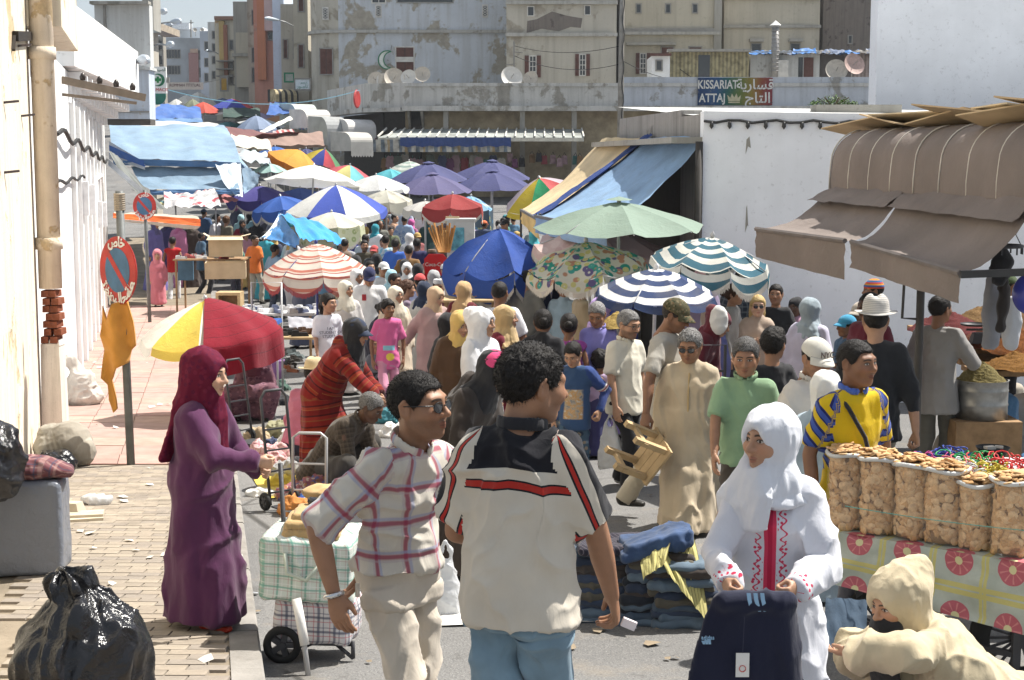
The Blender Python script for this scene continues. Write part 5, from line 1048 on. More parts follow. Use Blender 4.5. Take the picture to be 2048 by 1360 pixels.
# left fronts
lg = plaster('left_grey',(.55,.56,.55),(.42,.4,.36),.3,.5,.5); lA = Bld('grey_building','tall pale grey house front rising behind the white wall',196,10,298,246,42.72,.4,lg,base=False); lA.ledge(4,10,.3,greyC); lA.px('downpipe',trimd,(209,10,212,60),.1)
lA2 = Bld('grey_building','narrow upper storey in grey concrete by the patch of sky',286,-60,304,60,47,1,greyC,base=False)
lB = thing('enclosed_balcony',P(257,200,42),'boxy weathered blue grey balcony hanging on the grey house','balcony'); lbo = lB.location.copy(); x0,z0,x1,z1 = rect(214,140,297,238,42)
for nm,m_,q in (('box',plaster('blue_grey_metal',(.50,.55,.62),(.46,.40,.30),.5,.4,1.0,(.25,.22,.2)),(x0,42,z0,x1,42.7,z1)),('rim',lg,(x0 - .04,41.92,z1 + .002,x1 + .06,42.75,z1 + .08)),('underside',mat((.1,.09,.08),.9,name='dark_wood'),(x0,42.05,z0 - .16,x1,42.65,z0 - .002)),('rail',trimd,(x0,41.95,z0 + .18,x1,41.99,z0 + .22))):
 o = part(nm,m_,lB,lambda b: b.bx(*q)); o.location = -lbo
lC = Bld('far_left_house','brownish old house edge with ledges left of the pharmacy sign',296,46,304,260,60,1,creamA); lC.px('eave',mat((.35,.3,.24),.9,.3,name='old_wood'),(294,48,326,62),.5,3); lC.px('door',mat((.08,.04,.035),.9,name='dark_wood'),(294,62,303,105),.3)
lD = Bld('far_left_house','hazy row of house fronts down the left side of the street',270,72,326,260,120,1,greyC); fwin(lD,(316,322),(90,120),2,8)
def lamp(label,a,b_,hl=.7,m=None):
 o = thing('street_lamp',a,label,'street lamp'); a,b_ = Vector(a),Vector(b_); dv = (b_ - a); n = dv.normalized(); e = dv
 part('arm',mat((.35,.36,.36),.5,.1,metal=.4,name='galvanised'),o,lambda b: b.tube([(0,0,0),dv * .5 + Vector((0,0,.06)),dv],.035,7),True)
 s_ = hl; hv = Vector((n.x,n.y,.15 * n.z)).normalized(); R = hv.to_track_quat('Y','Z').to_matrix(); part('head',mat((.50,.55,.60),.35,.1,metal=.2,name='lamp_shell'),o,lambda b: b.lathe([(.001,0),(.055,.02),(.1,s_ * .3),(.13,s_ * .6),(.11,s_ * .88),(.001,s_)],dv - hv * .05,14,R @ Matrix.Rotation(-math.pi / 2,3,'X')),True)
 part('lens',mat((.75,.75,.7),.2,.05,bump=0,name='lamp_glass'),o,lambda b: b.lathe([(.001,-.06),(.07,-.05),(.10,.0)],dv + hv * s_ * .5 - Vector((0,0,.06)),12),True)
lamp('nearest white street lamp on a bracket below the white cornice',P(225,140,37),P(276,122,35.5),.66)
lamp('street lamp with pale round head beside the eave of the old house',P(303,92,60),P(334,90,58),.8); lamp('street lamp highest against the sky on the left',P(304,26,58),P(322,24,57),.6); lamp('middle street lamp of the left row against the sky',P(304,55,60),P(343,44,59),.7); lamp('smaller street lamp just behind the middle one',P(310,62,70),P(333,51,69),.6)
lamp('street lamp on a tall wall pole before the salmon house',P(586,52,97),P(556,40,96),1.2); lamp('small far street lamp by the striped tenement',P(437,108,130),P(424,103,129),1.0)
# signs
ps = thing('pharmacy_sign',P(318,160,58),'white pharmacy sign with green cross in a crescent','sign'); wd,ht = 14 / F * 58,26 / F * 58
part('box',mat((.72,.73,.72),.5,.1,name='white_acrylic'),ps,lambda b: b.bx(-wd,0,-ht,wd,.15,ht)); part('cross',mat((.02,.2,.06),.5,name='green_paint'),ps,lambda b: (b.bx(-.16,-.02,-.04,.08,0,.06),b.bx(-.08,-.03,-.11,.0,-.001,.13)))
part('crescent',mat((.02,.14,.07),.5,name='green_paint_dark'),ps,lambda b: b.prism([(-x,z) for x,z in cres(.24,.2,.07)][::-1],(-.02,-.02,.0),(1,0,0),(0,0,1),-.02)); letters('ARMACIE',.0,-.37,.17,ps,mat((.45,.04,.05),.6,name='red_paint'),-.012); letters('\uFE94\uFEF4\uFEDF\uFEAA\uFEF4\uFEBC\uFEDF\uFE8D',0,.38,.16,ps,mat((.02,.1,.05),.6,name='green_paint_text'),-.012)
part('bracket',trimd,ps,lambda b: (b.bx(wd,.05,-.1,wd + .12,.1,.1),b.bar((-wd - .4,.08,.1),(-wd,.08,.1),.05)))
tag(part('round_sign',mat((.03,.16,.12),.5,name='green_paint_round'),None,lambda b: b.lathe([(.001,0),(.30,0),(.34,.02),(.34,.08),(.001,.08)],P(315,192,58.5),20,Matrix.Rotation(math.pi / 2,3,'X'))),'round dark green sign half hidden under the pharmacy sign','sign')
def board(label,r,d,m,fm,txt=(),tm_=None,dp=.12):
 x0,z0,x1,z1 = rect(*r,d); o = thing('shop_sign',((x0 + x1) / 2,d,(z0 + z1) / 2),label,'sign'); a,c = (x1 - x0) / 2,(z1 - z0) / 2; t_ = .06 * (d / 60)
 part('panel',m,o,lambda b: b.bx(-a,0,-c,a,dp,c)); part('frame',fm,o,lambda b: (b.bx(-a - t_,-.03,-c - t_,-a,dp,c + t_),b.bx(a,-.03,-c - t_,a + t_,dp,c + t_),b.bx(-a,-.03,c,a,dp,c + t_),b.bx(-a,-.03,-c - t_,a,dp,-c)))
 part('mount',fm,o,lambda b: b.bar((0,dp,0),(0,dp + 6,.2),t_))
 for tx,x_,z_,sz_ in txt: letters(tx,x_,z_,sz_,o,tm_,-.02)
 return o
board('white shop sign with dark frame and green writing near the rounded corner',(591,159,619,178),96,mat((.66,.72,.76),.5,name='sign_white'),trimd,(('\uFEAD\uFEEE\uFEE8\uFEE3\uFE8E\uFE97',0,-.14,.3),('\uFEAE\uFEB4\uFEEF',.1,.12,.22)),mat((.05,.25,.2),.6,name='teal_paint'))
board('green framed shop sign farther down the street',(571,148,586,162),104,mat((.42,.46,.42),.6,name='sign_grey'),mat((.03,.22,.12),.6,name='green_frame'),(),None); board('mustard yellow hanging sign before the striped tenement',(443,156,453,180),132,mat((.48,.28,.04),.6,name='mustard_sign'),trimd)
bn = thing('banner',P(370,172,110),'cream cloth banner with dark lettering strung across the far street','banner'); part('cloth',mat((.62,.57,.50),.9,.1,name='banner_cloth'),bn,lambda b: b.bx(-1.32,0,-.26,1.32,.02,.26)); letters('ROMMAH TITITUAL',0,.05,.3,bn,mat((.12,.04,.05),.8,name='banner_ink'),-.012,sx_=.85); part('rope',trimd,bn,lambda b: (b.bar((-1.3,0,.2),(-3.4,0,.5),.03),b.bar((1.3,0,.2),(3.2,0,.6),.03)))
# ------------------------------------------------------------------ parasols
def um(col,var=.08): return tarp(col,.8,'parasol_cloth',var,.12,.22)
def ustripe(name,cols,per,off=0):
 if name in _M: return _M[name]
 t = NT(name); g = t.sep(t.attr('gp'))[0]; c = t.ramp(fr(t,g,per,off),cols,'CONSTANT'); c = t.mix(t.math('MULTIPLY',t.thr(t.noise(t.obj(),4,4),.45,.75),.35),c,(.25,.23,.2)); m = t.out(c,.85,.2); t.bump(t.noise(t.obj(),9,3),.3,.02)
 tr = t.n('BsdfTranslucent',{'Color': c}); mx = t.n('MixShader',{0: .2}); t.t.links.new(t.b.outputs[0],mx.inputs[1]); t.t.links.new(tr.outputs[0],mx.inputs[2]); t.t.links.new(mx.outputs[0],t.t.nodes['Material Output'].inputs[0]); _M[name] = m; return m
def ufloral(name,base,cols,sc_=5.5):
 if name in _M: return _M[name]
 t = NT(name); v = t.obj(); c = base
 for i,col in enumerate(cols):
  vo = t.n('TexVoronoi',{'Vector': t.n('VectorMath',{0: v,1: (3.1 * i,1.7 * i,.9 * i)},operation='ADD').outputs[0],'Scale': sc_ * (1 + .15 * i)}).outputs[0]; c = t.mix(t.thr(vo,.36,.30),c,col); c = t.mix(t.thr(vo,.12,.08),c,base)
 m = t.out(c,.85,.2); tr = t.n('BsdfTranslucent',{'Color': c}); mx = t.n('MixShader',{0: .2}); t.t.links.new(t.b.outputs[0],mx.inputs[1]); t.t.links.new(tr.outputs[0],mx.inputs[2]); t.t.links.new(mx.outputs[0],t.t.nodes['Material Output'].inputs[0]); _M[name] = m; return m
steel = mat((.45,.45,.45),.45,.1,metal=.4,name='pole_metal'); dsteel = mat((.06,.06,.065),.5,name='dark_steel'); wood = mat((.30,.19,.10),.8,.3,9,.3,30,name='timber'); plyw = mat((.46,.33,.18),.75,.2,7,.2,30,name='pale_timber')
def umbrella(label,px,py,d,Rp,h,cols,n=8,tilt=(0,0),val=None,vmat=None,fringe=None,rot=.2,sag=.05,pole=True,pm=None,wr=.01,seed=0,sq=1.0,sy=1.0,vent=False,pfrom=None):
 R = Rp / F * d; ap = P(px,py,d); o = thing('parasol',(ap.x,ap.y,gz(d)),label,'parasol'); off = Vector((0,0,ap.z - gz(d))); Rt = Matrix.Rotation(tilt[0],3,'X') @ Matrix.Rotation(tilt[1],3,'Y'); mt,mk = 5,7
 V = []; Fq = []; MI = []; GP_ = []; cols = cols if isinstance(cols,list) else [cols]
 def rib(i,s): a = 2 * math.pi * i / n + rot; return Vector((math.cos(a) * R * s,math.sin(a) * R * s * sy,-h * (.75 * s ** 1.25 + .25 * s * s)))
 for i in range(n):
  base = len(V)
  for k in range(mk + 1):
   s = k / mk; A,B = rib(i,s),rib(i + 1,s)
   for j in range(mt + 1):
    t = j / mt; q = A.lerp(B,t); q.z -= sag * 4 * t * (1 - t) * s; V.append(q); GP_.append((s * math.hypot(R,h),t + i,i))
  for k in range(mk):
   for j in range(mt): a = base + k * (mt + 1) + j; Fq.append([a,a + mt + 1,a + mt + 2,a + 1]); MI.append(i % len(cols))
 va = np.array([tuple(q) for q in V]); va[:,2] += wr * vnoise(va * 4,seed) * 2 * np.minimum(1,np.hypot(va[:,0],va[:,1]) / R * 1.5)
 W = np.array([tuple(Rt @ Vector(q) + off) for q in va]); link('canopy',mesh(W,Fq,'canopy',True,MI,{'gp': np.array(GP_)}),cols,o)
 if val:
  b = MB(); G2 = []
  for i in range(n):
   A,B = rib(i,1),rib(i + 1,1); c_ = (A + B) / 2; out_ = Vector((c_.x,c_.y,0)).normalized() * .03
   st = len(b.v); m_ = 12
   for j in range(m_ + 1):
    t = j / m_; q = A.lerp(B,t); q.z -= sag * 4 * t * (1 - t); dz = val[0] * (1 - val[1] * (abs(2 * ((t * val[2]) % 1) - 1) ** (val[3] if len(val) > 3 else 1.5))); b.v += [tuple(Rt @ q + off),tuple(Rt @ (q + out_ * .5) + off - Vector((0,0,dz * .55))),tuple(Rt @ (q + out_) + off - Vector((0,0,dz)))]; G2 += [(math.hypot(R,h) + x,t,0) for x in (0,dz * .55,dz)]
   for j in range(m_):
    a = st + 3 * j; b.f += [[a,a + 1,a + 4,a + 3],[a + 1,a + 2,a + 5,a + 4]]; b.m += [i % len(cols)] * 2 if vmat is None else [0,0]
  link('valance',mesh(b.v,b.f,'valance',True,b.m,{'gp': G2}),cols if vmat is None else vmat,o)
  if fringe:
   b2 = MB()
   for k in range(0,len(b.v) - 3,3):
    if (k // 3) % 13 == 12: continue
    for u in np.linspace(0,1,7)[:-1]:
     p = Vector(b.v[k + 2]).lerp(Vector(b.v[k + 5]),u); p2 = Vector(b.v[k + 2]).lerp(Vector(b.v[k + 5]),u + .13); l_ = random.uniform(.055,.085); z_ = Vector((0,0,.012)); b2.add([p + z_,p2 + z_,p2 - z_ * l_ / .012,p - z_ * (l_ - .012) / .012],[[0,1,2,3]])
   b2.build('fringe',fringe,o)['kind'] = 'stuff'
 if pole:
  q = Rt @ Vector((0,0,-1)); L_ = off.z; part('pole',pm or steel,o,lambda b: b.tube([off + Vector((0,0,.05)),off + q * 1.0,Vector((off.x + q.x * 1.1,off.y + q.y * 1.1,0))],.02 if d < 30 else .025,8),True)
  part('finial',pm or steel,o,lambda b: b.lathe([(.001,-.01),(.025,0),(.03,.03),(.001,.07)],off,8,Rt),True)
 if d < 30:
  for i in range(n): part('rib',pm or steel,o,lambda b: b.tube([Rt @ (rib(i,s) - Vector((0,0,.015))) + off for s in (.03,.35,.7,1.0)],.008,5),True)
 if vent: part('vent',cols[0],o,lambda b: b.lathe([(R * .16,-h * .1 + .06),(.001,.07)],off,n,Rt))
 return o,off,Rt,rib,R
wht = um((.72,.71,.66)); crm = um((.62,.58,.48)); frg = mat((.62,.58,.50),.95,name='fringe_cotton')
# near and middle parasols
yel = um((.74,.56,.10)); red_b = stripes('maroon_blanket',[(0,(.20,.008,.02)),(.86,(.10,.006,.015)),(.93,(.22,.01,.022))],.16,bump=.6)
u1,of1,Rt1,rib1,R1 = umbrella('yellow and white parasol half covered by a crimson blanket',410,600,17.5,138,.40,[um((.74,.71,.62)),yel],8,(.10,-.08),(.10,.2,1),rot=.05,wr=.012)
bl = []; bf = []; nu,nv = 26,22
for i in range(nu):
 for j in range(nv):
  an = -1.45 + 2.6 * i / (nu - 1); s_ = .05 + 1.32 * j / (nv - 1); q = Vector((math.cos(an) * R1 * min(s_,1.04),math.sin(an) * R1 * min(s_,1.04),-.42 * min(s_,1) ** 1.3 + .03 - max(0,s_ - 1.02) * R1 * 1.25)); rip = math.sin(an * 9 + 2 * s_) * .05 * max(0,s_ - .35) + .03 * math.sin(an * 21) * max(0,s_ - .8)
  q += Vector((math.cos(an),math.sin(an),.5)) * rip; bl.append(Rt1 @ q + of1)
bo_ = thing('blanket',u1.location,'crimson blanket with dark stripes draped over the yellow parasol','blanket'); o = link('cloth',mesh(bl,[[i * nv + j,(i + 1) * nv + j,(i + 1) * nv + j + 1,i * nv + j + 1] for i in range(nu - 1) for j in range(nv - 1)],'blanket',True,attrs={'gp': [(i * .05,j * .06,0) for i in range(nu) for j in range(nv)]}),red_b,bo_)
rws = ustripe('red_white_stripes',[(0,(.66,.60,.52)),(.30,(.50,.17,.12)),(.46,(.62,.50,.42)),(.54,(.30,.05,.05)),(.60,(.66,.60,.52)),(.80,(.46,.13,.10)),(.9,(.64,.56,.48))],.33)
umbrella('red and white striped parasol on a blue pole beside the jersey man',632,487,24,104,.42,rws,8,(.05,0),(.24,.5,1,2),rot=.25,pm=mat((.05,.07,.25),.5,name='blue_pole'),fringe=mat((.30,.05,.05),.9,name='red_fringe'))
rb_ = um((.035,.09,.36),.05); umbrella('royal blue drooping parasol with cream fringe over the nut stall',998,457,22,112,.50,rb_,7,(.12,0),(.34,.35,1,2),fringe=frg,rot=.5,sag=.14,wr=.03)
umbrella('large sage green market parasol with vent before the white shop',1238,404,18.8,172,.30,um((.25,.33,.27)),8,(.05,0),None,rot=.1,vent=True,sag=.06)
umbrella('pale pink parasol behind the floral one',1200,452,21.5,134,.30,ufloral('pink_faded',(.60,.45,.42),[(.66,.52,.48),(.55,.38,.36)],4),8,(.1,.05),(.16,.4,1),fringe=frg,sag=.08,wr=.03,seed=3)
umbrella('floral green and lilac parasol with cream fringe',1172,484,18.5,122,.30,ufloral('floral_print',(.56,.55,.46),[(.03,.25,.20),(.12,.10,.22),(.42,.22,.14),(.06,.30,.26),(.5,.48,.2)],5),8,(.09,-.07),(.14,.4,1),fringe=frg,sag=.07,wr=.025,seed=5)
tws = ustripe('teal_white_stripes',[(0,(.66,.66,.60)),(.5,(.05,.14,.19))],.19); umbrella('teal and white striped parasol with torn fringe by the white wall',1425,474,17.5,124,.28,tws,8,(.08,.10),(.2,.4,1),fringe=frg,sag=.08,wr=.03,seed=6)
nws = ustripe('navy_white_stripes',[(0,(.74,.74,.74)),(.5,(.045,.07,.16))],.205); umbrella('navy and white striped parasol in front of the crowd',1313,537,16.5,124,.27,nws,8,(.08,.02),(.08,.2,1),rot=.35,sag=.05,vent=False,pm=mat((.75,.75,.75),.5,name='white_pole'))
# farther ones
bw = um((.06,.10,.42)); umbrella('big blue and white panelled parasol in the middle of the market',672,370,41,102,.68,[wht,bw],8,(.12,0),(.16,.1,1),rot=.30)
grn_c = ufloral('green_print',(.50,.52,.36),[(.28,.34,.16),(.42,.44,.26)],5); umbrella('cream green print parasol with scalloped edge under the blue and white one',663,424,37,66,.30,[crm],8,(.05,0),(.45,.4,1,2),grn_c,frg,rot=.3)
gyr = [um((.60,.46,.05)),um((.03,.28,.12)),um((.55,.10,.10)),um((.45,.38,.42))]; umbrella('yellow, green and red beach parasol beside the tan awning',1078,356,37,82,.54,gyr,8,(.25,-.25),(.12,.1,1),rot=.4)
mrn = um((.30,.04,.04)); umbrella('dark red parasol with white scalloped trim over the white cart',905,388,34.5,66,.27,mrn,6,(.05,0),(.3,.5,1,2),None,frg,rot=.5)
nav = um((.075,.08,.19)); nav2 = um((.12,.11,.22))
umbrella('navy market parasol, frontmost of the four by the market hall',865,348,48,80,.54,nav2,8,(.05,0),None,rot=.2,vent=True); umbrella('navy market parasol directly behind the frontmost one',857,326,53,82,.58,nav,8,(.05,0),None,rot=.4,vent=True)
umbrella('navy market parasol right of the frontmost one, before the dark goods',985,342,50,84,.54,nav,8,(.05,0),None,rot=.2,vent=True); umbrella('navy market parasol farthest back by the hanging bags',985,322,56,80,.58,nav,8,(.05,.05),None,rot=.3,vent=True)
umbrella('off white parasol seen from below with ribs showing',628,330,46,98,.54,wht,8,(-.12,.05),None,rot=.1); umbrella('pale grey parasol left of the navy ones',752,350,47,66,.40,um((.60,.60,.58)),8,(.05,0),(.12,.2,1))
umbrella('cream patterned parasol below the pale grey one',772,380,43,52,.29,ufloral('cream_print',(.52,.50,.42),[(.42,.40,.34)],3),8,(.05,0),(.3,.3,1),None,frg); umbrella('orange tent like parasol tilted on its side',600,300,56,58,.50,um((.70,.34,.06)),6,(.1,.42),(.5,.1,1),um((.62,.20,.02)),rot=.3)
umbrella('small rainbow beach parasol by the dark shop fronts',650,298,60,38,.50,[um((.55,.42,.05)),um((.05,.07,.3)),um((.45,.06,.08)),um((.1,.25,.12))],8,(.2,.3),None)
umbrella('pale teal parasol behind the off white one',700,330,50,50,.36,[um((.15,.45,.48)),um((.5,.1,.12)),um((.55,.5,.2))],8,(.1,.2),None); umbrella('pale green striped parasol next to the turquoise one',818,322,57,50,.43,ustripe('green_stripes',[(0,(.55,.58,.52)),(.55,(.28,.36,.32))],.3),8,(.05,0),None); umbrella('turquoise parasol edge between grey and navy ones',780,338,55,40,.32,um((.10,.42,.48)),8,(.05,0),None)
pur = um((.08,.07,.27)); umbrella('purple blue parasol right of the light blue tarpaulin',520,372,46,66,.36,pur,8,(.05,0),(.3,.5,1,2),None,frg); umbrella('royal blue parasol with scalloped edge left of the big panelled one',560,392,43,58,.32,um((.04,.11,.38)),8,(.08,-.12),(.3,.5,1,2),None,frg); umbrella('blue parasol peeping behind the off white one',600,376,47,60,.29,um((.05,.10,.33)),8,(.05,0),None)
umbrella('pinkish red parasol under the light blue awning',430,383,44,46,.25,um((.50,.20,.20)),8,(.05,0),None); umbrella('yellow and teal striped parasol tucked under the light blue awning',350,388,43,46,.22,ustripe('yellow_teal',[(0,(.62,.56,.30)),(.5,(.62,.62,.55)),(.75,(.12,.30,.32))],.3),8,(.05,0),None)
umbrella('light blue floral parasol behind the dark red one',942,392,40,46,.29,ufloral('blue_floral',(.25,.42,.55),[(.55,.6,.62),(.08,.2,.4)],5),8,(.05,.1),(.6,.2,1),ufloral('dark_floral',(.06,.09,.12),[(.3,.3,.12),(.05,.15,.25)],4)); umbrella('grey white parasol just left of the dark red one',850,402,38,44,.18,um((.52,.50,.46)),8,(.05,0),(.2,.3,1))
umbrella('small green and purple parasol below the brown cloths',498,298,60,38,.36,[um((.3,.5,.3)),um((.1,.1,.35))],8,(.1,0),None); umbrella('small blue parasol in front of the brown cloths',550,293,62,34,.25,um((.05,.15,.45)),8,(.05,0),None); umbrella('small navy parasol near the rainbow one',612,297,63,24,.25,nav,8,(.05,0),None); umbrella('pale mint parasol left of the off white one',540,327,52,34,.25,um((.40,.58,.54)),8,(.05,0),None)
for k,(x_,y_,d_,r_,h_,c_,l_) in enumerate(((352,198,118,30,1.0,(.66,.66,.62),'leftmost white far parasol under the pharmacy sign'),(372,190,122,36,1.1,(.70,.70,.66),'second white far parasol under the banner'),(396,184,124,50,1.6,(.68,.68,.64),'tallest white far parasol in the street'),(385,198,112,34,1.1,(.24,.26,.18),'olive far parasol between white and red ones'),(406,204,104,36,.7,(.60,.10,.07),'orange red far parasol in the street'),(445,196,128,46,1.0,(.10,.14,.24),'grey blue far parasol behind the blue and red one'),(512,231,84,40,.7,(.24,.30,.42),'grey blue parasol in the shade of the far street'))):
 umbrella(l_,x_,y_,d_,r_,h_,um(c_),8 if k != 2 else 4,(.05,0),(.3,.4,2) if k == 6 else None,rot=.3,pole=True)
umbrella('blue and red panelled far parasol in the street',463,198,108,50,.58,[um((.60,.06,.06)),um((.55,.08,.06)),um((.05,.07,.36)),um((.05,.07,.34))],4,(.05,0),(.25,.2,1),rot=-.8)
# ------------------------------------------------------------------ cloth canopies in the far market
lb = tarp((.21,.30,.39),.6,'light_blue_tarp',.15); lb2 = tarp((.08,.17,.32),.6,'blue_tarp',.15); mb = tarp((.05,.12,.34),.6,'dark_blue_tarp')
def canopy(label,parts_,cat='tarpaulin'):
 o = thing('tarpaulin',parts_[0][0][0],label,cat); ov = o.location.copy()
 for c,m,kw in parts_: s_ = sheet(kw.pop('nm','cloth'),c,m,o,**kw); s_.location = -ov
 return o,ov
canopy('big light blue tarpaulin roof with sagging lower awning over the left stalls',[((P(218,250,50),P(446,252,53),P(482,325,44),P(224,316,44)),lb,dict(sag=-.25,wr=.10,nu=26,nv=16,seed=1)),((P(224,316,44),P(482,325,44),P(490,336,44),P(228,330,44)),lb2,dict(sag=0,wr=.03)),((P(262,334,44.2),P(470,334,44.2),P(480,378,42.8),P(300,380,42.8)),lb,dict(sag=.12,wr=.06,seed=4,nu=26)),((P(300,380,42.8),P(480,378,42.8),P(480,388,42.7),P(302,390,42.7)),lb2,dict(sag=0,wr=.05)),((P(218,282,44),P(290,325,44),P(290,338,44),P(218,318,44)),tarp((.5,.52,.54),.7,'white_tarp'),dict(wr=.04)),((P(218,290,43.9),P(288,322,43.9),P(290,330,43.9),P(218,306,43.9)),mb,dict(wr=.03)),((P(448,252,53),P(468,290,50),P(500,340,46),P(482,325,44)),lb,dict(wr=.06,seed=9)),((P(430,330,43.5),P(482,326,44),P(486,392,43),P(470,392,42.6)),tarp((.55,.62,.68),.6,'pale_blue_tarp'),dict(wr=.08,seed=12)),((P(484,328,44),P(520,350,45),P(512,372,45),P(488,388,43.5)),lb,dict(wr=.06,seed=13))])
canopy('slanting dark grey awning hanging beside the white wall',[((P(216,300,41),P(236,312,41),P(336,418,38.5),P(300,420,38.5)),tarp((.16,.17,.16),.7,'grey_awning'),dict(wr=.03)),((P(216,318,40),P(300,390,38),P(300,398,38),P(216,326,40)),tarp((.30,.32,.36),.7,'greyblue_awning'),dict(wr=.02))],'awning')
oa,oo = canopy('bright orange edged awning over the stall behind the no parking sign',[((P(228,424,39),P(396,432,38),P(400,440,36.4),P(228,432,36.4)),tarp((.42,.38,.30),.8,'grey_canvas'),dict(sag=.02,wr=.03)),((P(226,426,36.4),P(401,438,36.4),P(401,452,36.3),P(226,436,36.3)),tarp((.78,.16,.04),.7,'orange_cloth'),dict(sag=.03,wr=.02)),((P(226,437,36.35),P(401,452,36.35),P(392,460,37),P(260,445,37)),tarp((.7,.66,.6),.8,'white_canvas'),dict(sag=.0,wr=.02))],'awning')
canopy('blue sheet over stall roofs below the pharmacy sign',[((P(302,208,62),P(398,214,64),P(404,238,60),P(302,238,58)),mb,dict(wr=.12,sag=-.1)),((P(300,238,58),P(404,236,60),P(408,244,59),P(300,246,57)),lb2,dict(wr=.05))]); canopy('pale grey stall roof littered with scraps above the light blue tarpaulin',[((P(222,240,56),P(430,246,58),P(446,256,53),P(222,252,50)),tarp((.45,.44,.42),.8,'grey_roof'),dict(wr=.1,sag=0))])
canopy('maroon brown cloth strung across the street',[((P(420,250,66),P(560,268,70),P(600,262,68),P(452,276,63)),tarp((.14,.06,.06),.8,'maroon_cloth'),dict(wr=.1,sag=.3))]); canopy('mottled brown cloth strung below the rounded awnings',[((P(535,275,66),P(645,262,70),P(652,290,66),P(545,290,63)),tarp((.24,.16,.13),.8,'brown_cloth'),dict(wr=.08,sag=.35))]); canopy('cream cloth canopy behind the light blue tarpaulin',[((P(462,268,60),P(540,280,62),P(545,300,58),P(470,292,56)),tarp((.50,.46,.38),.8,'cream_cloth'),dict(wr=.1,sag=.2))]); canopy('dark green cloth canopy in the far street',[((P(446,216,92),P(520,216,96),P(522,232,90),P(446,234,88)),tarp((.03,.06,.05),.8,'dark_green'),dict(wr=.1,sag=.3))]); canopy('grey plastic sheet sagging right of the light blue tarpaulin',[((P(470,300,56),P(536,305,57),P(545,330,52),P(480,318,50)),tarp((.42,.46,.48),.5,'grey_plastic'),dict(wr=.15,sag=.15))]); canopy('red and white checked cloth laid on an awning roof',[((P(545,262,71),P(585,258,72),P(590,266,70),P(550,271,69)),ustripe('red_check',[(0,(.6,.5,.48)),(.5,(.4,.08,.08))],.35),dict(wr=.05,sag=0))]); canopy('white plastic sheet stretched to a pole at the right of the far street',[((P(520,262,72),P(580,232,78),P(586,238,77),P(524,268,71)),tarp((.62,.6,.54),.6,'white_plastic'),dict(wr=.05,sag=.0))]); canopy('dark blue cloth hanging in the shade of the far awnings',[((P(540,205,92),P(592,205,94),P(590,226,88),P(530,230,88)),mb,dict(wr=.1,sag=.2))])
canopy('silver and red foil sheet crumpled over a stall',[((P(330,400,43),P(420,392,43),P(442,412,39.5),P(328,416,39.5)),ufloral('foil_print',(.62,.60,.60),[(.45,.10,.12),(.7,.7,.7),(.4,.4,.4)],2.2),dict(wr=.14,sag=-.25,nu=24,nv=14,seed=3))])
bt = tarp((.05,.30,.66),.35,'bright_blue_plastic',.12); canopy('bright blue plastic sheet slung over a tilted parasol',[((P(560,428,36.5),P(612,436,37),P(686,486,34),P(600,478,33)),bt,dict(wr=.10,sag=-.1,nu=26,seed=7)),((P(560,428,36.5),P(600,478,33),P(586,490,33),P(516,474,35)),tarp((.05,.20,.45),.4,'blue_plastic_side'),dict(wr=.08,seed=8)),((P(556,430,36.3),P(566,428,36.5),P(530,478,34.4),P(516,476,34.9)),tarp((.6,.64,.66),.4,'pale_plastic'),dict(wr=.08,seed=9))])
# barrel awnings along the market hall corner
def barrel(label,r,d,m,yaw=.6,stripe=None,dp=2.2):
 x0,z0,x1,z1 = rect(*r,d); w_ = x1 - x0; h_ = z1 - z0; o = thing('barrel_awning',(x0,d,z0),label,'awning'); Rm = Matrix.Rotation(yaw,3,'Z'); pf = [(0,0),(0,h_ * .45)] + [(dp * .35 * (1 - math.cos(a)),h_ * (.45 + .5 * math.sin(a))) for a in np.linspace(.2,1.57,6)] + [(dp,h_ * 1.0)]
 part('shell',m,o,lambda b: (b.add([Rm @ Vector((s_ * w_,q[0],q[1])) for s_ in (0,1) for q in pf],[[k,k + 1,len(pf) + k + 1,len(pf) + k][::-1] for k in range(len(pf) - 1)]),b.add([Rm @ Vector((0,q[0],q[1])) for q in pf] + [Rm @ Vector((0,dp,0))],[list(range(len(pf) + 1))])),False)
 part('valance',stripe or m,o,lambda b: b.add([Rm @ Vector((w_ * k / 16,-.02,z)) for k in range(17) for z in (0.0,-.22 - .1 * (k % 2))],[[2 * k,2 * k + 2,2 * k + 3,2 * k + 1] for k in range(16)]))
wst = vstripe('white_red_stripes',[(0,(.62,.60,.58)),(.7,(.25,.10,.14))],.5); bst = vstripe('blue_red_stripes',[(0,(.50,.52,.55)),(.3,(.10,.25,.38)),(.6,(.35,.12,.2)),(.75,(.15,.2,.35))],.6)
barrel('pale rounded metal awning nearest the corrugated canopy',(702,262,752,302),76,mat((.50,.48,.44),.7,.2,1,name='pale_metal',dirt=.4)); barrel('white rounded awning above the pale one at the hall corner',(697,236,760,275),80,mat((.62,.60,.58),.7,.15,1,name='white_shell',dirt=.3),stripe=wst); barrel('grey rounded awning with ragged edge at the hall corner',(655,230,700,290),80,mat((.36,.37,.37),.7,.2,1,name='grey_shell',dirt=.4)); barrel('white and maroon striped rounded awning by the round sign',(614,216,668,256),84,mat((.60,.58,.55),.7,.2,1,name='white_shell_b',dirt=.3),stripe=wst); barrel('greenish rounded awning with blue and pink stripes',(592,205,640,250),90,mat((.50,.55,.50),.7,.2,1,name='green_shell',dirt=.3),stripe=bst); barrel('cream and black striped awning under the far shop signs',(552,176,598,202),98,vstripe('cream_black',[(0,(.50,.42,.26)),(.55,(.06,.06,.06))],.45),.4)
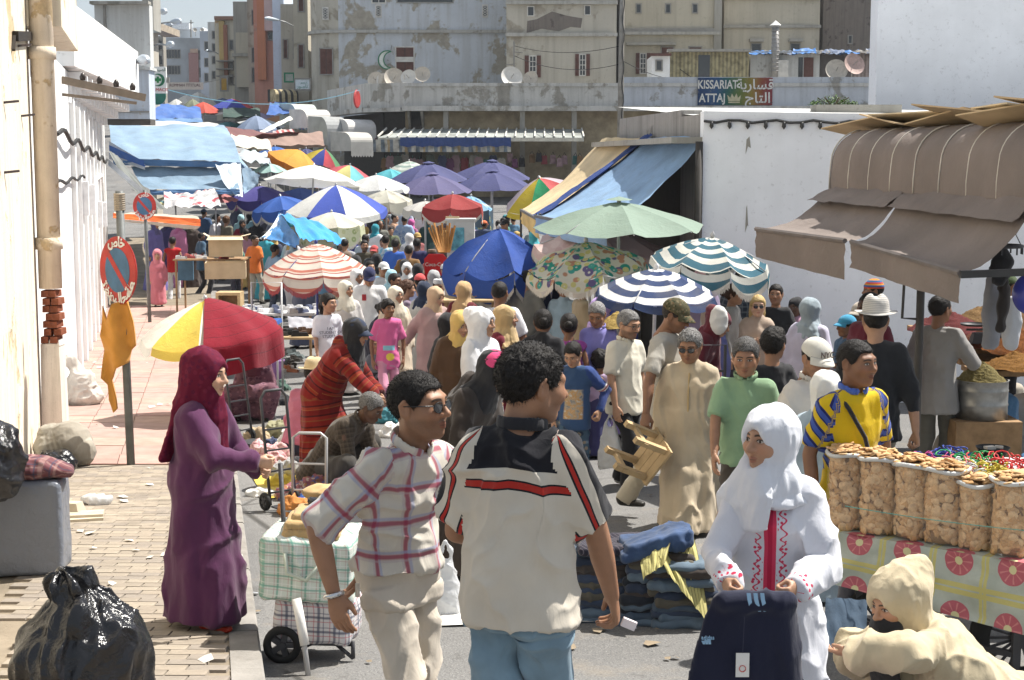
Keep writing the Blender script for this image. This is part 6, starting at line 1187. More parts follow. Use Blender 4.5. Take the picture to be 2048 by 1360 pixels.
tag(part('round_sign',mat((.42,.05,.05),.5,name='red_enamel'),None,lambda b: b.lathe([(.001,0),(.42,0),(.48,.05),(.42,.1),(.001,.1)],P(712,198,78),22,Matrix.Rotation(math.pi / 2,3,'X') @ Matrix.Rotation(1.32,3,'Y'))),'round red sign seen edge on at the corner of the parapet','sign')
ru = random.Random(31)
for k,(cn,col) in enumerate((('faded white',(.6,.6,.57)),('dull blue',(.12,.17,.3)),('brick',(.34,.13,.1)),('sand',(.5,.42,.28)),('grey',(.36,.37,.38)),('dusty green',(.2,.27,.2)),('slate blue',(.17,.2,.28)),('pale yellow',(.56,.5,.26)),('washed pink',(.5,.33,.32)),('cream',(.58,.53,.42)),('navy',(.07,.08,.16)),('teal',(.1,.28,.3)),('off white',(.55,.56,.56)),('rust',(.4,.2,.1)),('lilac',(.33,.28,.42)),('charcoal',(.1,.1,.11)))):
 d = 58 + k * 3.1; umbrella('small %s parasol among the packed canopies of the far street' % cn,ru.uniform(470,590) - (k - 6) * 4 * (k > 6),HOR - F / d * (gz(d) + 3.3 - CZ),d,ru.uniform(1.1,1.6) * F / d,.38,um(col),8,(.05,ru.uniform(-.1,.1)),None,rot=ru.random())
# ------------------------------------------------------------------ soft goods
class RBox:
 def __init__(s,c,hs_,r=.02,k=.02,R=None,lab=0,sub=False): s.c = np.asarray(c,float); s.h = np.asarray(hs_,float); s.r = r; s.k = k; s.R = None if R is None else np.asarray(R,float); s.lab = lab; s.sub = sub
 def bb(s): m = np.linalg.norm(s.h); return s.c - m,s.c + m
 def ev(s,X,uv=False):
  q = X - s.c; q = q if s.R is None else q @ s.R; e = np.abs(q) - s.h + s.r; d = np.linalg.norm(np.maximum(e,0),axis=1) + np.minimum(e.max(1),0) - s.r
  return (d,q[:,0] + q[:,1],q[:,2]) if uv else d
def soft(name,prims,h,m,parent=None,wr=.01,wsc=(10,10,10),seed=0,extra=None,sm=1,loc=None):
 v,f = extract(prims,h,extra,sm); gp = uvlab(v,prims)
 if wr: v = wrinkle(v,f,wr * .5,wsc,seed)
 o = link(name,mesh(v,f,name,True,attrs={'gp': gp}),m,parent)
 if loc is not None: o.location = loc
 return o
def GPv(px,py):
 r = ray(px,py); y = 3.0
 while y < 80 and CZ + r.z * (y / r.y) > pz(y): y += .02
 return Vector((r.x * y / r.y,y,pz(y)))
blackp = NT('black_plastic'); vv = blackp.obj(); blackp.bump(blackp.math('ADD',blackp.noise(vv,14,4,.65,.8),blackp.math('MULTIPLY',blackp.noise(vv,45,3),.3)),.6,.02); blackp = blackp.out((.012,.012,.014),.2,.5)
def plasticm(col,rough=.35,tr=.35,name='white_plastic_film'):
 key = ('pl',col,rough,tr)
 if key in _M: return _M[key]
 t = NT(name); v = t.obj(); t.bump(t.noise(v,18,4,.6,.6),.7,.02); t.out(col,rough,.4); b = t.n('BsdfTranslucent',{'Color': col}); mx = t.n('MixShader',{0: tr}); t.t.links.new(t.b.outputs[0],mx.inputs[1]); t.t.links.new(b.outputs[0],mx.inputs[2]); t.t.links.new(mx.outputs[0],t.t.nodes['Material Output'].inputs[0]); _M[key] = t.m; return t.m
def heap(label,px,py,d,wpx,hpx,m,seed=0,cat='clothes',name='clothes_heap',dy=.6,group=None,pav=False,zoff=0):
 if zoff == 0: d = G(px,py + hpx * .45).y
 s = F / d; a = wpx / 1.7 / s; hh = hpx * 1.1 / s; q = P(px,py,d); r = random.Random(seed); zg = (pz(d) if pav else gz(d)) + zoff; pr = [Ell((0,0,hh * .15),(a,a * dy,hh * .5),.03)]
 for i in range(4): pr.append(Ell((r.uniform(-.6,.6) * a,r.uniform(-.5,.5) * a * dy,hh * r.uniform(.2,.5)),(a * r.uniform(.3,.55),a * dy * r.uniform(.3,.6),hh * r.uniform(.25,.5)),.04,rotm(r.uniform(-.4,.4),r.uniform(-.4,.4),r.uniform(0,3))))
 h = max(.012,a / 22); ex = lambda D,g: np.maximum(D,-g[...,2] - .0)
 o = soft(name,pr,h,m,None,.02 + hh * .06,(14,14,14),seed,ex); o.location = (q.x,d,zg); return tag(o,label,cat,group)
# ---- pavement clutter
sackm = cloth((.55,.52,.47),.2); sackd = cloth((.40,.35,.28),.3)
g = GPv(163,808); o = soft('sack',[Tube([(0,0,.12),(0,0,.3),(-.08,.02,.46),(-.14,0,.56)],[(.23,.17),(.19,.15),(.08,.07),(.1,.08)],k=.05),Ell((.08,0,.1),(.2,.16,.12),.05)],.014,sackm,wr=.022,seed=1,extra=lambda D,g_: np.maximum(D,-g_[...,2])); o.location = g; tag(o,'off white sack tied at the neck standing by the white wall','sack')
g = GPv(112,940); o = soft('sack',[Tube([(-.12,.05,.14),(.05,.05,.2),(.16,0,.12)],[(.17,.2),(.2,.22),(.15,.14)],k=.05),Ell((-.14,.05,.3),(.1,.1,.08),.06)],.013,stripes('dirty_stripe',[(0,(.42,.39,.33)),(.5,(.33,.30,.25))],.05),wr=.008,seed=2,extra=lambda D,g_: np.maximum(D,-g_[...,2])); o.location = g + Vector((0,.25,0)); tag(o,'grubby striped bundle slumped against the ochre wall','bundle')
o = soft('rubbish_bag',[Ell((0,0,.08),(.2,.14,.11),.03),Ell((.1,0,.1),(.1,.1,.1),.05)],.012,blackp,wr=.03,seed=3,extra=lambda D,g_: np.maximum(D,-g_[...,2])); o.location = g + Vector((.02,-.12,0)); tag(o,'small black plastic bag in front of the striped bundle','bag')
# wrapped crate
wrapm = plasticm((.19,.21,.25),.3,.1,'grey_plastic_wrap'); q = P(30,960,9.2); zt_ = q.z; zb0 = pz(9.2); o = soft('wrapped_crate',[RBox((0,0,(zt_ - zb0) / 2),(.29,.17,(zt_ - zb0) / 2),.04)],.016,wrapm,wr=.006,wsc=(5,5,2),seed=4); o.location = (P(-14,0,9.2).x,9.3,zb0); o.rotation_euler = (0,0,.12); tag(o,'tall crate wrapped in shiny grey plastic at the left edge','crate')
o = soft('bundle',[Tube([(-.3,0,.06),(.1,.0,.07),(.24,0,.05)],[(.07,.14),(.075,.15),(.05,.1)],k=.03)],.011,plaid('rug_check',(.16,.06,.07),[(.5,.12,(.35,.22,.2),.6),(.2,.08,(.05,.06,.1),.7)],.09,.09),wr=.02,seed=5); o.location = (P(10,0,9.2).x,9.3,zt_ - .01); tag(o,'rolled red and blue checked rug on the grey wrapped crate','rug')
o = soft('rubbish_bag',[Ell((0,0,.2),(.2,.2,.26),.05)],.014,blackp,wr=.03,seed=31); o.location = (P(-62,0,8.9).x,8.9,zt_ - .02); o.rotation_euler = (0,0,.3); tag(o,'dark plastic bag perched on the grey wrapped crate','bag')
# big black rubbish bag
g = P(128,1250,6.3); o = soft('rubbish_bag',[Tube([(0,0,.02),(0,0,.2),(0,0,.36),(-.02,0,.47)],[(.26,.23),(.285,.25),(.2,.18),(.06,.05)],k=.05,fold=(9,.06,.4)),Tube([(-.02,0,.45),(-.05,0,.53)],[.045,.09],k=.03,fold=(6,.2,0)),Ell((.14,-.02,.3),(.13,.15,.14),.06),Ell((-.16,.0,.24),(.12,.16,.15),.06)],.0085,blackp,wr=.03,wsc=(9,9,3),seed=6,extra=lambda D,g_: np.maximum(D,-g_[...,2])); o.location = (P(122,0,6.3).x,6.3,pz(6.3)); tag(o,'bulging shiny black rubbish bag tied at the top on the pavement','bag')
part('tie',mat((.5,.42,.05),.6,name='yellow_tie'),o,lambda b: b.tube([(.1 * math.cos(a) - .02,.1 * math.sin(a) - .0,.455 + .02 * math.sin(2 * a)) for a in np.linspace(0,6,14)],.008,6),True)
# folded card and paper by the crate
g = GPv(165,1040); o = thing('folded_sacking',g,'folded cream sacking and card lying on the pavers','sacking'); part('fold',mat((.50,.44,.34),.9,.2,5,name='sacking'),o,lambda b: (b.box((0,0,.015),(.3,.2,.03),.3),b.box((.02,.03,.04),(.26,.16,.02),.2),b.box((-.12,.12,.06),(.2,.14,.1),-.2,taper=.7)),False)
o = soft('paper',[Ell((0,0,.03),(.12,.08,.03),.02)],.012,plasticm((.7,.7,.7)),wr=.03,seed=8); o.location = GPv(186,1012) + Vector((0,.1,0)); tag(o,'crumpled white plastic sheet beside the folded sacking','plastic sheet')
# ---- no parking signs
def npsign(label,base,top,disc,R,yaw,d,txt):
 p0 = base; o = thing('no_parking_sign',p0,label,'sign'); ht = top - p0.z; zc_ = disc - p0.z
 part('post',mat((.16,.17,.17),.6,.3,4,metal=.3,name='grey_post',dirt=.3),o,lambda b: b.tube([(0,0,0),(-.02,0,ht * .5),(-.03,0,ht)],.038,12),True)
 Rm = Matrix.Rotation(yaw,3,'Z') @ Matrix.Rotation(math.pi / 2,3,'X'); c = Vector((0,0,zc_)) + Rm @ Vector((0,0,.06))
 def tilt(q): return c + Rm @ Vector(q)
 fc = part('disc',mat((.40,.035,.03),.55,.25,6,.2,30,name='red_sign_paint',dirt=.3),o,lambda b: b.lathe([(.001,0),(R * .97,0),(R,.012),(R * .97,.02),(.001,.02)],c,36,Rm))
 part('field',mat((.05,.13,.24),.55,.25,6,.2,30,name='blue_sign_paint',dirt=.3),fc,lambda b: b.lathe([(.001,.0225),(R * .66,.0225),(R * .66,.018)],c,32,Rm))
 part('bar',mat((.40,.035,.03),.55,.25,6,.2,30,name='red_sign_paint',dirt=.3),fc,lambda b: b.add([tilt((x,y,z)) for z in (.019,.025) for x,y in ((-.57 * R,.44 * R),(-.44 * R,.57 * R),(.57 * R,-.44 * R),(.44 * R,-.57 * R))],[[0,1,2,3][::-1],[4,5,6,7],[0,3,7,4],[1,5,6,2]]))
 if txt:
  for tx,ang in txt:
   rr_ = R * .82
   tm2 = text_mesh(tx,R * .42,ext=.002,bold=.004 * R / .31); ob = link('lettering',tm2,mat((.66,.65,.62),.8,.2,9,name='white_lettering_sign'),fc); an = ang
   ob.matrix_local = Matrix.Translation(tilt((rr_ * math.cos(an),rr_ * math.sin(an),.024))) @ (Rm @ Matrix.Rotation(an + (math.pi / 2 if an < 0 else -math.pi / 2),3,'Z')).to_4x4()
 return o
gb = GPv(262,930); AR1 = ['\uFEB9\uFE8E\uFEA7']; rim = [('\uFEB9\uFE8E\uFEA7',math.pi / 2)] + [(c,math.radians(a)) for c,a in zip(['\uFE94\uFEC4','\uFEA4\uFEE4','\uFEDF\uFE8D','\uFEE2\uFEF4','\uFEC8\uFEE8','\uFE97'],(-35,-58,-82,-106,-128,-148))]
ns1 = npsign('large scratched no parking sign with white Arabic lettering on the grey post',gb,P(247,382,gb.y).z,P(262,540,gb.y).z,.315,math.radians(-44),gb.y,rim)
part('rope',mat((.35,.30,.24),.9,name='rope'),ns1,lambda b: [b.tube([(-.03 + .045 * math.cos(a),.045 * math.sin(a),P(247,382,gb.y).z - gb.z - .03 - .02 * k) for a in np.linspace(0,6.28,10)],.01,5) for k in range(8)])
g2 = GPv(281,640); npsign('smaller no parking sign farther along the pavement',Vector((P(281,0,32).x,32,pz(32))),P(281,380,32).z,P(279,412,32).z,.29,math.radians(-20),32,rim)
ocl = stripes('ochre_cloth',[(0,(.56,.26,.05)),(.5,(.52,.24,.05))],.3); ob = thing('hanging_garment',gb + Vector((-.1,-.05,1.5)),'ochre orange garment hanging in tatters from the sign post','garment')
poly = [(205,612),(214,640),(228,606),(256,600),(268,640),(274,690),(262,700),(258,725),(236,735),(222,762),(231,800),(234,818),(226,826),(217,800),(214,770),(204,755),(208,700),(199,672)]
b = MB(); b.prism([(P(x,y,gb.y - .06).x,P(x,y,gb.y - .06).z) for x,y in poly][::-1],(0,gb.y - .09,0),(1,0,0),(0,0,1),-.035); me = mesh(b.v,b.f); import bmesh
bm = bmesh.new(); bm.from_mesh(me); bmesh.ops.triangulate(bm,faces=bm.faces[:]); bmesh.ops.subdivide_edges(bm,edges=bm.edges[:],cuts=3,use_grid_fill=True)
for vtx in bm.verts: vtx.co.y += .05 * math.sin(vtx.co.x * 28 + vtx.co.z * 3) + .02 * math.sin(vtx.co.z * 11)
bm.to_mesh(me); bm.free(); me.polygons.foreach_set('use_smooth',np.ones(len(me.polygons),bool)); o = link('cloth',me,cloth((.56,.26,.05)),ob); o.location = -ob.location
# ---- trolleys
def wheel(par,c,r,w_,axis='X',spokes=0):
 R = Matrix.Rotation(math.pi / 2,3,'Y') if axis == 'X' else Matrix.Rotation(math.pi / 2,3,'X'); wl_ = part('wheel',mat((.02,.02,.02),.7,name='rubber'),par,lambda b: b.lathe([(r * .62,-w_ / 2),(r * .9,-w_ / 2),(r,-w_ * .25),(r,w_ * .25),(r * .9,w_ / 2),(r * .62,w_ / 2),(r * .62,-w_ / 2)],c,24,R),True)
 part('hub',dsteel,wl_,lambda b: (b.lathe([(.001,-w_ * .6),(r * .2,-w_ * .6),(r * .2,w_ * .6),(.001,w_ * .6)],c,12,R),[b.bar(c,Vector(c) + R @ Vector((r * .66 * math.cos(a),r * .66 * math.sin(a),0)),.012 if spokes > 8 else .03) for a in np.linspace(0,6.283,(spokes or 5) + 1)[:-1]]))
def trolley(label,base,H_,wd,yaw,lean,chrome=dsteel,rungs=4):
 o = thing('hand_trolley',base,label,'trolley',None,yaw); ly = lambda z: z * math.tan(lean)
 part('frame',chrome,o,lambda b: b.tube([(-wd / 2,ly(.05),.05),(-wd / 2,ly(H_ * .94),H_ * .94),(-wd * .32,ly(H_),H_),(wd * .32,ly(H_),H_),(wd / 2,ly(H_ * .94),H_ * .94),(wd / 2,ly(.05),.05)],.013,8),True)
 for k in range(rungs): z = .15 + k * H_ * .7 / rungs; part('rung',chrome,o,lambda b: b.bar((-wd / 2,ly(z),z),(wd / 2,ly(z),z),.014))
 part('toe_plate',chrome,o,lambda b: b.box((0,-.14,.04),(wd,.28,.012)))
 for s_ in (-1,1): wheel(o,(s_ * (wd / 2 + .02),.06,.075),.075,.035)
 return o
g = G(488,888); trolley('folded black hand trolley standing behind the purple robed woman',g,.92,.26,.9,.16)
g = G(560,1030); trolley('black hand trolley next to the purple sleeve',g + Vector((.0,.2,0)),.98,.24,.7,.14);
g = G(605,1040); trolley('chrome handled trolley among the clothes',g + Vector((0,.4,0)),.62,.28,-.1,.1,steel,2)
# loaded trolley in front
TD = 7.6; base = Vector((P(590,0,TD).x,TD,gz(TD))); lt = thing('loaded_trolley',base,'hand trolley carrying two checked bags behind the plaid shirt man','trolley')
X = lambda px,d=TD: P(px,0,d).x - base.x
Z = lambda py,d=TD: P(0,py,d).z - base.z
part('frame',dsteel,lt,lambda b: (b.tube([(X(545),.12,.04),(X(540),.2,Z(1180)),(X(528),.24,Z(945))],.013,8),b.tube([(X(690),-.02,.02),(X(690),-.02,Z(1280))],.011,8),b.tube([(X(690),-.02,.02),(X(640),.05,Z(1285))],.011,8),b.bar((X(545),.0,Z(1285)),(X(692),0,Z(1288)),.02)),True)
part('axle',dsteel,lt,lambda b: b.bar((X(530),.05,.1),(X(580),.05,.1),.02)); wheel(lt,(X(543),-.04,.1),.1,.045,'Y'); wheel(lt,(X(572),.22,.1),.1,.045,'Y')
part('handle',steel,lt,lambda b: (b.tube([(X(612),-.3,.0),(X(600),-.25,Z(1275,7.4)),(X(585),-.2,Z(1205,7.4))],.014,8)),True); part('grip_tape',mat((.72,.70,.66),.8,name='white_tape'),lt,lambda b: b.tube([(X(603),-.262,Z(1283,7.4)),(X(592),-.225,Z(1235,7.4)),(X(583),-.195,Z(1198,7.4))],.024,8),True)
gchk = plaid('green_check',(.60,.66,.60),[(.5,.10,(.10,.34,.26),.7),(.25,.05,(.45,.25,.24),.5),(.8,.06,(.75,.78,.75),.6)],.075,.06); gchk.node_tree.nodes['Principled BSDF'].inputs['Roughness'].default_value = .32; gchk.node_tree.nodes['Principled BSDF'].inputs['Specular IOR Level'].default_value = .5
wchk = plaid('grey_check',(.62,.60,.60),[(.5,.12,(.06,.07,.12),.75),(.2,.05,(.45,.12,.14),.6),(.8,.05,(.08,.08,.14),.6)],.085,.075)
def checked(label,r,m,dpt,seed,parent=None):
 x0,x1 = X(r[0]),X(r[2]); z0,z1 = Z(r[3]),Z(r[1]); o = soft('checked_bag',[RBox((0,0,0),((x1 - x0) / 2,dpt,(z1 - z0) / 2),.045)],.0095,m,None,.013,(9,9,7),seed); o.location = base + Vector(((x0 + x1) / 2,.12,(z0 + z1) / 2)); o.rotation_euler = (0,.03,-.12); tag(o,label,'bag'); return o
checked('grey and navy checked laundry bag at the bottom of the loaded trolley',(530,1198,694,1286),wchk,.17,11); cb1 = checked('shiny green checked laundry bag on top of the loaded trolley',(503,1068,700,1198),gchk,.2,12); cb1.rotation_euler = (.05,.06,-.1)
part('strap',mat((.55,.6,.5),.7,name='webbing'),cb1,lambda b: b.tube([(-.1,-.21,.1),(-.08,-.23,.0),(.02,-.235,-.03),(.1,-.22,.08)],.012,6),True)
o = soft('folded_sheet',[RBox((0,0,-.012),(.15,.15,.024),.02),RBox((.01,0,.034),(.14,.14,.022),.018,k=.004),RBox((.03,.02,.075),(.12,.13,.018),.014,k=.004)],.008,cloth((.44,.30,.14)),wr=.009,seed=13); o.location = base + Vector((X(604),.1,Z(1062))); tag(o,'folded tan cloth lying on the green checked bag','cloth')
o = soft('black_bag',[Ell((0,0,0),(.13,.07,.03),.02)],.009,blackp,wr=.02,seed=14); o.location = base + Vector((X(640),.2,Z(1020))); tag(o,'flat black plastic bag on the folded tan cloth','bag'); o = soft('folded_sheet',[Ell((0,0,0),(.15,.09,.05),.02)],.01,cloth((.5,.34,.16)),wr=.02,seed=15); o.location = base + Vector((X(628),.34,Z(1012))); tag(o,'loose tan cloth behind the folded one','cloth')
o = soft('plastic_bag',[Ell((0,0,.06),(.07,.06,.07),.02)],.009,plasticm((.35,.5,.05),.4,.3),wr=.02,seed=16); o.location = base + Vector((X(512),.35,Z(1205))); tag(o,'lime green plastic bag hanging beside the loaded trolley','bag')
# ---- clothes laid out on the ground
floral = ufloral('dress_print',(.30,.12,.14),[(.5,.4,.35),(.12,.14,.3),(.4,.2,.08)],16); bluef = ufloral('blue_dress_print',(.05,.10,.32),[(.3,.4,.6),(.1,.2,.5)],18); pinkp = plaid('pink_check',(.62,.42,.42),[(.5,.12,(.45,.12,.16),.7)],.07,.06)
cm = {'blk': cloth((.02,.02,.024)),'wht': cloth((.66,.65,.62)),'red': cloth((.38,.03,.04)),'nvy': cloth((.03,.04,.09)),'yel': cloth((.55,.42,.06)),'tan': cloth((.42,.32,.2)),'grn': cloth((.05,.1,.08)),'blu': cloth((.10,.18,.36)),'olv': cloth((.26,.25,.15)),'lil': plaid('lilac_check',(.42,.42,.58),[(.5,.15,(.2,.22,.42),.6)],.05,.05),'gry': cloth((.30,.30,.30)),'pch': pinkp,'flo': floral,'blf': bluef,'tea': cloth((.05,.2,.24)),'org': cloth((.5,.2,.05))}
HP = [(515,868,11,50,30,'tan','tan sack cloth heap near the folded black trolley'),(570,935,10,70,34,'gry','grey coat heap between the trolleys'),(690,900,10,70,30,'blf','blue flowered cloth by the crouching man'),(610,1010,9,90,40,'org','rust orange jumper on the dress pile'),(520,830,12,50,20,'blk','black cloth strip along the gutter'),(700,940,10,80,34,'wht','white linen heap beside the crouching man'),(560,890,11,60,30,'nvy','navy padded bag under the pink checked one'),(540,905,10.6,80,55,'pch','pink checked bag of clothes beside the black trolley'),(600,930,10.2,70,40,'blk','black bag of clothes behind the chrome trolley'),(600,880,11.5,90,60,'wht','white cloth heap below the striped robe'),(560,855,12.4,60,40,'olv','olive canvas heap on the ground'),(622,848,12.6,80,40,'lil','lilac checked shirts heaped on the ground'),(598,840,13,60,36,'nvy','navy clothes beside the lilac shirts'),(640,975,8.9,150,50,'flo','flowered red dresses heaped by the chrome trolley'),(655,1000,8.5,130,40,'blf','bright blue flowered dresses on the pile'),(565,960,9.6,60,26,'yel','yellow cloth spread by the trolley'),(530,985,9.2,60,16,'wht','crumpled white plastic and paper on the ground'),(590,905,10.9,60,30,'red','red folded jacket on the dark bag'),(535,790,16.2,60,22,'gry','grey checked shirt on the blue mat'),(556,800,15.8,50,20,'blk','black shoes and cloth on the blue mat'),(552,770,16.8,50,22,'grn','dark green jacket behind the blue mat'),(790,830,14.5,90,30,'tea','folded teal and dark clothes before the crouching man'),(800,860,12.6,70,30,'wht','white printed cloths beside the plaid shirt man'),(815,815,15.2,60,24,'gry','grey folded trousers on the ground'),(845,960,9.2,60,40,'red','red and yellow clothes behind the plaid shirt man'),(840,1000,8.6,50,40,'nvy','navy clothes behind the plaid shirt man'),(850,1035,8.1,55,30,'yel','yellow clothes near the brown robe hem'),(840,1075,7.6,60,36,'blk','dark clothes at the edge of the white sheet'),(855,1195,6.7,60,60,'nvy','navy bundle half hidden behind the plaid shirt man'),(660,945,9.6,60,26,'blk','black plastic bags beside the crouching man'),(700,990,8.6,60,50,'nvy','navy quilted bundle by the plaid shirt man')]
for k,(x,y,d,w_,h_,c,l_) in enumerate(HP): heap(l_,x,y,d,w_,h_,cm[c],k + 50)
def mat_sheet(label,pts,m,name='ground_sheet',z=.008,cat='sheet'):
 v = [G(*p) for p in pts]; v = [(q.x,q.y,q.z + z) for q in v]; n = 14; c = [np.array(q) for q in v]; A = [];
 for i in range(n):
  for j in range(n):
   a,b_ = i / (n - 1),j / (n - 1); q = c[0] * (1 - a) * (1 - b_) + c[1] * a * (1 - b_) + c[2] * a * b_ + c[3] * (1 - a) * b_; A.append((q[0],q[1],gz(q[1]) + z + .012 * abs(vnoise(np.array([q * 5]),2)[0])))
 return tag(link(name,mesh(A,[[i * n + j,(i + 1) * n + j,(i + 1) * n + j + 1,i * n + j + 1] for i in range(n - 1) for j in range(n - 1)],smooth=True),m),label,cat)
mat_sheet('blue mat on the ground with a few garments',[(498,780),(545,776),(562,808),(503,816)],cm['blu']); mat_sheet('yellow sheet under the clothes by the trolleys',[(500,948),(600,930),(640,985),(530,1000)],cm['yel']); mat_sheet('white ground sheet under the jeans stacks',[(840,1170),(1400,1165),(1430,1240),(845,1256)],cm['wht'])
mat_sheet('dark sheet under the pile of flowered dresses',[(580,985),(720,960),(760,1040),(600,1070)],cm['blk'])
# carrier bags
def carrier(label,px,py0,py1,d,wpx,m,loc=None,seed=0):
 s = F / d; h_ = (py1 - py0) / s; a = wpx / 2 / s; pr = [Tube([(0,0,.03),(0,0,h_ * .3),(0,0,h_ * .55),(0,0,h_ * .72)],[(a * .95,a * .6),(a,a * .65),(a * .7,a * .45),(a * .42,a * .22)],k=.03,fold=(7,.05,1))]
 for s_ in (-1,1): pr.append(Tube([(s_ * a * .3,0,h_ * .68),(s_ * a * .34,0,h_ * .85),(s_ * a * .05,0,h_)],[(a * .16,.012),(a * .1,.01),(a * .08,.01)],k=.015))
 o = soft('carrier_bag',pr,max(.008,a / 18),m,None,.014,(12,12,5),seed,lambda D,g_: np.maximum(D,-g_[...,2])); q = P(px,py1,d); o.location = q if loc is None else loc; return tag(o,label,'bag')
wpl = plasticm((.72,.73,.74)); q = G(892,1228); carrier('full white carrier bag standing on the road behind the black shouldered polo',892,1075,1228,q.y,66,wpl,q,3); carrier('thin white carrier bag held by the boy',1219,828,935,13.2,52,plasticm((.74,.73,.70),.35,.25),None,4)
# folded jeans in stacks
jm = [cloth(c,.25) for c in ((.025,.035,.06),(.04,.055,.09),(.015,.018,.025),(.06,.085,.12),(.10,.14,.18),(.05,.04,.035),(.09,.08,.06))]; r5 = random.Random(12)
fj = [RBox((0,0,0),(.19,.15,.019),.018),Tube([(-.17,-.12,0),(.17,-.12,0)],[(.02,.03)] * 2,k=.01)]; fjs = []
for k in range(3): v,f = extract(fj,.012,None,1); v = wrinkle(v,f,.007,(9,9,9),k); fjs.append((v,f))
names = ['first','second','third']
for st,(px,d,n,tilt_) in enumerate(((1150,8.65,11,.02),(1232,8.6,12,-.03),(1310,8.5,12,.05),(1390,8.45,11,-.05))):
 zc_ = gz(d) + .03; xq = P(px,0,d).x
 for i in range(n):
  v,f = fjs[r5.randrange(3)]; o = link('folded_jeans',mesh(v,f,'jeans',True),jm[4 if i < 2 and r5.random() < .7 else r5.randrange(7)]); o.location = (xq + r5.uniform(-.02,.02) + tilt_ * i * .12,d + r5.uniform(-.015,.02),zc_); o.rotation_euler = (r5.uniform(-.03,.03),r5.uniform(-.04,.04),r5.uniform(-.08,.08)); zc_ += .033
  tag(o,'folded dark jeans in the %s stack on the white sheet' % ['leftmost','second','third','rightmost'][st],'jeans','stacked folded jeans, stack %s' % 'abcd'[st])
 if st == 1: o = soft('jacket',[RBox((0,0,0),(.2,.19,.025),.02),Tube([(.15,-.1,0),(.24,-.17,-.12),(.2,-.2,-.22)],[(.09,.02),(.08,.02),(.06,.015)],k=.03)],.012,stripes('dark_pinstripe',[(0,(.03,.028,.04)),(.85,(.14,.12,.14))],.03,'u'),wr=.012,seed=5); o.location = (xq,d,zc_ + .01); tag(o,'dark striped garment draped over a jeans stack','jacket')
 if st == 2: o = soft('jeans',[RBox((0,0,0),(.22,.15,.03),.025),RBox((.02,0,.045),(.2,.14,.02),.018)],.011,cloth((.035,.065,.14),.5),wr=.016,seed=6); o.location = (xq + .03,d,zc_ + .03); o.rotation_euler = (0,-.22,.1); tag(o,'bright blue denim jeans on top of the third stack','jeans')
ysh = stripes('yellow_pinstripe',[(0,(.54,.49,.20)),(.82,(.20,.17,.06))],.028,'u'); zt2 = gz(8.5) + .44
o = sheet('striped_shirt',(Vector((P(1290,0,8.3).x,8.55,zt2 + .02)),Vector((P(1410,0,8.3).x,8.55,zt2 + .1)),Vector((P(1440,0,8.2).x,8.22,gz(8.2) + .04)),Vector((P(1350,0,8.2).x,8.24,zt2 - .07))),ysh,None,nu=30,nv=24,sag=-.05,wr=.035,seed=3,wsc=4); tag(o,'pale yellow striped shirt hanging down over the jeans stacks','shirt')
o = sheet('striped_shirt',(Vector((P(1285,0,8.3).x,8.6,zt2 + .03)),Vector((P(1385,0,8.3).x,8.6,zt2 + .1)),Vector((P(1345,0,8.2).x,8.22,zt2 - .02)),Vector((P(1300,0,8.2).x,8.24,zt2 - .12))),ysh,None,nu=20,nv=16,sag=-.04,wr=.02,seed=8,wsc=4); tag(o,'sleeve end of a yellow striped shirt on the jeans','shirt')
# ------------------------------------------------------------------ snack table, trinkets, spice stall
TA,TB = P(1672,1082,7.75),P(2120,1150,7.02); TA.z = TB.z = CZ - 1.95; tv = (TB - TA).normalized(); tn_ = Vector((-tv.y,tv.x,0)); tl_ = (TB - TA).length
def disc_cloth():
 t = NT('printed_oilcloth'); g = t.attr('gp'); u,v,_ = t.sep(g); c = t.mix(t.thr(t.noise(g,9,3),.4,.6),(.36,.39,.33),(.42,.45,.39)); cu = t.math('SUBTRACT',fr(t,u,.27),.5); cv = t.math('SUBTRACT',fr(t,v,.235,.35),.5); r = t.math('SQRT',t.math('ADD',t.math('MULTIPLY',cu,cu),t.math('MULTIPLY',cv,cv)))
 c = t.mix(t.math('LESS_THAN',t.math('ABSOLUTE',t.math('SUBTRACT',t.math('ABSOLUTE',cv),.44)),.045),c,(.50,.45,.16)); c = t.mix(t.math('LESS_THAN',t.math('ABSOLUTE',t.math('SUBTRACT',t.math('ABSOLUTE',cu),.46)),.03),c,(.50,.45,.16)); c = t.mix(t.math('LESS_THAN',r,.27),c,(.42,.10,.125)); an = t.math('ARCTAN2',cu,cv); c = t.mix(t.math('MULTIPLY',t.math('LESS_THAN',r,.24),t.math('GREATER_THAN',t.math('SINE',t.math('MULTIPLY',an,9)),.8)),c,(.55,.2,.2)); c = t.mix(t.math('LESS_THAN',r,.075),c,(.6,.55,.3)); t.bump(t.noise(t.obj(),12,3),.3,.02); return t.out(c,.5,.35)
oil = disc_cloth(); tb = thing('snack_table',TA,'trestle table covered by a red flowered oilcloth under the snack sacks','table'); tO = TA.copy()
for nm,c,kw in (('tablecloth',(TA + tn_ * .75,TB + tn_ * .75,TB,TA),dict(sag=0,wr=.003)),('cloth_front',(TA,TB,TB - Vector((0,0,.36)) - tn_ * .03,TA - Vector((0,0,.27)) - tn_ * .05),dict(sag=0,wr=.03,wsc=3,nu=40)),('cloth_end',(TA + tn_ * .75,TA,TA - Vector((.03,0,.27)),TA + tn_ * .75 - Vector((0,0,.3))),dict(sag=0,wr=.02))): o = sheet(nm,c,oil,tb,**kw); o.location = -tO
for a,b_ in ((.1,.08),(.1,.65),(tl_ * .45,.1),(tl_ * .8,.1)): q = tv * a + tn_ * b_; part('leg',dsteel,tb,lambda b: b.bar(q - Vector((0,0,.02)),Vector((q.x,q.y,gz(TA.y) - TA.z)),.035))
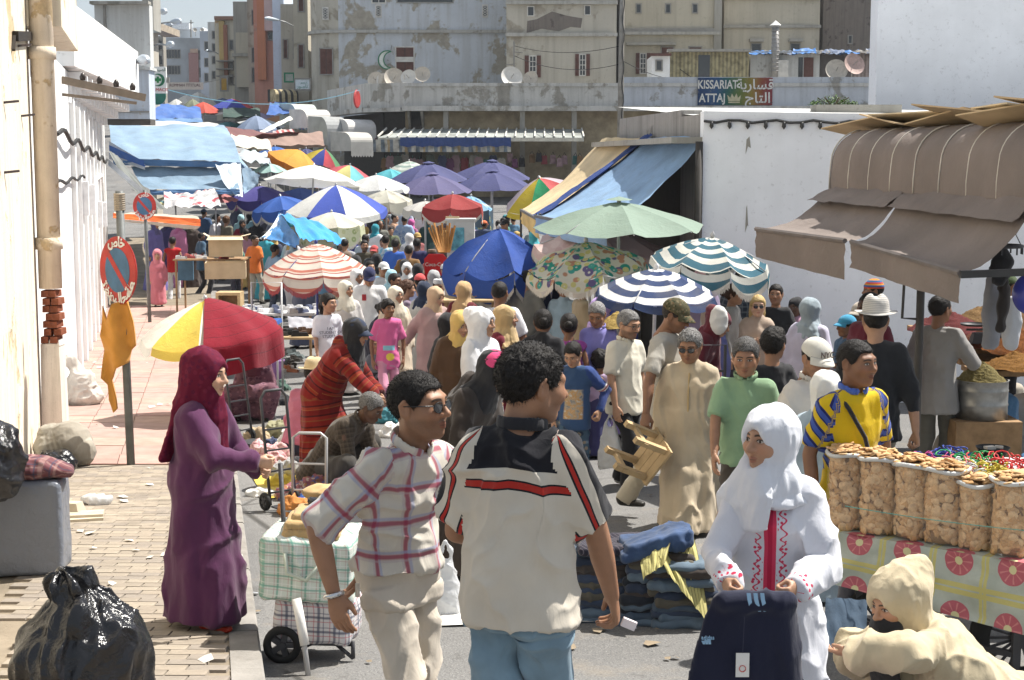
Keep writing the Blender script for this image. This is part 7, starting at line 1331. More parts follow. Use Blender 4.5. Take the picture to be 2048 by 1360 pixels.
part('crossbar',dsteel,tb,lambda b: b.bar(tv * .1 + tn_ * .08 - Vector((0,0,.5)),tv * tl_ * .8 + tn_ * .1 - Vector((0,0,.5)),.03)); wheel(tb,P(1768,1262,7.75) - tO,.26,.04,'Y',20); wheel(tb,P(2040,1275,7.4) - tO,.26,.04,'Y',20)
o = sheet('hanging_jeans',(P(1652,1195,7.2),P(1735,1200,7.2),P(1730,1310,7.0),P(1648,1300,7.0)),cloth((.05,.08,.12),.3),None,wr=.02,sag=0); tag(o,'dark jeans hanging from the snack table behind the girl in white','jeans')
film = NT('clear_film'); film.bump(film.noise(film.obj(),22,3,.6,.5),.5,.01); film.out((.9,.88,.84),.1,.5); tr_ = film.n('BsdfTransparent'); mx_ = film.n('MixShader',{0: .91}); film.t.links.new(film.b.outputs[0],mx_.inputs[1]); film.t.links.new(tr_.outputs[0],mx_.inputs[2]); film.t.links.new(mx_.outputs[0],film.t.nodes['Material Output'].inputs[0]); film = film.m
ckm = [mat(c,.8,.2,40,.3,200,.2,name='biscuit') for c in ((.60,.37,.18),(.66,.44,.24),(.52,.30,.13))]; shapes = []
for k,(n_,sx_,sy_) in enumerate(((8,1.25,.75),(9,1,1),(3,1.1,1.1))):
 b = MB(); b.lathe([(.001,-.005),(.0215,-.004),(.0255,0),(.0215,.004),(.001,.0055)],(0,0,0),n_); me = mesh([(x * sx_,y * sy_,z) for x,y,z in b.v],b.f,'biscuit',True); me.materials.append(ckm[k]); shapes.append((me,b.v,b.f,sx_,sy_))
rk = random.Random(77)
for k,(px,y0,y1,wp) in enumerate(((1690,926,1082,78),(1755,938,1096,84),(1822,952,1108,80),(1886,962,1118,90),(1948,992,1128,76),(2022,986,1142,92))):
 dd = TA.y + (TB.y - TA.y) * (px - 1672) / 448 + .13; s_ = F / dd; r_ = wp / 2 / s_; h_ = (y1 - y0) / s_ * .98; q = P(px,y1,dd); q.z = TA.z + .004; sn = ['leftmost','second','third','fourth','fifth, shorter','rightmost'][k]
 o = thing('snack_sack',q,'%s clear plastic sack of tan biscuits on the flowered table' % sn,'sack'); part('film',film,o,lambda b: b.lathe([(.001,.0),(r_ * .9,.0),(r_,.04),(r_ * 1.02,h_ * .5),(r_ * .98,h_ * .9),(r_ * 1.04,h_)],(0,0,0),28),True); part('rolled_rim',plasticm((.74,.74,.72),.4,.2),o,lambda b: b.tube([(r_ * 1.03 * math.cos(a),r_ * 1.03 * math.sin(a),h_ + .006 * math.sin(3 * a + k)) for a in np.linspace(0,6.283,25)[:-1]],.012,6,True),True)
 part('core',mat((.32,.18,.085),.9,name='core_brown'),o,lambda b: b.lathe([(.001,.01),(r_ * .84,.01),(r_ * .84,h_ * .9),(r_ * .5,h_ * 1.02),(.001,h_ * 1.06)],(0,0,0),20),True); mass = MB(); ns_ = 0  # core filling the sack, darker than the biscuits in front of it
 def place(p,R,single):
  sp_ = rk.randrange(3); me,bv,bf,ax_,ay_ = shapes[sp_]
  if single: c = link('biscuit',me,None,o); c.matrix_local = Matrix.Translation(p) @ R.to_4x4()
  else: mass.mi = sp_; mass.add([p + R @ Vector((x * ax_,y * ay_,z)) for x,y,z in bv],bf)
 for j in range(210):
  a = rk.uniform(-math.pi,.0) if j < 205 else rk.uniform(0,math.pi); z = rk.uniform(.015,h_ * .97); n_ = Vector((math.cos(a),math.sin(a),0)); R = n_.to_track_quat('Z','Y').to_matrix() @ Matrix.Rotation(rk.uniform(0,6.28),3,'Z') @ Matrix.Rotation(rk.uniform(-.2,.2),3,'X'); place(Vector((n_.x,n_.y,0)) * (r_ - rk.uniform(.009,.02)) + Vector((0,0,z)),R,j < 34)
 for j in range(70):
  a = rk.uniform(0,6.28); rr_ = r_ * math.sqrt(rk.random()) * .98; place(Vector((rr_ * math.cos(a),rr_ * math.sin(a),h_ + .035 * (1 - (rr_ / r_) ** 2) + rk.uniform(-.002,.014))),Matrix.Rotation(rk.uniform(0,6),3,'Z') @ Matrix.Rotation(rk.uniform(-.5,.5),3,'X'),j < 26)
 mass.build('biscuit_mass',ckm,o,True)['kind'] = 'stuff'
wire('thin green string stretched round the snack sacks',P(1690,1012,7.45),P(2060,1062,6.9),.01,.0025,mat((.1,.3,.25),.7,name='green_string'))
TZ = P(1950,942,8.5).z; tt = thing('trinket_table',P(1960,942,8.5),'board of coloured trinkets behind the snack sacks','table'); part('board',mat((.5,.5,.5),.8,name='grey_board'),tt,lambda b: b.bx(-.5,-.25,-.03,.6,.4,0)); part('leg',dsteel,tt,lambda b: [b.bar((x,y,-.03),(x,y,gz(8.5) - TZ),.04) for x in (-.45,.55) for y in (-.2,.35)])
for k,(px,d_,col,nm,sz) in enumerate(((1880,8.6,(.42,.06,.22),'pink and plum',.13),(1925,8.75,(.04,.07,.32),'deep blue',.09),(1925,8.4,(.55,.12,.14),'coral red',.12),(1985,8.55,(.03,.30,.08),'bright green',.13),(2035,8.5,(.50,.03,.03),'scarlet',.14),(1960,8.35,(.6,.6,.6),'silver white',.12),(2020,8.3,(.5,.4,.05),'yellow',.1))):
 b = MB(); rr5 = random.Random(k)
 for j in range(44):
  c = Vector((rr5.gauss(0,sz * .6),rr5.gauss(0,sz * .6),abs(rr5.gauss(.02,.03)))); a0,ra = rr5.uniform(0,6),rr5.uniform(.02,.045); ti = rr5.uniform(-.9,.9); b.tube([c + Matrix.Rotation(ti,3,'X') @ Vector((ra * math.cos(a0 + t_ * .7),ra * math.sin(a0 + t_ * .7) * 1.3,.01 * math.sin(t_))) for t_ in range(8)],.0045,5)
 o = b.build('bracelet_heap',mat(col,.45,.3,30,bump=0,name='coloured_cord'),None,True); o.location = (P(px,0,d_).x,d_,TZ + .006); tag(o,'tangled heap of %s cord bracelets on the trinket board' % nm,'bracelets')
# spice stall under the brown awning
zst = P(1990,735,14.2).z; st = thing('spice_stall',(5.0,14.4,gz(14.4)),'timber spice stall in the shade of the brown awning','stall'); so_ = st.location.copy()
for j in range(5): o = part('plank',wood,st,lambda b: b.box((5.3,14.0 + j * .5,zst + .04 * j),(2.0,.46,.05))); o.location = -so_
for x_,y_ in ((4.4,13.85),(4.4,15.8),(6.1,13.85)): o = part('leg',wood,st,lambda b: b.bx(x_ - .04,y_ - .04,gz(y_),x_ + .04,y_ + .04,zst)); o.location = -so_
def mound(label,px,py,d,r_,h_,col,seed,grain=60,cat='spice'):
 c = P(px,py,d); n = 26; v = []; f = []
 for i in range(n + 1):
  for j in range(n): a = 6.2832 * j / n; rr_ = r_ * i / n; v.append((rr_ * math.cos(a),rr_ * math.sin(a),h_ * (1 - (i / n) ** 1.15)))
 f = [[i * n + j,i * n + (j + 1) % n,(i + 1) * n + (j + 1) % n,(i + 1) * n + j] for i in range(n) for j in range(n)]; v = np.array(v); v[:,2] += .016 * vnoise(v * grain,seed) + .02 * vnoise(v * 9,seed); o = link('spice_mound',mesh(v,f,smooth=grain < 50),mat(col,.95,.35,50,.8,120,.1,name='spice')); o.location = c; return tag(o,label,cat)
tubm = mat((.34,.34,.33),.4,.2,8,.1,30,metal=.7,name='galvanised_tub',dirt=.3); TQ = P(1962,835,13.6); tr5 = (2012 - 1910) / 2 / F * 13.6; th5 = (835 - 758) / F * 13.6
o = thing('metal_tub',TQ,'galvanised metal tub heaped with green spice powder','tub'); part('drum',tubm,o,lambda b: b.lathe([(.001,0),(tr5,0),(tr5,th5 * .35),(tr5 * 1.025,th5 * .38),(tr5,th5 * .42),(tr5,th5 * .72),(tr5 * 1.025,th5 * .75),(tr5,th5 * .79),(tr5,th5),(tr5 * 1.04,th5 * 1.02),(tr5 * .97,th5 * 1.01)],(0,0,0),32),True)
mound('cone of greenish spice in the metal tub',1962,760,13.6,tr5 * .97,.17,(.17,.14,.06),1,70); part('crate',wood,st,lambda b: b.bx(TQ.x - .3,TQ.y - .25,gz(13.6),TQ.x + .3,TQ.y + .25,TQ.z)).location = -so_
for k,(px,py,d,r_,h_,c,l_) in enumerate(((1990,690,14.6,.4,.22,(.10,.035,.02),'heap of dark dates on the spice stall'),(2040,700,14.2,.36,.2,(.16,.06,.02),'heap of brown figs at the picture edge'),(1915,690,15.2,.32,.14,(.14,.025,.02),'low heap of dark red spice'),(1960,650,15.8,.36,.2,(.18,.11,.05),'heap of brown seeds at the back of the stall'),(2020,655,15.6,.4,.24,(.11,.06,.03),'tall heap of raisins at the back of the stall'),(2030,735,13.9,.32,.16,(.20,.10,.03),'heap of almonds near the metal tub'))): mound(l_,px,py,d,r_,h_,c,k + 5,45)
mound('heap of dark red chillies on a crate beside the hatted man',1895,660,15.2,.4,.2,(.11,.03,.03),19,40)
def sk(label,px,py,d,a,h_,m,name='sack',seed=0,lean=0): o = soft(name,[Tube([(0,0,.05),(lean * .3,0,h_ * .5),(lean,0,h_ * .95)],[(a,a * .75),(a * 1.02,a * .8),(a * .8,a * .6)],k=.03)],.014,m,None,.014,(9,9,5),seed,lambda D,g_: np.maximum(D,-g_[...,2])); q = G(px,py + 15); o.location = q; o.scale = [q.y / d] * 3; return tag(o,label,'sack')
bls = plasticm((.09,.25,.48),.45,.1,'blue_woven_sack'); sk('full sky blue plastic sack leaning at the spice stall',1985,905,10.7,.16,.44,bls,seed=2,lean=.05); heap('slumped blue plastic sheet beside the blue sack',1938,930,10.8,62,90,plasticm((.03,.18,.36),.4,.1),61,'plastic sheet','plastic_sheet'); sk('pale grey sack at the right edge of the stall',2045,895,10.5,.15,.38,sackm,seed=4); sk('small brown sack with rolled top above the blue one',2022,815,11.0,.11,.2,sackd,seed=5); sk('dusty brown sack under the crate',1905,945,11.2,.17,.3,sackd,seed=6); heap('rumpled blue sacking under the black bowl',2030,945,10.0,90,60,bls,63,'sacking','sacking')
bq = P(1985,918,9.6); o = thing('black_bowl',bq,'wide black rubber bowl with white scraps behind the trinkets','bowl'); part('shell',mat((.015,.015,.016),.5,name='black_rubber'),o,lambda b: b.lathe([(.001,0),(.07,0),(.105,.08),(.11,.08),(.1,.07),(.06,.012),(.001,.012)],(0,0,0),24),True); part('scraps',mat((.6,.55,.48),.8,name='scraps'),o,lambda b: (b.box((-.02,0,.075),(.07,.04,.02),.4),b.box((.04,0,.08),(.05,.02,.015),-.5))); part('stand',dsteel,o,lambda b: (b.bx(-.06,-.06,gz(9.6) - bq.z,.06,.06,0),))
sq = P(1962,655,14.4); o = thing('kitchen_scale',sq,'black weighing scale with round pans on the spice stall','scale'); part('base',dsteel,o,lambda b: (b.box((0,0,-.1),(.2,.12,.1),taper=.7),b.bar((-.14,0,-.02),(.14,0,-.02),.02))); part('pan',dsteel,o,lambda b: (b.lathe([(.001,0),(.13,.0),(.14,.02)],(-.06,0,.02),18),b.lathe([(.001,.0),(.1,0),(.11,.02)],(.14,0,-.04),18)),True)
for k,(px,y0,y1,d,c,l_) in enumerate(((2000,490,560,11.4,(.02,.02,.022),'black bag hanging from the awning bar'),(1985,560,690,11.8,(.26,.27,.30),'grey cloth hanging at the spice stall'),(2022,600,690,12.4,(.5,.52,.55),'white plastic bag hanging at the spice stall'),(2005,520,660,11.6,(.035,.03,.028),'string of dark dried fruit hanging at the stall'))):
 h_ = (y1 - y0) / F * d; o = soft('hanging_goods',[Tube([(0,0,0),(.02,0,-h_ * .5),(0,0,-h_)],[(.04,.03),(.085 if k != 3 else .04,.05),(.06 if k != 3 else .03,.04)],k=.02)],.012,cloth(c),None,.016,(12,12,5),k); o.location = P(px,y0,d); tag(o,l_,'hanging goods')
o = thing('hook_ring',P(2000,492,11.2),'round iron hook ring hanging from the awning','hook'); part('ring',dsteel,o,lambda b: (b.tube([(.16 * math.cos(a),.16 * math.sin(a),0) for a in np.linspace(0,6.28,20)[:-1]],.014,6,True),[b.bar((.16 * math.cos(a),.16 * math.sin(a),0),(.16 * math.cos(a),.16 * math.sin(a),-.06),.01) for a in np.linspace(0,6,9)],b.bar((0,0,.3),(.16,0,0),.006),b.bar((0,0,.3),(-.16,0,0),.006)))
o = soft('balloon',[Ell((0,0,0),(.13,.12,.15),.01)],.012,mat((.05,.06,.35),.25,.1,bump=0,spec=.5,name='blue_rubber'),None,0); o.location = P(2062,588,10.6); tag(o,'shiny deep blue balloon at the right picture edge','balloon')
# barrier, stool, carts, boxes
o = thing('barrier',P(1415,690,14.2),'low dark metal barrier behind the cream djellaba','barrier'); zb_ = gz(14.2) - o.location.z; part('rail',dsteel,o,lambda b: (b.tube([(-.2,0,zb_),(-.2,0,0),(.17,0,0),(.17,0,zb_)],.016,7),b.bar((-.2,0,-.25),(.17,0,-.25),.02)))
sw = thing('wooden_stool',P(1283,905,11.1),'upturned pale wooden stool carried by the man in the camouflage cap','stool'); Rm = Matrix.Rotation(.45,3,'Y') @ Matrix.Rotation(.5,3,'Z') @ Matrix.Rotation(.3,3,'X')
for j in range(4): part('seat_board',plyw,sw,lambda b: b.box(Rm @ Vector((.1,-.12 + j * .08,0)),(.02,.075,.34),R=Rm))
for z_ in (-.13,.13):
 for y_ in (-.1,.1): part('leg',plyw,sw,lambda b: b.box(Rm @ Vector((-.06,y_,z_)),(.3,.04,.045),R=Rm))
 part('rail',plyw,sw,lambda b: b.box(Rm @ Vector((-.12,0,z_)),(.04,.26,.03),R=Rm))
def cbox(label,px,py,d,wp,hp,m=cbm[0],pav=False,flaps=True):
 s = F / d; a,h_ = wp / s / 2,hp / s; q = P(px,py,d); o = thing('cardboard_box',q,label,'box',None,.15); part('walls',m,o,lambda b: (b.bx(-a,-a * .7,0,a,-a * .66,h_),b.bx(-a,a * .66,0,a,a * .7,h_),b.bx(-a,-a * .66,0,-a + .02,a * .66,h_),b.bx(a - .02,-a * .66,0,a,a * .66,h_),b.bx(-a,-a * .66,0,a,a * .66,.02)))
 if flaps:
  part('flap',cbm[2],o,lambda b: b.add([(-a,-a * .69,h_),(a,-a * .69,h_),(a * 1.1,-a * 1.1,h_ * .85),(-a * 1.1,-a * 1.1,h_ * .85)],[[0,1,2,3]])); part('flap',cbm[2],o,lambda b: b.add([(a,-a * .69,h_),(a,a * .69,h_),(a * 1.5,a * .6,h_ * 1.1),(a * 1.5,-a * .6,h_ * 1.1)],[[0,1,2,3]])); part('flap',cbm[2],o,lambda b: b.add([(-a,-a * .69,h_),(-a,a * .69,h_),(-a * 1.3,a * .6,h_ * 1.15),(-a * 1.3,-a * .6,h_ * 1.15)],[[0,1,2,3]]))
def table(label,px,py,d,wp,dp,m=plyw,goods=None):
 s = F / d; a = wp / s / 2; q = P(px,py,d); o = thing('market_table',q,label,'table'); part('top',m,o,lambda b: b.bx(-a,-dp / 2,-.03,a,dp / 2,0)); zl = gz(d) - q.z
 for x_ in (-a + .06,a - .06):
  for y_ in (-dp / 2 + .05,dp / 2 - .05): part('leg',wood,o,lambda b: b.bx(x_ - .02,y_ - .02,zl,x_ + .02,y_ + .02,-.03))
 if goods:
  rg = random.Random(px)
  for j in range(goods[0]):
   x_,y_ = rg.uniform(-a * .9,a * .9),rg.uniform(-dp * .4,dp * .4); g = part(goods[1],mat(goods[2][j % len(goods[2])],.6,name='goods'),None,lambda b: (b.box((0,0,.025),(.09,.24,.05),taper=.8),b.box((0,.06,.06),(.08,.1,.04),taper=.8)),False); g.location = q + Vector((x_,y_,.004)); g.rotation_euler = (0,0,rg.uniform(0,3)); tag(g,goods[3],goods[1].replace('_',' '),goods[4])
cbox('open cardboard carton with flaps on the left stall',452,512,34,66,40); table('rough board stall with knick knacks below the open carton',425,516,34.5,140,1.0,wood,(16,'knick_knack',[(.5,.5,.5),(.1,.1,.1),(.4,.1,.1)],'small knick knack spread on the left stall board','knick knacks on the left stall')); cbox('flattened brown carton standing below the stall board',452,556,33,80,32,cbm[1],flaps=False); cbox('blue crate under the left stall board',372,560,35,30,40,mat((.08,.16,.24),.7,name='blue_crate'),flaps=False)
table('long shoe table behind the crimson blanket',585,668,20.5,170,.8,plyw,(18,'shoe',[(.03,.025,.02),(.06,.03,.015),(.02,.02,.02),(.12,.05,.02)],'dark second hand shoe on the long shoe table','shoes on the long table')); table('second stall table with pale wares under the striped parasol',560,622,25,150,1.0,mat((.5,.5,.5),.8,name='sheeted_top'),(20,'ware',[(.6,.6,.6),(.5,.5,.52),(.1,.12,.2)],'small pale ware on the table under the striped parasol','wares under the striped parasol'))
o = sheet('printed_banner',(P(575,632,22.5),P(648,640,22.5),P(642,672,22.3),P(580,668,22.3)),cloth((.50,.50,.54)),None,wr=.03,sag=0); tag(o,'white and purple printed cloth hanging from the stall table','cloth')
rs = random.Random(4)
for j in range(22):
 q = G(rs.uniform(545,640),rs.uniform(705,748)); g = part('shoe',mat([(.03,.025,.02),(.2,.06,.02),(.1,.12,.12),(.35,.33,.3)][j % 4],.6,name='shoe_leather'),None,lambda b: (b.box((0,0,.03),(.09,.25,.06),taper=.75),b.box((0,.07,.075),(.075,.1,.05),taper=.85))); g.location = q; g.rotation_euler = (rs.uniform(-.2,.2),rs.uniform(-.3,.3),rs.uniform(0,6)); tag(g,'second hand shoe lying on the road near the lilac bucket','shoe','shoes spread near the lilac bucket')
q = G(547,768); o = thing('bucket',q,'lilac plastic bucket on the road beside the squatting vendor','bucket'); s_ = F / q.y; bh = 50 / s_; br_ = 22 / s_; part('body',plasticm((.40,.20,.48),.4,.15),o,lambda b: b.lathe([(.001,0),(br_ * .78,0),(br_,bh),(br_ * 1.07,bh),(br_ * 1.07,bh - .03),(br_ * .96,bh - .02),(br_ * .74,.02),(.001,.02)],(0,0,0),26),True); part('handle',mat((.5,.5,.5),.5,name='wire_handle'),o,lambda b: b.tube([(br_ * math.cos(a),-br_ * .3,bh - br_ * .6 * math.sin(a)) for a in np.linspace(0,3.14,12)],.006,5))
o = thing('steel_chair',P(533,640,20),'steel tube chair with blue seat by the shoe table','chair'); zl = gz(20) - o.location.z; part('frame',steel,o,lambda b: (b.tube([(-.2,0,zl),(-.2,.05,.5),(.2,.05,.5),(.2,0,zl)],.014,7),b.tube([(-.2,-.4,zl),(-.2,-.4,-.02),(.2,-.4,-.02),(.2,-.4,zl)],.014,7)),True); part('seat',mat((.03,.09,.3),.7,name='blue_seat'),o,lambda b: b.box((0,-.2,.0),(.42,.42,.05),taper=.95))
o = thing('wooden_frame_box',P(460,600,27),'old open wooden cabinet standing on the road','cabinet'); zl = gz(27) - o.location.z; part('frame',plyw,o,lambda b: (b.bx(-.22,-.2,zl,-.17,.2,.15),b.bx(.17,-.2,zl,.22,.2,.15),b.bx(-.17,-.2,.1,.17,.2,.15))); part('back',wood,o,lambda b: b.bx(-.17,.15,zl,.17,.19,.1))
ct = thing('food_cart',P(922,495,33),'white metal snack cart with a poster under the dark red parasol','cart'); part('cabinet',mat((.55,.56,.55),.5,.1,3,name='white_enamel_cart',dirt=.3),ct,lambda b: (b.bx(-.3,-.25,-.55,.3,.25,.6),b.bx(-.33,-.28,.6,.33,.28,.64))); part('poster',mat((.12,.34,.42),.6,.5,9,name='poster_print'),ct,lambda b: b.bx(-.2,-.262,-.05,.08,-.252,.45)); cbox('brown carton on top of the snack cart',905,447,33,26,14,cbm[1],flaps=False)
for j in range(11): a = -.5 + j * .07; tag(part('wooden_stick',mat((.42,.19,.05),.7,.2,8,name='orange_wood'),None,lambda b: b.bar(P(878 + j * 2,505,31.5 + .02 * j),P(858 + j * 5.2,456 - (j % 3) * 5,31.8),.035)),'orange brown wooden stick in the bundle beside the snack cart','stick','bundle of orange sticks')
cc = thing('red_chair',P(872,540,27),'red plastic chair back with white soft drink lettering','chair'); part('back',mat((.48,.012,.015),.4,.1,bump=0,name='red_plastic'),cc,lambda b: b.prism([(-.2,-.1),(.2,-.1),(.21,.2),(.13,.29),(-.13,.29),(-.21,.2)],(0,0,0),(1,0,0),(0,0,1),.03)); part('leg',mat((.4,.012,.015),.4,name='red_plastic_b'),cc,lambda b: [b.bar((x,.05,-.1),(x,.1,gz(27) - cc.location.z),.04) for x in (-.18,.18)]); letters('Coca-Cola',0,.1,.09,cc,wl,-.035)
t_ = table('nut stall with brown trays under the royal blue parasol',940,595,21.5,110,.9,plyw);
for k,(x,y) in enumerate(((925,588),(950,592),(975,597))): mound('tray heap of nuts under the royal blue parasol, %s' % ['left','middle','right'][k],x,y,21.4 + k * .1,.15,.08,(.4,.22,.08),k,50,'nuts')
mound('heap of dried herbs beside the violet shirt',1235,655,15.5,.22,.16,(.34,.24,.08),8,40,'herbs'); heap('bundle of colourful scarves beneath the navy striped parasol',1325,660,16.2,90,50,ufloral('scarf_print',(.12,.12,.25),[(.3,.3,.35),(.3,.08,.12),(.1,.25,.3)],14),91,zoff=.7)
heap('piled bright clothes near the tan awning',1040,470,34,90,34,ufloral('jumble',(.4,.38,.42),[(.3,.1,.2),(.1,.2,.4),(.5,.4,.2)],6),92,zoff=1.3); heap('piled pale clothes on a stall behind the blue parasol',990,470,33,80,30,ufloral('jumble_pale',(.5,.5,.52),[(.3,.3,.5),(.5,.3,.2)],6),93,zoff=1.2)
# litter
b = MB(); rl = random.Random(9)
for j in range(170):
 if j % 3 == 0: q = GPv(rl.uniform(140,480),rl.uniform(700,1340))
 else: q = G(rl.uniform(480,1420),rl.uniform(620,1350))
 if q.x > kerb_x(q.y) - .05 and j % 3 == 0: continue
 s_ = rl.uniform(.012,.05); R = Matrix.Rotation(rl.uniform(0,6),3,'Z') @ Matrix.Rotation(rl.uniform(-.35,.35),3,'X'); b.mi = j % 3; b.add([q + Vector((0,0,.014)) + R @ Vector(p) * s_ for p in ((-1,-.6,0),(.8,-.7,.1),(1,.5,0),(-.2,.9,.25),(-.9,.4,.05))],[[0,1,2,3,4]])
o = b.build('litter',[mat((.62,.60,.55),.8,name='paper'),mat((.25,.2,.14),.9,name='dry_scrap'),mat((.4,.42,.45),.5,name='wrapper')]); o['kind'] = 'stuff'; o['label'] = 'scraps of paper and wrappers strewn on road and pavement'; o['category'] = 'litter'
# ------------------------------------------------------------------ who is in the market
def W(label,px,top,d,yaw,robe,sc,style='hijab',**k):
 k.setdefault('tone','olive'); k.setdefault('w',1.08); return person(label,px,top,d,yaw,fem=True,wear='robe',up_=robe,scarf=style,sccol=sc,**k)
def Mn(label,px,top,d,yaw,shirt,pants=(.04,.045,.06),**k): return person(label,px,top,d,yaw,up_=shirt,low=pants,**k)
def htext(i,txt,pos,size,col,yaw=0,pitch=0,sx=1):
 o = link('lettering',text_mesh(txt,size,ext=.0015,bold=.001),mat(col,.8,name='cap_lettering'),i['root']); HR = Matrix([list(r) for r in i['HR']]); R = HR @ Matrix.Rotation(yaw,3,'Z') @ Matrix.Rotation(math.pi / 2 + pitch,3,'X'); o.matrix_local = Matrix.Translation(Vector(i['HR'] @ (np.array(pos) * i['hs']) + i['HC'])) @ R.to_4x4() @ Matrix.Diagonal((sx,1,1,1)); return o
BW = (.018,.018,.021)
# --- foreground
PZ_ = P(1066,682,4.85).z - gz(4.85) - .012 - .287 * 1.05 * 1.04
def polo(t,u,v,lb):
 a = t.math('ABSOLUTE',u); cream = (.56,.51,.43); blk = (.014,.014,.018); rd = (.40,.03,.022); sl = t.math('GREATER_THAN',lb,.5); x,y,z = t.sep(t.obj())
 def band(x,c0): c = t.mix(t.math('GREATER_THAN',x,c0[2]),cream,blk); c = t.mix(t.math('MULTIPLY',t.math('GREATER_THAN',x,c0[0]),t.math('LESS_THAN',x,c0[1])),c,blk); return t.mix(t.math('MULTIPLY',t.math('GREATER_THAN',x,c0[0] + .006),t.math('LESS_THAN',x,c0[1] - .006)),c,rd)
 return t.mix(sl,band(t.math('ADD',z,t.math('MULTIPLY',t.math('ABSOLUTE',x),.12)),(PZ_ - .135,PZ_ - .102,PZ_ - .065)),band(a,(.024,.048,.08)))
pm_ = pat('polo_panels',polo,.06); jeans_l = cloth((.17,.26,.33),.25)
I3 = person('man seen from behind in a cream polo shirt with black shoulders and red piping',1066,682,4.85,160,hy=118,hunch=7,tone='tan',hair='curly',up_=pm_,low=jeans_l,collar=(.016,.016,.02),hem=.035,hsx=1.04,tr=P(1228,1208,4.95),armL=(-.1,.5,-.6),handR='pinch',w=1.0,wr=.012,beard=.2,hp=8)
pe,pw_ = I3['J'][-1]; p_ = I3['w'](pw_ + nrm(pw_ - pe) * .125); tag(part('phone',mat((.75,.68,.68),.3,name='pale_plastic'),None,lambda b: b.box(p_ + Vector((.035,.0,-.0)),(.05,.018,.03),R=Matrix.Rotation(.4,3,'Y'))),'small white object in the hand of the man in the black shouldered polo','phone')
plm = plaid('madras',(.58,.54,.47),[(.5,.10,(.30,.045,.09),.85),(.62,.06,(.30,.32,.48),.65),(.38,.04,(.45,.36,.38),.5)],.115,.125)
I2 = person('man in sunglasses and a checked short sleeved shirt with hands behind his back',838,748,5.36,47,hy=62,tone='tan',hair='crop',up_=plm,low=(.52,.46,.38),collar=plm,hem=-.03,glasses='sun',beard=.35,tr=P(668,1190,5.2),tl=P(690,1200,5.5),lean=2,hunch=15,sag=.0,handR='relax',handL='relax',sleeve='elbow',w=1.03,hp=-2,wr=.011)
wq = I2['J'][-1]; part('watch',mat((.6,.6,.6),.25,.05,metal=.9,name='steel_watch'),I2['root'],lambda b: b.tube([Vector(wq[1] + .0 * wq[0]) + Vector(q) for q in [tuple(.031 * (math.cos(a) * nrm(np.cross(wq[1] - wq[0],(0,0,1))) + math.sin(a) * nrm(np.cross(wq[1] - wq[0],np.cross(wq[1] - wq[0],(0,0,1)))))) for a in np.linspace(0,6.283,17)[:-1]]],.010,6,True),True)
part('belt_loop',cloth((.48,.42,.34)),I2['root'],lambda b: b.box(I2['l'](P(715,1180,5.2)),(.012,.012,.05)))
def embro(t,u,v,lb):
 wh = (.64,.645,.69); rd = (.60,.045,.10); sl = t.math('GREATER_THAN',lb,.5); a = t.math('ABSOLUTE',u)
 wav = t.math('MULTIPLY',t.math('SINE',t.math('MULTIPLY',v,150)),.009); bd = t.math('LESS_THAN',t.math('ABSOLUTE',t.math('SUBTRACT',a,t.math('ADD',.040,wav))),.0032)
 gv_ = t.n('CombineXYZ',{0: a,1: v}).outputs[0]; vo = t.n('TexVoronoi',{'Vector': gv_,'Scale': 62,'Randomness': .5}).outputs[0]; ds = t.math('MULTIPLY',t.math('LESS_THAN',vo,.33),t.math('LESS_THAN',t.math('ABSOLUTE',t.math('SUBTRACT',a,.041)),.019))
 c1 = t.math('MAXIMUM',bd,ds); c1 = t.math('MAXIMUM',c1,t.math('MULTIPLY',t.math('GREATER_THAN',a,.007),t.math('LESS_THAN',a,.019))); c = t.mix(t.math('MULTIPLY',c1,t.math('LESS_THAN',v,.95)),wh,rd)
 c = t.mix(t.math('LESS_THAN',a,.007),c,(.45,.02,.06)); vo2 = t.n('TexVoronoi',{'Vector': t.n('CombineXYZ',{0: u,1: v}).outputs[0],'Scale': 55,'Randomness': .5}).outputs[0]
 cuff = t.math('MAXIMUM',t.math('MULTIPLY',t.math('LESS_THAN',vo2,.32),t.math('GREATER_THAN',v,.445)),t.math('GREATER_THAN',v,.492)); return t.mix(sl,c,t.mix(cuff,wh,rd))
emb = pat('embroidered_tunic',embro,.03,.3); whs = cloth((.62,.635,.68),.04)
I4 = person('girl in a white headscarf and white tunic with red embroidery holding a navy garment',1542,802,5.5,-14,hy=-52,fem=True,tone='olive',scarf='wrap',sccol=whs,up_=emb,low=(.55,.06,.26),sleeve='long',hem=.27,tr=P(1452,1168,5.2),tl=P(1594,1176,5.2),handL='grip',handR='grip',w=1.12,wr=.011,flare=1.1)
navy = cloth((.012,.014,.034),.1); jk = thing('track_jacket',P(1530,1250,5.05),'navy track jacket with three pale stripes held up by the girl in white','jacket'); jo = jk.location.copy()
wl_ = (P(1660,0,5.05).x - P(1410,0,5.05).x); cx_ = lambda px: P(px,0,5.05).x - jo.x; cz_ = lambda py: P(0,py,5.05).z - jo.z
o = soft('body',[Tube([(cx_(1525),0,cz_(1200)),(cx_(1525),0,cz_(1240)),(cx_(1515),0,cz_(1400))],[(.135,.034),(.165,.032),(.215,.028)],k=.02,fold=(5,.03,1)),Tube([(cx_(1470),-.01,cz_(1200)),(cx_(1598),-.01,cz_(1198))],[.036,.036],k=.02),Tube([(cx_(1590),.01,cz_(1210)),(cx_(1612),.01,cz_(1400))],[(.035,.05),(.045,.05)],k=.02)],.0085,navy,jk,wr=.008,wsc=(13,13,4),seed=2)
pbl = mat((.30,.48,.66),.8,name='pale_blue_trim')
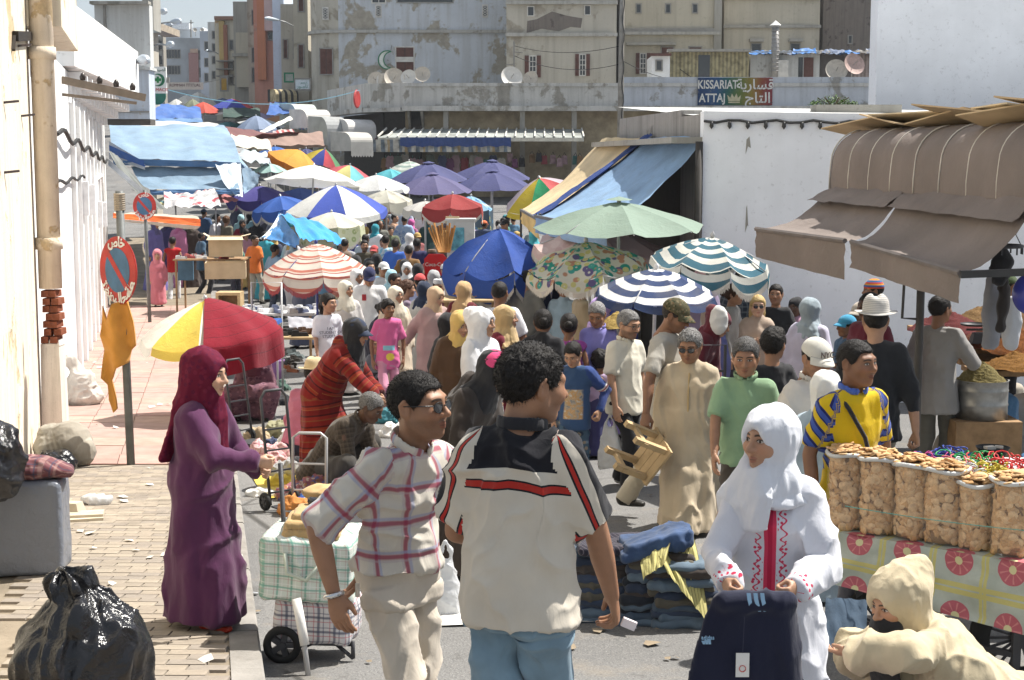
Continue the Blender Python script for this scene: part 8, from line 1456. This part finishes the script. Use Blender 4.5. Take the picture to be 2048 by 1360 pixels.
for k in range(3): part('stripe',pbl,jk,lambda b: b.add([(cx_(1512 + 14 * k + 8 * t_ / 5) + e,-.041 - .006 * math.sin(t_ / 5 * 3.1),cz_(1186 + 30 * t_ / 5) + (.012 if t_ == 0 else 0)) for t_ in range(6) for e in (0,.014)],[[2 * j,2 * j + 2,2 * j + 3,2 * j + 1] for j in range(5)]))
lg_ = part('logo',pbl,jk,lambda b: [b.add([(cx_(1422 + 6 * k),-.052,cz_(1279)),(cx_(1427 + 6 * k),-.052,cz_(1279)),(cx_(1427 + 6 * k) - .002,-.052,cz_(1272 - 2 * k)),(cx_(1422 + 6 * k) - .006,-.052,cz_(1272 - 2 * k))],[[0,1,2,3]]) for k in range(3)]); letters('adidas',cx_(1432),cz_(1266),.018,jk,pbl,-.053)
tg = thing('price_tag',P(1485,1330,4.98),'white swing tag with a small red ring hanging from the navy jacket','tag'); part('card',mat((.74,.72,.68),.7,.03,name='white_card'),tg,lambda b: b.box((0,0,0),(.046,.003,.085))); part('ring',mat((.55,.08,.06),.7,name='red_print'),tg,lambda b: b.tube([(.011 * math.cos(a),-.003,-.012 + .011 * math.sin(a)) for a in np.linspace(0,6.28,13)[:-1]],.0016,4,True)); part('string',mat((.05,.05,.08),.8,name='string'),tg,lambda b: b.bar((0,0,.04),(.004,-.0,.17),.0018))
tanr = cloth((.50,.42,.28),.12); I5 = person('crouching woman in a pale yellow hooded robe with a black face veil reaching left',1795,1112,5.9,-78,H=1.58,drop=.135,lean=40,hunch=6,hy=-62,hp=16,fem=True,tone='olive',wear='robe',up_=tanr,scarf='hood',sccol=tanr,crouch=True,feet=[(-.14,.05,.06),(.16,-.12,.06)],tl=P(1708,1306,5.75),tr=P(1712,1330,6.0),handL='relax',handR='relax',w=1.05,wr=.013,sleeve='long')
o = soft('face_veil',[Ell((0,-.058,-.07),(.072,.064,.072),.02),Tube([(0,-.09,-.09),(.0,-.13,-.19),(0,-.13,-.36)],[(.078,.03),(.10,.025),(.09,.02)],k=.03,fold=(5,.06,0))],.0075,cloth(BW),I5['root'],wr=.004); o.matrix_local = Matrix.Translation(Vector(I5['HC'])) @ Matrix([list(r) for r in I5['HR']]).to_4x4() @ Matrix.Scale(.97,4)
mar = ufloral('maroon_scarf',(.13,.009,.032),[(.16,.014,.042),(.10,.008,.035)],26); purp = cloth((.08,.020,.066),.1)
I1 = person('woman in a long purple robe and maroon headscarf standing on the pavement',410,687,7.9,74,hy=72,fem=True,tone='fair',scarf='back',sccol=mar,wear='robe',up_=purp,ground=pz(7.9),tr=P(515,925,7.75),tl=P(520,935,8.0),handR='grip',handL='grip',w=1.12,hsx=1.08,hood=1,wr=.009,shoe=(.4,.04,.02),spread=.12,flare=.95,sleeve='long',hp=6,stride=.03)
# --- behind the jeans
I6 = person('man in dark glasses and a long cream hooded djellaba walking towards us',1380,655,11.3,-14,hy=-20,hp=14,tone='tan',wear='robe',up_=(.47,.385,.27),glasses='sun',grey=.75,hair='curly',hood=1,w=1.12,wr=.010,stride=.14,sleeve='long',beard=.15,flare=1.02)
part('zip_placket',cloth((.46,.33,.16)),I6['root'],lambda b: b.tube([Vector(I6['N'] + I6['fwd'] * (.085 + .05 * min(1,k / 3)) + np.array([0,0,-.03 - k * .055])) for k in range(8)],.007,5))
Mn('man in a camouflage cap and grey tee shirt carrying a wooden stool',1352,590,11.6,60,(.36,.34,.30),(.42,.38,.30),hat='cap',hatcol=ufloral('camouflage',(.10,.09,.05),[(.16,.10,.05),(.04,.05,.025),(.2,.17,.1)],30),hp=22,tone='brown',beard=.3,tr=P(1290,838,11.2),handR='grip',hair='crop',stride=.2,w=1.05)
Mn('grey haired man in glasses and a cream polo shirt with dark trousers',1258,618,13.3,42,(.60,.56,.46),(.014,.014,.016),glasses='clear',grey=.8,hair='short',beard=.6,hp=12,tone='olive',collar=1,hem=.1,shoe=(.4,.4,.4),w=1.1,tr=P(1232,830,13.1))
Mn('man in an open pale green shirt walking towards us',1492,672,9.9,-12,(.22,.34,.20),(.06,.05,.04),tone='tan',grey=.35,collar=1,hp=12,hair='short',beard=.15,w=1.06,stride=.1,tr=P(1428,915,9.7),hem=.06)
i = Mn('man in a white cap lettered NYC and cream open shirt',1634,668,9.7,22,(.60,.56,.50),(.2,.18,.15),hat='cap',hatcol=(.55,.53,.47),hp=18,tone='tan',collar=1,w=1.02,hair='crop',beard=.2); htext(i,'NYC',(0,-.104,.072),.055,(.16,.12,.1),0,-.25,.9)
Mn('young man with spiky black hair in a black tee shirt seen from behind',1548,655,11.6,200,BW,(.05,.05,.06),hair='quiff',tone='tan',hy=150)
def foot(t,u,v,lb):
 yl = (.62,.43,.015); bl = (.05,.09,.34); sl = t.math('GREATER_THAN',lb,.5); a = t.math('ABSOLUTE',u)
 ch = fr(t,t.math('ADD',v,t.math('MULTIPLY',a,-.55)),.085); st = t.ramp(ch,[(0,yl),(.40,(.02,.025,.12)),(.58,bl),(.9,(.02,.025,.12))],'CONSTANT'); st2 = t.mix(t.math('GREATER_THAN',v,.26),st,(.02,.025,.12))
 du = t.math('SUBTRACT',u,.0); dv = t.math('SUBTRACT',v,.36); r = t.math('SQRT',t.math('ADD',t.math('MULTIPLY',du,du),t.math('MULTIPLY',dv,dv))); an = t.math('ARCTAN2',du,dv)
 pt_ = t.math('MULTIPLY',t.math('LESS_THAN',r,t.math('ADD',.042,t.math('MULTIPLY',t.math('COSINE',t.math('MULTIPLY',an,10)),.012))),t.math('GREATER_THAN',t.math('SINE',t.math('MULTIPLY',r,190)),-.75))
 c = t.mix(pt_,yl,(.015,.02,.09)); c = t.mix(t.math('LESS_THAN',v,.02),c,(.02,.025,.12)); c = t.mix(t.math('MULTIPLY',t.math('GREATER_THAN',a,.15),t.math('GREATER_THAN',v,.3)),c,st); return t.mix(sl,c,st)
fm = pat('football_shirt',foot,.05); I12 = Mn('man in a yellow football shirt with blue chevron sleeves behind the snack sacks',1716,678,8.0,22,fm,(.1,.1,.12),hy=38,tone='brown',collar=(.06,.12,.42),hair='crop',beard=.12,w=1.0,sleeve='short',hem=.12)
o = part('bag_strap',cloth(BW),I12['root'],lambda b: b.tube([Vector(I12['N'] - I12['X'] * .10 + np.array([0,0,.005])) + Vector((0,-.03,0)),Vector(I12['N'] - I12['X'] * .09 + I12['fwd'] * .10 + np.array([0,0,-.05])),Vector(I12['N'] - I12['X'] * .02 + I12['fwd'] * .152 + np.array([0,0,-.2])),Vector(I12['N'] + I12['X'] * .06 + I12['fwd'] * .15 + np.array([0,0,-.45]))],.012,6),True)
hb = Mn('man in a pale straw trilby and black jumper seen from behind',1752,600,10.6,172,(.016,.017,.02),(.30,.27,.21),hat='fedora',hatcol=stripes('straw_weave',[(0,(.58,.56,.52)),(.6,(.36,.35,.34))],.012),tone='olive',sleeve='three',w=1.1,hair='crop',tr=P(1838,905,10.4),handR='grip')
tag(soft('carrier_bag',[Ell((0,0,-.14),(.1,.07,.12),.03),Tube([(0,0,0),(0,0,-.08)],[.02,.06],k=.03)],.011,blackp,wr=.02),'black carrier bag held by the man in the trilby','bag').location = P(1838,915,10.35)
Mn('stallholder in a grey long shirt seen from behind at the spice stall',1882,590,13.6,150,(.25,.24,.23),(.13,.125,.105),sleeve='long',hy=125,tone='brown',hem=.14,armR='carry',w=1.08)
W('small woman in a white kerchief and pale blue top behind the white veil',1652,772,9.1,150,(.32,.40,.46),(.70,.70,.66),'kerchief',H=1.42,w=.95)
# --- along the white wall
person('blonde woman in sunglasses and a tan robe by the white wall',1516,590,17,-4,fem=True,tone='fair',wear='robe',up_=(.40,.31,.24),hair='long',hcol=(.42,.30,.13),glasses='sun',armR='chest',sleeve='long',w=1.05)
Mn('dark haired man in a black tee shirt leaning near the white wall',1552,568,18.6,-15,BW,(.05,.05,.06),tone='tan',hair='short',beard=.2)
person('dark skinned woman with black head wrap and pink dress by the wall',1592,592,19,-40,fem=True,tone='dark',wear='robe',up_=(.45,.28,.36),scarf='kerchief',sccol=BW)
W('woman in a grey blue headscarf and lilac robe with her back turned',1622,592,15.3,150,(.50,.48,.60),(.30,.36,.40),'hijab',w=1.15,hy=120)
person('woman with brown pinned up hair in a grey cardigan by the teal parasol',1468,568,17.6,70,fem=True,tone='olive',wear='skirt',up_=(.36,.35,.34),low=(.05,.05,.06),hair='bun',hcol=(.05,.025,.015),sleeve='long')
person('stooping figure in a maroon robe with white hood lining',1440,612,15.2,60,H=1.6,lean=32,hp=25,fem=True,tone='olive',wear='robe',up_=(.10,.012,.022),scarf='hood',sccol=(.10,.012,.022),hood=1); tag(soft('white_hood',[Ell((0,0,0),(.09,.06,.15),.02)],.014,cloth((.66,.65,.62)),wr=.012),'white hood lining on the back of the maroon robe','hood').location = P(1438,640,15.0)
person('child in a bright blue cap near the spice stall',1693,626,14.6,-70,child=True,tone='brown',up_=(.05,.10,.18),low=(.05,.05,.08),hat='cap',hatcol=(.05,.30,.50),armL='chest')
person('person in a maroon jumper bending by the white wall',1738,585,13.6,-60,tone='dark',up_=(.12,.015,.03),low=(.04,.04,.05),hair='short',sleeve='long',w=1.15); Mn('man in a peaked cap and maroon top half hidden behind the trilby',1722,600,14.8,-50,(.12,.02,.03),hat='cap',hatcol=(.45,.40,.34),tone='brown',sleeve='long')
Mn('man in an orange and blue knitted hat by the white wall',1746,556,17,-85,(.30,.27,.22),hat='beanie',hatcol=stripes('knit_hat',[(0,(.05,.12,.3)),(.4,(.6,.25,.03)),(.7,(.5,.05,.04))],.05),tone='brown'); Mn('man in a dark cap and black coat at the back of the spice stall',2014,545,16.0,-60,BW,BW,hat='cap',hatcol=(.05,.08,.03),tone='brown',sleeve='long',armR='carry')
person('shopper in a dark checked shirt under the teal striped parasol',1482,540,19.5,175,tone='olive',up_=plaid('dark_check',(.03,.04,.05),[(.5,.2,(.14,.16,.16),.6)],.07,.07),low=BW,sleeve='long',hair='short',w=1.15); person('person with a pink headscarf behind the navy striped parasol',1402,536,19,160,fem=True,wear='robe',up_=(.25,.2,.3),scarf='hijab',sccol=(.5,.2,.28)); W('woman in a tan scarf and blue robe behind the barrier',1420,612,17,160,(.12,.13,.3),(.45,.36,.28),'hijab')
# --- middle of the street
Mn('grey haired man in a violet shirt looking down',1194,600,15.3,20,(.24,.22,.52),(.08,.08,.12),hy=-15,hp=25,grey=.9,tone='tan',sleeve='long',collar=1,armL='low',armR='low')
W('woman in a lilac headscarf behind the violet shirt',1202,592,16.6,110,(.35,.26,.55),(.42,.30,.58))
bs_ = pat('boy_shirt',lambda t,u,v,lb: t.mix(t.math('GREATER_THAN',lb,.5),t.mix(t.math('MULTIPLY',t.thr(t.math('ABSOLUTE',u),.085,.07),t.math('MULTIPLY',t.math('GREATER_THAN',v,.1),t.math('LESS_THAN',v,.36))),(.04,.08,.17),t.ramp(t.noise(t.attr('gp'),22,4),[(.3,(.1,.13,.2)),(.45,(.42,.36,.28)),(.55,(.5,.28,.1)),(.65,(.55,.52,.46))])),t.ramp(fr(t,v,.42),[(0,(.03,.06,.2)),(.42,(.6,.58,.56)),(.46,(.4,.05,.06)),(.49,(.6,.58,.56)),(.52,(.03,.05,.17))],'CONSTANT')),.05)
person('boy in a blue printed long sleeved top and patched jeans',1146,678,13.0,-10,child=True,tone='olive',up_=bs_,low=ufloral('patched_denim',(.07,.12,.18),[(.2,.26,.32),(.04,.06,.1),(.3,.25,.2)],13),sleeve='long',hp=28,hy=-25,stride=.14,tl=P(1200,822,13.0),handL='grip',w=1.02)
person('girl with a dark bun and purple top seen from behind',1138,626,15.2,175,fem=True,tone='brown',wear='skirt',up_=(.26,.04,.24),low=(.22,.03,.22),hair='bun',sleeve='none'); person('woman with a black hair bun in a black dress seen from behind',1086,618,14.4,180,fem=True,tone='brown',wear='robe',up_=BW,hair='bun',sleeve='long',w=1.15); person('little girl with curly hair in a lilac spotted dress',1200,697,15.2,170,child=True,fem=True,tone='brown',wear='skirt',up_=(.42,.32,.46),low=(.05,.05,.14),hair='afro')
Mn('man in a white tee shirt with red print seen from behind',1000,562,16.2,195,(.66,.66,.68),hy=160,tone='brown',hair='crop',beard=.5,w=1.1); W('woman in a tan headscarf and maroon robe beside the white hood',1012,607,14.8,60,(.16,.015,.03),(.46,.33,.17),hy=80); W('woman in a camel headscarf and maroon dress by the blue parasol',928,560,19,150,(.12,.012,.02),(.46,.31,.16))
W('smiling woman in a white hooded robe looking to the right',966,615,13.4,48,(.66,.66,.68),(.68,.68,.70),'hood',hy=62,w=1.12,armL='low',armR='low'); W('woman in a yellow headscarf and dark brown robe',922,616,14.3,10,(.075,.04,.02),(.58,.40,.13),hy=25,hp=18,w=1.18)
I35 = person('stooping woman in a pink cap, black scarf and brown jacket',988,710,9.6,62,H=1.58,lean=20,hunch=10,hp=32,fem=True,tone='fair',wear='robe',up_=cloth((.028,.020,.016),.3),scarf='hijab',sccol=BW,hat='beanie',hatcol=(.62,.06,.18),w=1.22,armL='low',armR='carry',sleeve='three',hood=1); part('cuff',cloth((.6,.58,.54)),I35['root'],lambda b: b.tube([Vector(I35['J'][-1][0] * .45 + I35['J'][-1][1] * .55),Vector(I35['J'][-1][0] * .2 + I35['J'][-1][1] * .8)],.07,12),True)
W('woman in a dusty pink djellaba and beige headscarf holding a child by the hand',872,570,19,40,(.40,.28,.26),(.50,.36,.23),hy=50,hp=14,w=1.25,tr=P(805,695,19.2),tone='fair')
person('small boy in a grey shirt reaching for the hand of the pink robed woman',752,675,19.4,15,H=.95,child=True,tone='tan',up_=(.12,.13,.15),low=(.02,.02,.025),sleeve='long',tl=P(795,697,19.3),hair='crop'); kid = pat('pink_kid',lambda t,u,v,lb: t.mix(t.math('GREATER_THAN',lb,.5),t.mix(t.math('LESS_THAN',t.math('ADD',t.math('POWER',t.math('SUBTRACT',u,.01),2),t.math('POWER',t.math('SUBTRACT',v,.16),2)),.0022),t.mix(t.math('MULTIPLY',t.math('LESS_THAN',t.math('ABSOLUTE',t.math('SUBTRACT',v,.27)),.03),t.math('LESS_THAN',t.math('ABSOLUTE',u),.07)),(.62,.13,.3),(.25,.5,.6)),(.7,.55,.08)),(.62,.13,.3)),.04)
person('curly haired child in a pink printed tee shirt and pink trousers',776,598,18.4,14,child=True,fem=True,tone='brown',up_=kid,low=(.50,.22,.32),hair='afro',hy=30)
i = person('teenage girl in a white tee shirt with dark lettering, hair tied back',657,586,18.8,22,fem=True,tone='olive',up_=(.70,.71,.76),low=(.55,.5,.58),hair='pony',hy=55,tr=P(636,728,18.6)); tx = link('lettering',text_mesh('I AM\nSTUDENT OF\nSTUDENT',.05,ext=.001),mat((.06,.06,.1),.8,name='shirt_print'),i['root']); tx.matrix_local = Matrix.Translation(Vector(i['N'] + i['fwd'] * .158 + np.array([0,0,-.18]))) @ Matrix.Rotation(math.pi / 2,4,'X')
W('woman in glasses, cream headscarf and beige robe behind the pink child',792,570,20,28,(.50,.42,.32),(.64,.58,.46),hy=40,w=1.2,glasses='clear'); W('woman in a white headscarf and grey white embroidered robe',692,559,21,18,(.55,.52,.50),(.62,.58,.48),hy=45,w=1.1)
i = Mn('man in a white baseball jersey and navy cap',738,530,21.6,8,(.64,.64,.64),(.1,.1,.14),hat='cap',hatcol=(.02,.025,.08),hp=26,sleeve='long',tone='tan',w=1.18); part('badge',mat((.4,.04,.05),.8,name='red_badge'),i['root'],lambda b: b.box(i['N'] + i['fwd'] * .150 + np.array([-.08,0,-.13]),(.06,.008,.09)))
Mn('man in a white cap behind the baseball jersey',768,522,27,30,(.62,.62,.62),hat='cap',hatcol=(.62,.62,.60),tone='tan'); person('dark haired girl in a navy robe stooping beside the baseball jersey',768,575,20.5,60,H=1.35,lean=15,fem=True,tone='olive',wear='robe',up_=(.018,.02,.04),hair='bun',hp=20)
rst = stripes('red_stripe_robe',[(0,(.20,.014,.012)),(.22,(.08,.008,.009)),(.30,(.24,.03,.014)),(.42,(.27,.08,.025)),(.46,(.16,.010,.010)),(.70,(.06,.007,.008)),(.78,(.22,.018,.014)),(.93,(.20,.055,.02))],.19)
I45 = person('bending woman in a red striped djellaba and navy cap over a black scarf',712,668,13.4,72,H=1.62,lean=33,hp=14,fem=True,tone='olive',wear='robe',up_=rst,scarf='hijab',sccol=BW,hat='cap',hatcol=(.02,.03,.06),w=1.14,tr=P(752,795,13.2),tl=P(758,790,13.5),hood=1,foldn=5)
person('crouching grey haired man in a brown checked jacket',742,805,12.7,66,H=1.7,drop=.17,lean=34,hunch=14,hp=30,grey=.6,tone='dark',up_=plaid('brown_tweed',(.065,.05,.038),[(.5,.2,(.10,.08,.06),.6),(.1,.1,(.03,.025,.02),.5)],.04,.04),low=(.05,.045,.04),crouch=True,feet=[(-.13,.0,.06),(.13,-.1,.06)],sleeve='long',armL='low',armR='low',w=1.15,hem=.12,collar=1)
person('seated figure in a straw hat and navy clothes seen from behind',628,737,15.2,150,H=1.6,drop=.16,lean=22,hp=10,tone='brown',up_=(.40,.12,.18),low=(.02,.025,.045),crouch=True,feet=[(-.14,-.1,.06),(.14,-.12,.06)],hat='fedora',hatcol=(.50,.40,.24),sleeve='long',w=1.2); person('squatting vendor in a mauve patterned skirt under the crimson blanket',505,662,18.2,0,H=1.55,drop=.2,lean=12,fem=True,tone='brown',wear='robe',up_=ufloral('mauve_print',(.20,.10,.13),[(.3,.16,.2),(.12,.06,.09)],14),scarf='hijab',sccol=(.1,.03,.05),crouch=True,feet=[(-.15,-.1,.06),(.15,-.1,.06)])
# --- stalls on the left
Mn('man in a bright orange tee shirt and grey trousers by the stall',510,470,38,150,(.68,.17,.03),(.38,.36,.30),tone='brown',hy=60); Mn('man in a red sleeveless shirt and white trousers with his back turned',345,473,38.5,175,(.50,.02,.025),(.60,.60,.62),tone='tan',sleeve='none',ground=pz(38.5) - .1); W('woman in a pink hooded djellaba walking on the pavement',314,498,36,10,(.46,.14,.17),(.50,.17,.20),'hood',ground=pz(36))
CR = [ # crowd: label, px, top, d, yaw, cover, cover colour, top colour, kind
 ('man in a blue cap and denim shirt behind the cardboard box',408,417,48,160,'cap',(.03,.05,.09),(.05,.10,.20),'s'),('woman in a white tee shirt facing right near the orange awning',434,428,45,70,'bun',None,(.66,.66,.70),'s'),('person with bushy brown hair and an olive top',453,432,45,150,'afro',(.10,.05,.025),(.20,.19,.14),'s'),('woman in a pale aqua headscarf in the left crowd',482,428,48,150,'h',(.35,.55,.58),(.3,.5,.52),'r'),('woman in a black headscarf and aqua tunic',501,424,47,120,'h',BW,(.30,.52,.55),'r'),('woman in a silver grey headscarf in the left crowd',526,428,46,140,'h',(.42,.42,.46),(.1,.1,.12),'r'),('woman in a black headscarf and wine red robe',485,438,43,20,'h',BW,(.16,.015,.03),'r'),('woman all in black beside the wine red robe',513,434,43,160,'h',BW,BW,'r'),('woman in a white headscarf near the blue plastic sheet',551,429,44,170,'h',(.55,.58,.62),(.3,.32,.36),'r'),('dark haired man in a pale blue shirt bending at a stall',550,488,34,140,'short',None,(.20,.30,.42),'s'),('person in a turquoise robe by the orange shirt',531,462,39,160,'short',None,(.04,.32,.40),'r'),('child in denim beside the cardboard box',403,465,40,120,'short',None,(.05,.10,.16),'c'),('figure in a dark brown robe behind the stall board',382,440,42,170,'h',(.05,.04,.03),(.05,.035,.03),'r'),('woman in a pink robe under the orange awning',358,440,42,150,'h',(.45,.14,.28),(.48,.18,.32),'r'),('woman in a violet robe under the orange awning',310,440,41,60,'h',(.10,.09,.2),(.14,.12,.32),'r'),('woman in a dark purple robe behind the violet one',335,436,44,150,'h',(.05,.04,.1),(.06,.05,.14),'r'),
 ('man in a red cap and grey shirt under the panelled parasol',786,410,50,60,'cap',(.45,.03,.04),(.30,.32,.34),'s'),('tall man in a white skullcap and pale blue tunic',808,405,51,170,'kufi',(.66,.66,.68),(.48,.54,.64),'r'),('man in a white cap and dark jacket',751,422,47,20,'cap',(.64,.64,.66),(.04,.04,.05),'s'),('dark haired youth in brown beside the white cap',773,432,45.5,10,'short',None,(.09,.06,.045),'s'),('dark haired youth in a tan vest',790,428,46,80,'short',None,(.42,.25,.16),'s'),('man in a pale blue tie dye shirt with his back turned',809,431,44.5,175,'crop',None,'tie','s'),('woman in a pink headscarf next to the tie dye shirt',823,437,46,150,'h',(.50,.10,.30),(.3,.1,.2),'r'),('man in a white tee shirt facing us in the crowd',846,420,47,10,'short',None,(.66,.66,.66),'s'),('woman in a dark green headscarf and white veil',857,434,43,20,'h',(.02,.07,.075),(.02,.05,.05),'r'),('woman in a magenta headscarf under the dark red parasol',879,420,46,170,'h',(.42,.03,.14),(.08,.06,.07),'r'),('man in a white skullcap and lilac tunic by the white cart',944,424,42,60,'kufi',(.66,.66,.66),(.40,.32,.52),'s'),('child in an orange cap behind the blue fringed parasol',969,440,38,150,'cap',(.60,.14,.05),(.04,.06,.12),'c'),('man in a black cap and black shirt near the tan awning',1010,438,37,-60,'cap',BW,BW,'s'),('person in a turquoise robe beneath the blue awning',1068,458,30,170,'h',(.06,.35,.40),(.08,.40,.46),'r'),('woman in a teal headscarf and white robe',751,447,40,150,'h',(.02,.22,.28),(.58,.6,.62),'r'),('balding man in a grey jacket in the crowd',760,440,42,30,'bald',None,(.14,.14,.12),'s'),('dark child in a green top in the crowd',782,454,41,20,'short',None,(.12,.14,.08),'c'),('person in a royal blue robe with back turned',712,458,38,170,'short',None,(.05,.06,.30),'r'),('man with cropped hair left of the royal blue robe',690,477,34,170,'crop',None,(.3,.3,.32),'s'),('shaven headed man behind the red striped parasol',731,468,36,160,'crop',None,(.45,.48,.52),'s'),('man with a moustache and dark jacket facing us',729,480,33.5,10,'short',None,(.07,.06,.04),'s'),('bearded man in a red cap and dark suit',748,489,32.5,-10,'cap',(.40,.06,.06),(.03,.035,.04),'s'),('youth in a sky blue striped football shirt seen from behind',771,470,33.5,175,'short',None,'sky','s'),('youth in a blue football shirt seen from behind',791,477,32.5,165,'short',None,(.04,.12,.45),'s'),('woman in a white headscarf between the football shirts',819,465,35,140,'h',(.62,.62,.62),(.4,.4,.42),'r'),('man in a navy jacket with white side stripe',834,476,33,170,'crop',None,(.03,.03,.09),'s'),('broad man in a mustard brown jacket seen from behind',817,490,30.5,180,'crop',None,(.17,.09,.03),'s'),('woman in a black headscarf in front of the brown jacket',836,525,26.5,160,'h',BW,BW,'r'),('person in a red and white cap',840,545,24,170,'cap',(.55,.08,.08),(.35,.4,.6),'s'),('woman in a silver grey headscarf beside the red and white cap',868,538,25,150,'h',(.36,.36,.37),(.45,.46,.44),'r'),('woman in a navy headscarf and grey jacket',848,560,22,150,'h',(.02,.03,.06),(.42,.41,.38),'r'),('man in a dark cap and olive coat leaning at the blue parasol stall',930,528,24,60,'cap',BW,(.07,.065,.045),'s'),('woman in a pale blue headscarf near the white cap',783,537,26,150,'h',(.30,.50,.58),(.3,.4,.45),'r'),('bearded man with curly hair in the middle of the crowd',790,546,24.5,60,'short',None,(.4,.4,.42),'s'),('woman with frizzy brown hair behind the cream headscarf',815,560,23,100,'afro',(.08,.04,.025),(.2,.15,.2),'s'),('woman in a black robe beside the yellow headscarf',898,622,15.5,130,'h',BW,BW,'r'),('man in a camel cap sorting goods under the floral parasol',1160,555,19.8,-70,'cap',(.35,.28,.2),(.36,.29,.19),'s'),('woman in a royal blue robe under the navy striped parasol',1240,560,20.5,150,'h',(.05,.07,.2),(.04,.06,.26),'r'),('person in pale blue beneath the floral parasol',1128,560,21.5,170,'short',None,(.35,.48,.58),'r'),('shopper in dark blue under the pink parasol',1100,545,23,150,'short',None,(.04,.06,.1),'s'),('shopper in grey trousers beside the blue fringed parasol',1052,540,21.5,170,'crop',None,(.2,.2,.18),'s')]
tie = ufloral('tie_dye',(.36,.48,.66),[(.55,.62,.72),(.22,.32,.55)],7); skyj = stripes('sky_stripes',[(0,(.55,.62,.66)),(.5,(.22,.45,.60))],.1,'u')
tn = ['tan','brown','olive','brown','tan','dark']
for k,(l_,x,y,d,yw,cov,cc_,tc,kd) in enumerate(CR):
 kw = dict(tone=tn[k % 6],seed=900 + k); tc = tie if tc == 'tie' else skyj if tc == 'sky' else tc
 if cov == 'h': kw.update(scarf='hijab',sccol=cc_,fem=True)
 elif cov in ('cap','kufi'): kw.update(hat=cov,hatcol=cc_,hair='crop')
 else: kw.update(hair=cov); kw.update(hcol=cc_) if cc_ else None
 if kd == 'r': kw.update(wear='robe',w=1.12)
 elif kd == 'c': kw.update(child=True)
 else: kw.update(w=1.1,sleeve='long' if k % 3 else 'short')
 if 'moustache' in l_ or 'bearded' in l_: kw.update(beard=.9)
 person(l_,x,y,d,yw,up_=tc,low=[(.05,.06,.09),(.1,.09,.08),(.03,.03,.035)][k % 3],**kw)
# more shoppers filling the gaps under the parasols
rq = random.Random(21); fillc = [(.5,.5,.52),(.05,.06,.1),(.3,.1,.1),(.1,.2,.3),(.35,.3,.2),(.02,.02,.025),(.2,.2,.22),(.4,.2,.25),(.1,.25,.2),(.6,.58,.5)]
fcn = ['white','navy','brick red','denim blue','khaki','black','grey','rose','bottle green','cream']; SC = [('white',(.6,.6,.6)),('black',BW),('brown',(.15,.1,.07)),('sky blue',(.3,.42,.5)),('mustard',(.45,.3,.1)),('lilac',(.35,.28,.45)),('teal',(.05,.25,.28)),('peach',(.5,.3,.22)),('plum',(.15,.04,.12)),('olive',(.18,.18,.08))]
k = 0
for d in np.arange(22.5,60,1.35):
 for _ in range(4):
  lo_,hi_ = (640,1090) if d < 27 else (570,1060) if d < 34 else (440,1070); x = rq.uniform(lo_,hi_); dd = d + rq.uniform(-.5,.5); h_ = rq.uniform(1.56,1.8); wx = P(x,0,dd).x
  if any(abs(q[2] - wx) < .42 and abs(q[3] - dd) < .5 for q in PEOPLE): continue
  py = HOR + F / dd * (CZ - gz(dd) - h_); c = k % 10; sn,scc = SC[k // 10 % 10]; k += 1; sc_ = k % 5 < 3; hat = rq.choice([None,None,'cap','kufi'])
  person('distant shopper in the packed market street, %s %s' % (fcn[c],('robe and %s headscarf' % sn) if sc_ else ('shirt and %s cap' % sn if hat else 'shirt and short hair, %s trousers' % sn)),x,py,dd,rq.choice([0,30,150,170,-40,200]),up_=fillc[c],low=(.05,.05,.07) if hat else scc,seed=1200 + k,tone=tn[k % 6],w=1.1,**(dict(scarf='hijab',sccol=scc,fem=True,wear='robe') if sc_ else dict(hair='short',sleeve='long',hat=hat,hatcol=scc)))
print('FILLED',k)
for p in PEOPLE:
 if not (1.45 < p[1] < 1.95): print('HEIGHT',p[:2])
# ------------------------------------------------------------------ air
b = MB(); b.bx(-140,-6,CZ - 5.2,140,330,34); hz = b.build('haze',None); hz['kind'] = 'stuff'
hm3 = bpy.data.materials.new('haze'); hm3.use_nodes = True; nt = hm3.node_tree; nt.nodes.remove(nt.nodes['Principled BSDF']); pv = nt.nodes.new('ShaderNodeVolumePrincipled'); pv.inputs['Color'].default_value = (.86,.92,1,1); pv.inputs['Density'].default_value = .0003; pv.inputs['Anisotropy'].default_value = .3
nt.links.new(pv.outputs[0],nt.nodes['Material Output'].inputs['Volume']); hz.data.materials.append(hm3)
